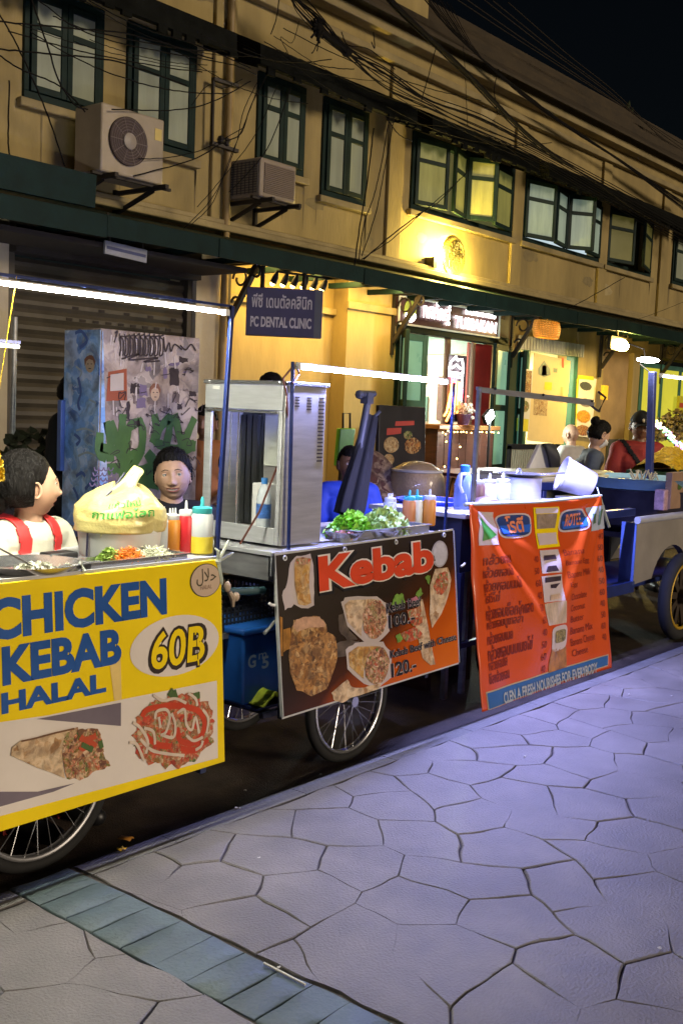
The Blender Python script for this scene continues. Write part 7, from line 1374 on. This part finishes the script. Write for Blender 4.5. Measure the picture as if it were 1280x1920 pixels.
def person(name, label, loc, rz, sit=True, h=1.6, head=(0, 0, 0), lean=(0, 0), armL=None, armR=None, skin='skin', top=('shirt_black', 'short'), legs='trouser_dark', hair='back', hairmat='hair', vox=.007, smile=0, open_=0, wide=1, seat=.47, extra=None, group=None, teeth=False):
    t = thing(name, label, 'person', (0, 0, 0), group); s = h/1.6
    hz = (seat+.09)/s if sit else .86
    V = Vector; lx, ly = lean
    hip = V((0, 0, hz)); ch = V((lx*.6, ly*.6, hz+.30)); nk = V((lx, ly, hz+.50)); hc = nk+V((lx*.18, ly*.28-.012, .132))
    shL, shR = nk+V((.165, .01, -.055)), nk+V((-.165, .01, -.055))
    if sit:
        kn = [V((.10*q, -.42, hz-.02)) for q in (1, -1)]; an = [V((.11*q, -.14, .09)) for q in (1, -1)]
    else: kn = [V((.095*q, -.02, .47)) for q in (1, -1)]; an = [V((.10*q, .02, .08)) for q in (1, -1)]
    armL = armL or ((.24, -.05, hz+.18), (.16, -.30, hz+.12)); armR = armR or ((-.24, -.05, hz+.18), (-.16, -.30, hz+.12))
    arms = [(shL, V(armL[0]), V(armL[1]), 1), (shR, V(armR[0]), V(armR[1]), -1)]
    m = MB(); T = lambda p, r: m.tube(p, r, 14, rnd=True)
    T([V((-.07, 0, hz)), V((.07, 0, hz))], [.115, .115]); T([hip, hip.lerp(ch, .5), ch], [.125, .112, .12]); T([ch+V((-.075, 0, .03)), ch+V((.075, 0, .03))], [.105, .105]); T([shR.lerp(nk, .25), nk+V((0, .0, -.06)), shL.lerp(nk, .25)], [.058, .085, .058]); T([nk+V((0, .0, -.07)), nk+V((lx*.1, ly*.14, .03)), hc+V((0, .012, -.04))], [.062, .052, .05])
    for sh, el, wr, q in arms:
        T([sh, el], [.052, .040]); T([el, el.lerp(wr, .3), wr], [.040, .040, .027])
        d = (wr-el).normalized(); side = d.cross(V((0, 0, 1))); side = side.normalized() if side.length > .1 else V((1, 0, 0)); up = side.cross(d).normalized()
        for k in (-.018, 0, .018): T([wr, wr+d*.045+side*k, wr+d*.082+side*k*1.25], [.022, .017, .013])
        for k, l in ((-.029, .062), (-.010, .074), (.010, .070), (.029, .055)):
            b0 = wr+d*.082+side*k; T([b0, b0+d*l*.5-up*.008, b0+d*l*.85-up*l*.42], [.0105, .0095, .0078])
        b0 = wr+d*.03+side*.022*q; T([b0, b0+d*.025+side*.026*q-up*.006, b0+d*.055+side*.03*q-up*.014], [.014, .0115, .009])
    for k in (0, 1):
        q = (1, -1)[k]; hp = V((.085*q, 0, hz-.01)); T([hp, hp.lerp(kn[k], .5), kn[k]], [.085, .076, .056]); T([kn[k], kn[k].lerp(an[k], .35), an[k]], [.055, .054, .036]); T([an[k]+V((0, .03, -.045)), an[k]+V((0, -.07, -.055)), an[k]+V((0, -.15, -.062))], [.036, .034, .026])
    vs, fs = remeshed(m, vox, 3)
    Rz = Matrix.Rotation(rz, 3, 'Z'); L_ = V(loc); W3 = lambda p: L_+Rz @ (V(p)*s)
    Rh = Matrix.Rotation(math.radians(head[0]), 3, 'Z') @ Matrix.Rotation(math.radians(head[1]), 3, 'X') @ Matrix.Rotation(math.radians(head[2]), 3, 'Y')
    H3 = lambda p: W3(hc+Rh @ V(p))
    b = MB(); b.add([W3(v) for v in vs], fs)
    D, F = ico(6 if vox < .008 else 5); S = skull(D, smile, open_, wide); b.add([H3(p) for p in S], F)
    px, pz, front = S[:, 0], S[:, 2], D[:, 1] < -.2
    w_ = .024+.006*smile; lip = front & (((px/w_)**2+((pz-smile*7*px**2+.057+.003*open_)/(.0125+.004*open_))**2) < 1)
    mi = b.mi; o_ = len(fs)
    for i, f in enumerate(F):
        if lip[f[0]] and lip[f[1]] and lip[f[2]]: mi[o_+i] = 1
    def surf_y(x, z):
        c = np.where(front, (px-x)**2+(pz-z)**2, 9); return S[np.argmin(c), 1]
    for q in (1, -1):
        e = V((.031*q, surf_y(.031*q, .014)+.0075, .014)); b.k = 2; b.add([H3(e+V(p)*.0126) for p in ico(3)[0]], ico(3)[1])
        b.k = 3; b.add([H3(e+V((.0012, -.0086, -.0003))+V((p[0]*.0056, p[1]*.0048, p[2]*.0056))) for p in ico(2)[0]], ico(2)[1])
        b.k = 0; P3, F3_ = ico(4); sel = [f for f in F3_ if min(P3[i][2] for i in f) > .36 or max(P3[i][2] for i in f) < -.42]; b.add([H3(e+V(p)*.0139) for p in P3], sel)
        b.k = 4; b.tube([H3((q*.013, surf_y(q*.014, .034)-.0005, .0345)), H3((q*.030, surf_y(q*.03, .037)-.0005, .0375)), H3((q*.047, surf_y(q*.045, .031)-.0002, .0305))], [.0015*s, .0024*s, .0008*s], 6)
        b.tube([H3(e+V((x_*.012, -.0136*math.sqrt(max(.05, 1-x_*x_*.8)), .0035*(1-x_*x_)))) for x_ in (-.95, -.5, 0, .5, .95)], .0011*s, 5)
        b.k = 0; er = V((.0725*q, .012, -.004)); Re = Matrix.Rotation(math.radians(-14*q), 3, 'Z')
        b.tube([H3(er+Re @ V((.003*q+.004*q*math.sin(a*.5), .017*math.cos(a)+.004, .030*math.sin(a)*(1.0 if math.sin(a) > 0 else .85)))) for a in [2*math.pi*k/18 for k in range(18)]], .0055*s, 7, closed=True)
        b.ball(H3(er+V((.0, .004, .0))), (.006*s, .015*s, .024*s), 10, Rz @ Rh @ Re); b.ball(H3(er+V((.001*q, -.001, -.026))), (.006*s, .009*s, .008*s), 8)
    for q in (1, -1): b.k = 5; b.ball(H3((q*.0075, surf_y(q*.0075, -.034)+.0005, -.0355)), (.0042*s, .004*s, .0028*s), 8, Rz @ Rh)
    if open_: b.k = 5; b.ball(H3((0, surf_y(0, -.06)+.004, -.0615)), (.013*s, .008*s, .008*s), 10, Rz @ Rh)
    if teeth: b.k = 6; b.tube([H3((q, surf_y(q, -.0568+7*q*q)-.0012, -.0568+7*q*q)) for q in (-.023, -.017, -.009, 0, .009, .017, .023)], [.0006*s, .002*s, .0028*s, .003*s, .0028*s, .002*s, .0006*s], 8)
    bd = obj('body', b, [skin, 'lip' if skin == 'skin' else skin, 'eyewhite', 'iris', hairmat, 'mouth', 'teeth'], t, ang=180)
    # hair
    if hair:
        D5, F5 = ico(6 if vox < .008 else 5); S5 = skull(D5, wide=wide); x, y, z = D5[:, 0], D5[:, 1], D5[:, 2]
        if hair == 'short': line = np.where(y < -.15, .52+.12*(y+.6), np.where(y < .15, .22, -.42))
        else: line = np.interp(y, [-1, -.66, -.52, -.34, -.14, .0, .16, .24, 1], ([.74, .70, .60, .40, .14, .12, .12, -.52, -.60] if hair == 'volume' else [.68, .64, .55, .38, .15, .10, .10, -.45, -.52]))
        line = line+.025*np.array([noise.noise(V(p)*5) for p in D5])
        keep = z > line; edge = np.clip((z-line)/.30, 0, 1); thick = {'short': .013, 'volume': .034, 'back': .014, 'none': .004}.get(hair, .013)
        nz = np.array([noise.noise(V((p[0]*9, p[1]*9, p[2]*3)))+.6*noise.noise(V((p[0]*24, p[1]*24, p[2]*6))) for p in D5])
        edge = np.clip((z-line)/(.5 if hair == 'volume' else .30), 0, 1); off = (thick*edge**.8*((.35+1.3*np.clip(y+.25, 0, 1)) if hair == 'volume' else (1+.25*np.clip(y, 0, 1)+1.3*np.clip(z-.45, 0, 1)))+.005*nz*edge+.0022)
        Q = S5+D5*off[:, None]; hm = MB(); hm.add([H3(p) for p in Q], [f for f in F5 if keep[f[0]] and keep[f[1]] and keep[f[2]]])
        if hair == 'volume':
            random.seed(5)
            for k in range(4): c = V((random.uniform(-.02, .02), .115+random.uniform(-.015, .02), random.uniform(-.045, .03))); hm.add([H3(c+V((p[0]*.05, p[1]*.045, p[2]*.05))*(1+.16*noise.noise(V(p)*4+V((k, 0, 0))))) for p in ico(4)[0]], ico(4)[1])
        if hair in ('back', 'bun'):
            c = V((0, .098, .01 if hair == 'back' else .085)); hm.add([H3(c+V((p[0]*.042, p[1]*.036, p[2]*.042))*(1+.12*noise.noise(V(p)*5))) for p in ico(4)[0]], ico(4)[1])
        random.seed(6)
        pool = [i for i in range(len(D5)) if keep[i] and edge[i] > .12]
        for k in range(420 if vox < .008 else 40):          # combed strands so the outline is not a shell
            a = random.choice(pool); p = V(Q[a]); n_ = V(D5[a]); tg = V((random.gauss(0, .25), .8, -.25+random.gauss(0, .25))); tg = (tg-n_*tg.dot(n_))
            if tg.length < .2: continue
            tg.normalize(); l = random.uniform(.012, .03); c2_ = p+tg*l*2-V((p.x, p.y, p.z)).normalized()*(l*l*16)
            hm.tube([H3(p-n_*.002), H3(p+tg*l+n_*.0012), H3(c2_)], [.0012*s, .0010*s, .0004*s], 4)
        obj('hair', hm, hairmat, t, ang=70)
    # clothing
    m = MB(); T = lambda p, r: m.tube(p, r, 14, rnd=True); o = .012
    T([V((-.07, 0, hz+.02)), V((.07, 0, hz+.02))], [.12+o, .12+o]); T([hip+V((0, 0, .02)), hip.lerp(ch, .5), ch], [.132+o, .125+o, .125+o]); T([ch+V((-.075, 0, .03)), ch+V((.075, 0, .03))], [.108+o, .108+o])
    T([shR.lerp(nk, .12), nk+V((0, .002, -.075)), shL.lerp(nk, .12)], [.058+o, .094+o, .058+o]); T([nk+V((-.03, .01, -.05)), nk+V((.03, .01, -.05))], [.066, .066]); m.tube([nk+V((.064*math.sin(a), .006-.062*math.cos(a), -.004-.024*(.5+.5*math.cos(a)))) for a in [2*math.pi*q/20 for q in range(20)]], .019, 10, closed=True)
    for sh, el, wr, q in arms:
        if top[1] == 'short': T([sh, sh.lerp(el, .72)], [.056+o, .056+o])
        else: T([sh, el], [.056+o, .048+o]); T([el, wr.lerp(el, .06)], [.048+o, .034+o])
    vs2, fs2 = remeshed(m, max(.008, vox), 4)
    vs2 = [v+V((noise.noise(v*9), noise.noise(v*9+V((5, 0, 0))), 0))*.008 for v in vs2]
    b = MB(); b.add([W3(v) for v in vs2], fs2); sh_ = obj('shirt', b, top[0], t, ang=180)
    if legs:
        m = MB(); T = lambda p, r: m.tube(p, r, 12, rnd=True); T([V((-.07, 0, hz-.01)), V((.07, 0, hz-.01))], [.128, .128])
        for k in (0, 1):
            q = (1, -1)[k]; hp = V((.085*q, 0, hz-.01)); T([hp, hp.lerp(kn[k], .5), kn[k]], [.098, .09, .072]); T([kn[k], kn[k].lerp(an[k], .4), an[k].lerp(kn[k], .1)], [.07, .067, .055])
        v3, f3 = remeshed(m, .012, 3); b = MB(); b.add([W3(v) for v in v3], f3); obj('trousers', b, legs, t, ang=180)
        m = MB()
        for k in (0, 1): a = an[k]; m.tube([W3(a+V((0, .035, -.042))), W3(a+V((0, -.07, -.05))), W3(a+V((0, -.16, -.058)))], [.045*s, .043*s, .034*s], 12, rnd=True)
        obj('shoes', m, 'black_plastic', t)
    if extra: extra(t, W3, H3, vs2, fs2, dict(nk=nk, hc=hc, hz=hz, s=s, S=S, D=D, Rh=Rh, Rz=Rz, px=px, pz=pz))
    t['_k'] = 0; del t['_k']
    return t
def cover(par, name, W3, vs, fs, test, mat, d=.006):
    """cloth lying on the shirt: the shirt faces that pass the test, pushed out"""
    ok = [test(v) for v in vs]; sel = [f for f in fs if all(ok[i] for i in f)]
    use = sorted({i for f in sel for i in f}); ix = {v: k for k, v in enumerate(use)}
    nm = {i: Vector((0, 0, 0)) for i in use}
    for f in sel:
        n = (vs[f[1]]-vs[f[0]]).cross(vs[f[2]]-vs[f[0]])
        for i in f: nm[i] += n
    b = MB(); b.add([W3(vs[i]+nm[i].normalized()*d) for i in use], [[ix[i] for i in f] for f in sel]); return obj(name, b, mat, par, ang=180, solid=.004)
M('shirt_white', (.60, .57, .46), .8, var=.10, scale=8, bump=.9, bscale=13); M('shirt_black', (.012, .012, .014), .8, var=.2, bump=.9, bscale=13, spec=.2); M('trouser_dark', (.02, .022, .03), .8, var=.2); M('apron_red', (.55, .02, .02), .6, var=.1); M('trim_navy', (.015, .015, .05), .7)
M('shirt_orange', (.42, .16, .05), .8); M('shirt_blue', (.015, .05, .40), .7); M('jacket_grey', (.06, .075, .10), .8, var=.25, scale=8, bump=.9, bscale=13); M('shirt_red', (.26, .018, .014), .75, bump=.9, bscale=13); M('shirt_pale', (.5, .48, .44), .8)
def stool(x, y, h, label):
    m = MB(); m.lathe((x, y, RZ), [(.17, h-.03), (.17, h-.006), (.16, h), (0, h)], 20)
    for k in range(4): a = math.pi/4+k*math.pi/2; m.bar((x+.12*math.cos(a), y+.12*math.sin(a), RZ+h-.03), (x+.17*math.cos(a), y+.17*math.sin(a), RZ), .03)
    return lone('stool', m, M('stoolred', (.35, .03, .03), .45) if 'stoolred' not in MATS else 'stoolred', label, 'stool', org=(x, y, RZ))
# seller with the red apron: seen in profile, looking to the right
def apron(t, W3, H3, vs, fs, k):
    nk, hz = k['nk'], k['hz']
    cover(t, 'apron_bib', W3, vs, fs, lambda v: v.y < -.02 and abs(v.x) < .155 and hz-.1 < v.z < nk.z-.235, 'apron_red', .007)
    cover(t, 'apron_strap', W3, vs, fs, lambda v: .052 < v.x < .108 and v.z > nk.z-.25, 'apron_red', .006); cover(t, 'apron_strap', W3, vs, fs, lambda v: -.108 < v.x < -.052 and v.z > nk.z-.25, 'apron_red', .006)
    m = MB(); m.tube([W3(nk+Vector((.064*math.sin(a), .006-.063*math.cos(a), .014-.024*(.5+.5*math.cos(a))))) for a in [2*math.pi*q/28 for q in range(28)]], .0075, 8, closed=True); obj('collar', m, 'trim_navy', t)
    m = MB(); c = H3((.076, .012, -.036)); m.ball(c, .005, 8); obj('earring', m, 'chrome', t)
    m = MB()
    for q in (.72, -.72): pass
p = P(60, 905, Y=3.42)
hh = 1.58
def place(px, py, Y, hz_head):      # ground point so that the head centre lands on the pixel
    q = P(px, py, Y=Y); return q, q.z-hz_head
def seat_for(headz, s): return (headz-RZ)/s-.50-.132
w1 = P(52, 915, Y=3.40); s_ = 1.62/1.6; lean = (.01, -.03)
sf = (seat_for(w1.z, s_)-.09)*s_
person('person', 'woman in white T-shirt and red apron seen in profile behind the yellow sign', (w1.x+.0, w1.y+.05, RZ), math.radians(12), True, 1.62, head=(64, -3, 0), lean=lean, armL=((.27, -.06, .0), (.20, -.26, .0)) and ((.25, -.07, sf/s_+.30), (.30, -.27, sf/s_+.26)), armR=((-.24, -.07, sf/s_+.28), (-.16, -.30, sf/s_+.24)), top=('shirt_white', 'short'), hair='volume', vox=.006, open_=.8, seat=sf, extra=apron)
stool(w1.x, w1.y+.06, sf-.03, 'red stool under the woman with the red apron')
w2 = P(328, 893, Y=3.80); s2_ = 1.60/1.6; sf2 = (seat_for(w2.z, s2_)-.09)*s2_
person('person', 'smiling woman in black with pulled back hair sitting behind the sauce bottles', (w2.x, w2.y+.03, RZ), math.radians(-30), True, 1.60, head=(-14, 0, -5), lean=(0, -.03), top=('shirt_black', 'short'), hair='back', vox=.006, smile=1, wide=1.07, teeth=True, seat=sf2)
stool(w2.x, w2.y+.04, sf2-.03, 'red stool under the smiling woman in black')
# people further back
def seated(label, px, py, Y, rz, h=1.62, **k):
    q = P(px, py, Y=Y); g = k.pop('ground', RZ); s = h/1.6; sf = ((q.z-g)/s-.632-.09)*s; lx, ly = k.get('lean', (0, 0)); R = Matrix.Rotation(rz, 3, 'Z') @ Vector((lx*1.18, ly*1.28-.012, 0))*s
    t = person('person', label, (q.x-R.x, q.y-R.y, g), rz, True, h, seat=sf, **k)
    m = MB(); x, y = q.x-R.x, q.y-R.y; m.rng(x-.2, x+.2, y-.18, y+.2, g+sf-.05, g+sf-.02)
    for a in (-.17, .17):
        for b in (-.15, .17): m.bar((x+a, y+b, g), (x+a, y+b, g+sf-.05), .03)
    lone('stool', m, 'darkwood', 'dark seat under the '+' '.join(label.split()[:9]), 'stool', org=(x, y, g)); return t
seated('man in an orange shirt between the graffiti cabinet and the rotisserie cabinet', 386, 795, 5.7, math.radians(-60), skin='skin_dark', top=('shirt_orange', 'short'), hair='short', vox=.010, ground=.06)
seated('person in dark clothes whose black hair shows just above the rotisserie cabinet', 508, 732, 5.6, math.radians(100), top=('shirt_black', 'short'), hair='short', vox=.010, ground=.06) if False else None
q = P(509, 736, Y=4.6); person('person', 'person in dark clothes whose black hair shows just above the rotisserie cabinet', (q.x, q.y, RZ), math.radians(150), False, (q.z-RZ+.115)/1.62*1.6, top=('shirt_black', 'short'), hair='short', vox=.010)
seated('person in a blue shirt half hidden behind the folded black parasol', 655, 872, 4.75, math.radians(-35), skin='skin_dark', top=('shirt_blue', 'short'), hair='short', vox=.010)
def phone(t, W3, H3, vs, fs, k):
    m = MB(); hz = k['hz']; c = Vector((.03, -.34, hz+.20)); R = k['Rz'] @ Matrix.Rotation(math.radians(-40), 3, 'X'); m.box(W3(c), (.075, .008, .15), R); obj('phone', m, 'black_plastic', t)
def mask(t, W3, H3, vs, fs, k):
    S, D = k['S'], k['D']; P5, F5 = D, None
    sel = [(f) for f in ico(5)[1] if all(D[i][1] < -.25 and -.105 < S[i][2] < -.012 for i in f)]
    m = MB(); m.add([H3(S[i]+D[i]*.006) for i in range(len(D))], sel); obj('face_mask', m, 'white_plastic', t, ang=180, solid=.003); phone(t, W3, H3, vs, fs, k)
seated('woman in a grey blue jacket and white mask bending over her phone', 1122, 815, 4.5, math.radians(35), h=1.75, head=(30, 28, 0), lean=(0, -.12), top=('jacket_grey', 'long'), hair='bun', vox=.010, extra=mask)
def cap(t, W3, H3, vs, fs, k):
    D5, F5 = ico(5); S5 = skull(D5); m = MB(); m.add([H3(Vector(S5[i])*1.0+Vector(D5[i])*(.016+.004*(D5[i][2]))) for i in range(len(D5))], [f for f in F5 if all(D5[i][2] > .30 for i in f)])
    m.sheet(lambda u, v: H3((.07*math.sin((u-.5)*2.6)*(1-.1*v), -.085-.075*v*math.cos((u-.5)*2.2)+.02*abs(u-.5), .040-.012*v-.03*(2*(u-.5))**2)), 14, 6); obj('cap', m, 'shirt_black', t, ang=180, solid=.003)
    m = MB(); m.ball(H3((0, -.108, .062)), (.018, .012, .022), 10); obj('cap_badge', m, M('capbadge', (.40, .33, .22), .6), t)
    nk, hz = k['nk'], k['hz']; cover(t, 'bag_strap', W3, vs, fs, lambda v: abs((v.x)+(v.z-(hz+.28))*.62) < .028, 'shirt_black', .006)
seated('man in a red T-shirt and black cap with a cross strap behind the blue post', 1200, 797, 4.4, math.radians(-45), h=1.9, head=(-10, 6, 0), skin='skin_dark', top=('shirt_red', 'short'), hair='none', vox=.010, extra=cap)
seated('bald man in a pale shirt seen from behind near the phone user', 1069, 815, 5.6, math.radians(170), skin='skin', top=('shirt_pale', 'long'), hair=None, vox=.010, ground=.06)
person('person', 'person in black clothes leaning half hidden behind the graffiti cabinet', (P(120, 800, Y=6.1).x, 6.1, .06), math.radians(35), False, 1.62, lean=(-.03, -.05), armR=((-.27, -.02, .98), (-.26, -.10, .74)), armL=((.25, .0, .98), (.24, -.12, .74)), top=('shirt_black', 'long'), legs='shirt_black', hair='short', vox=.010)
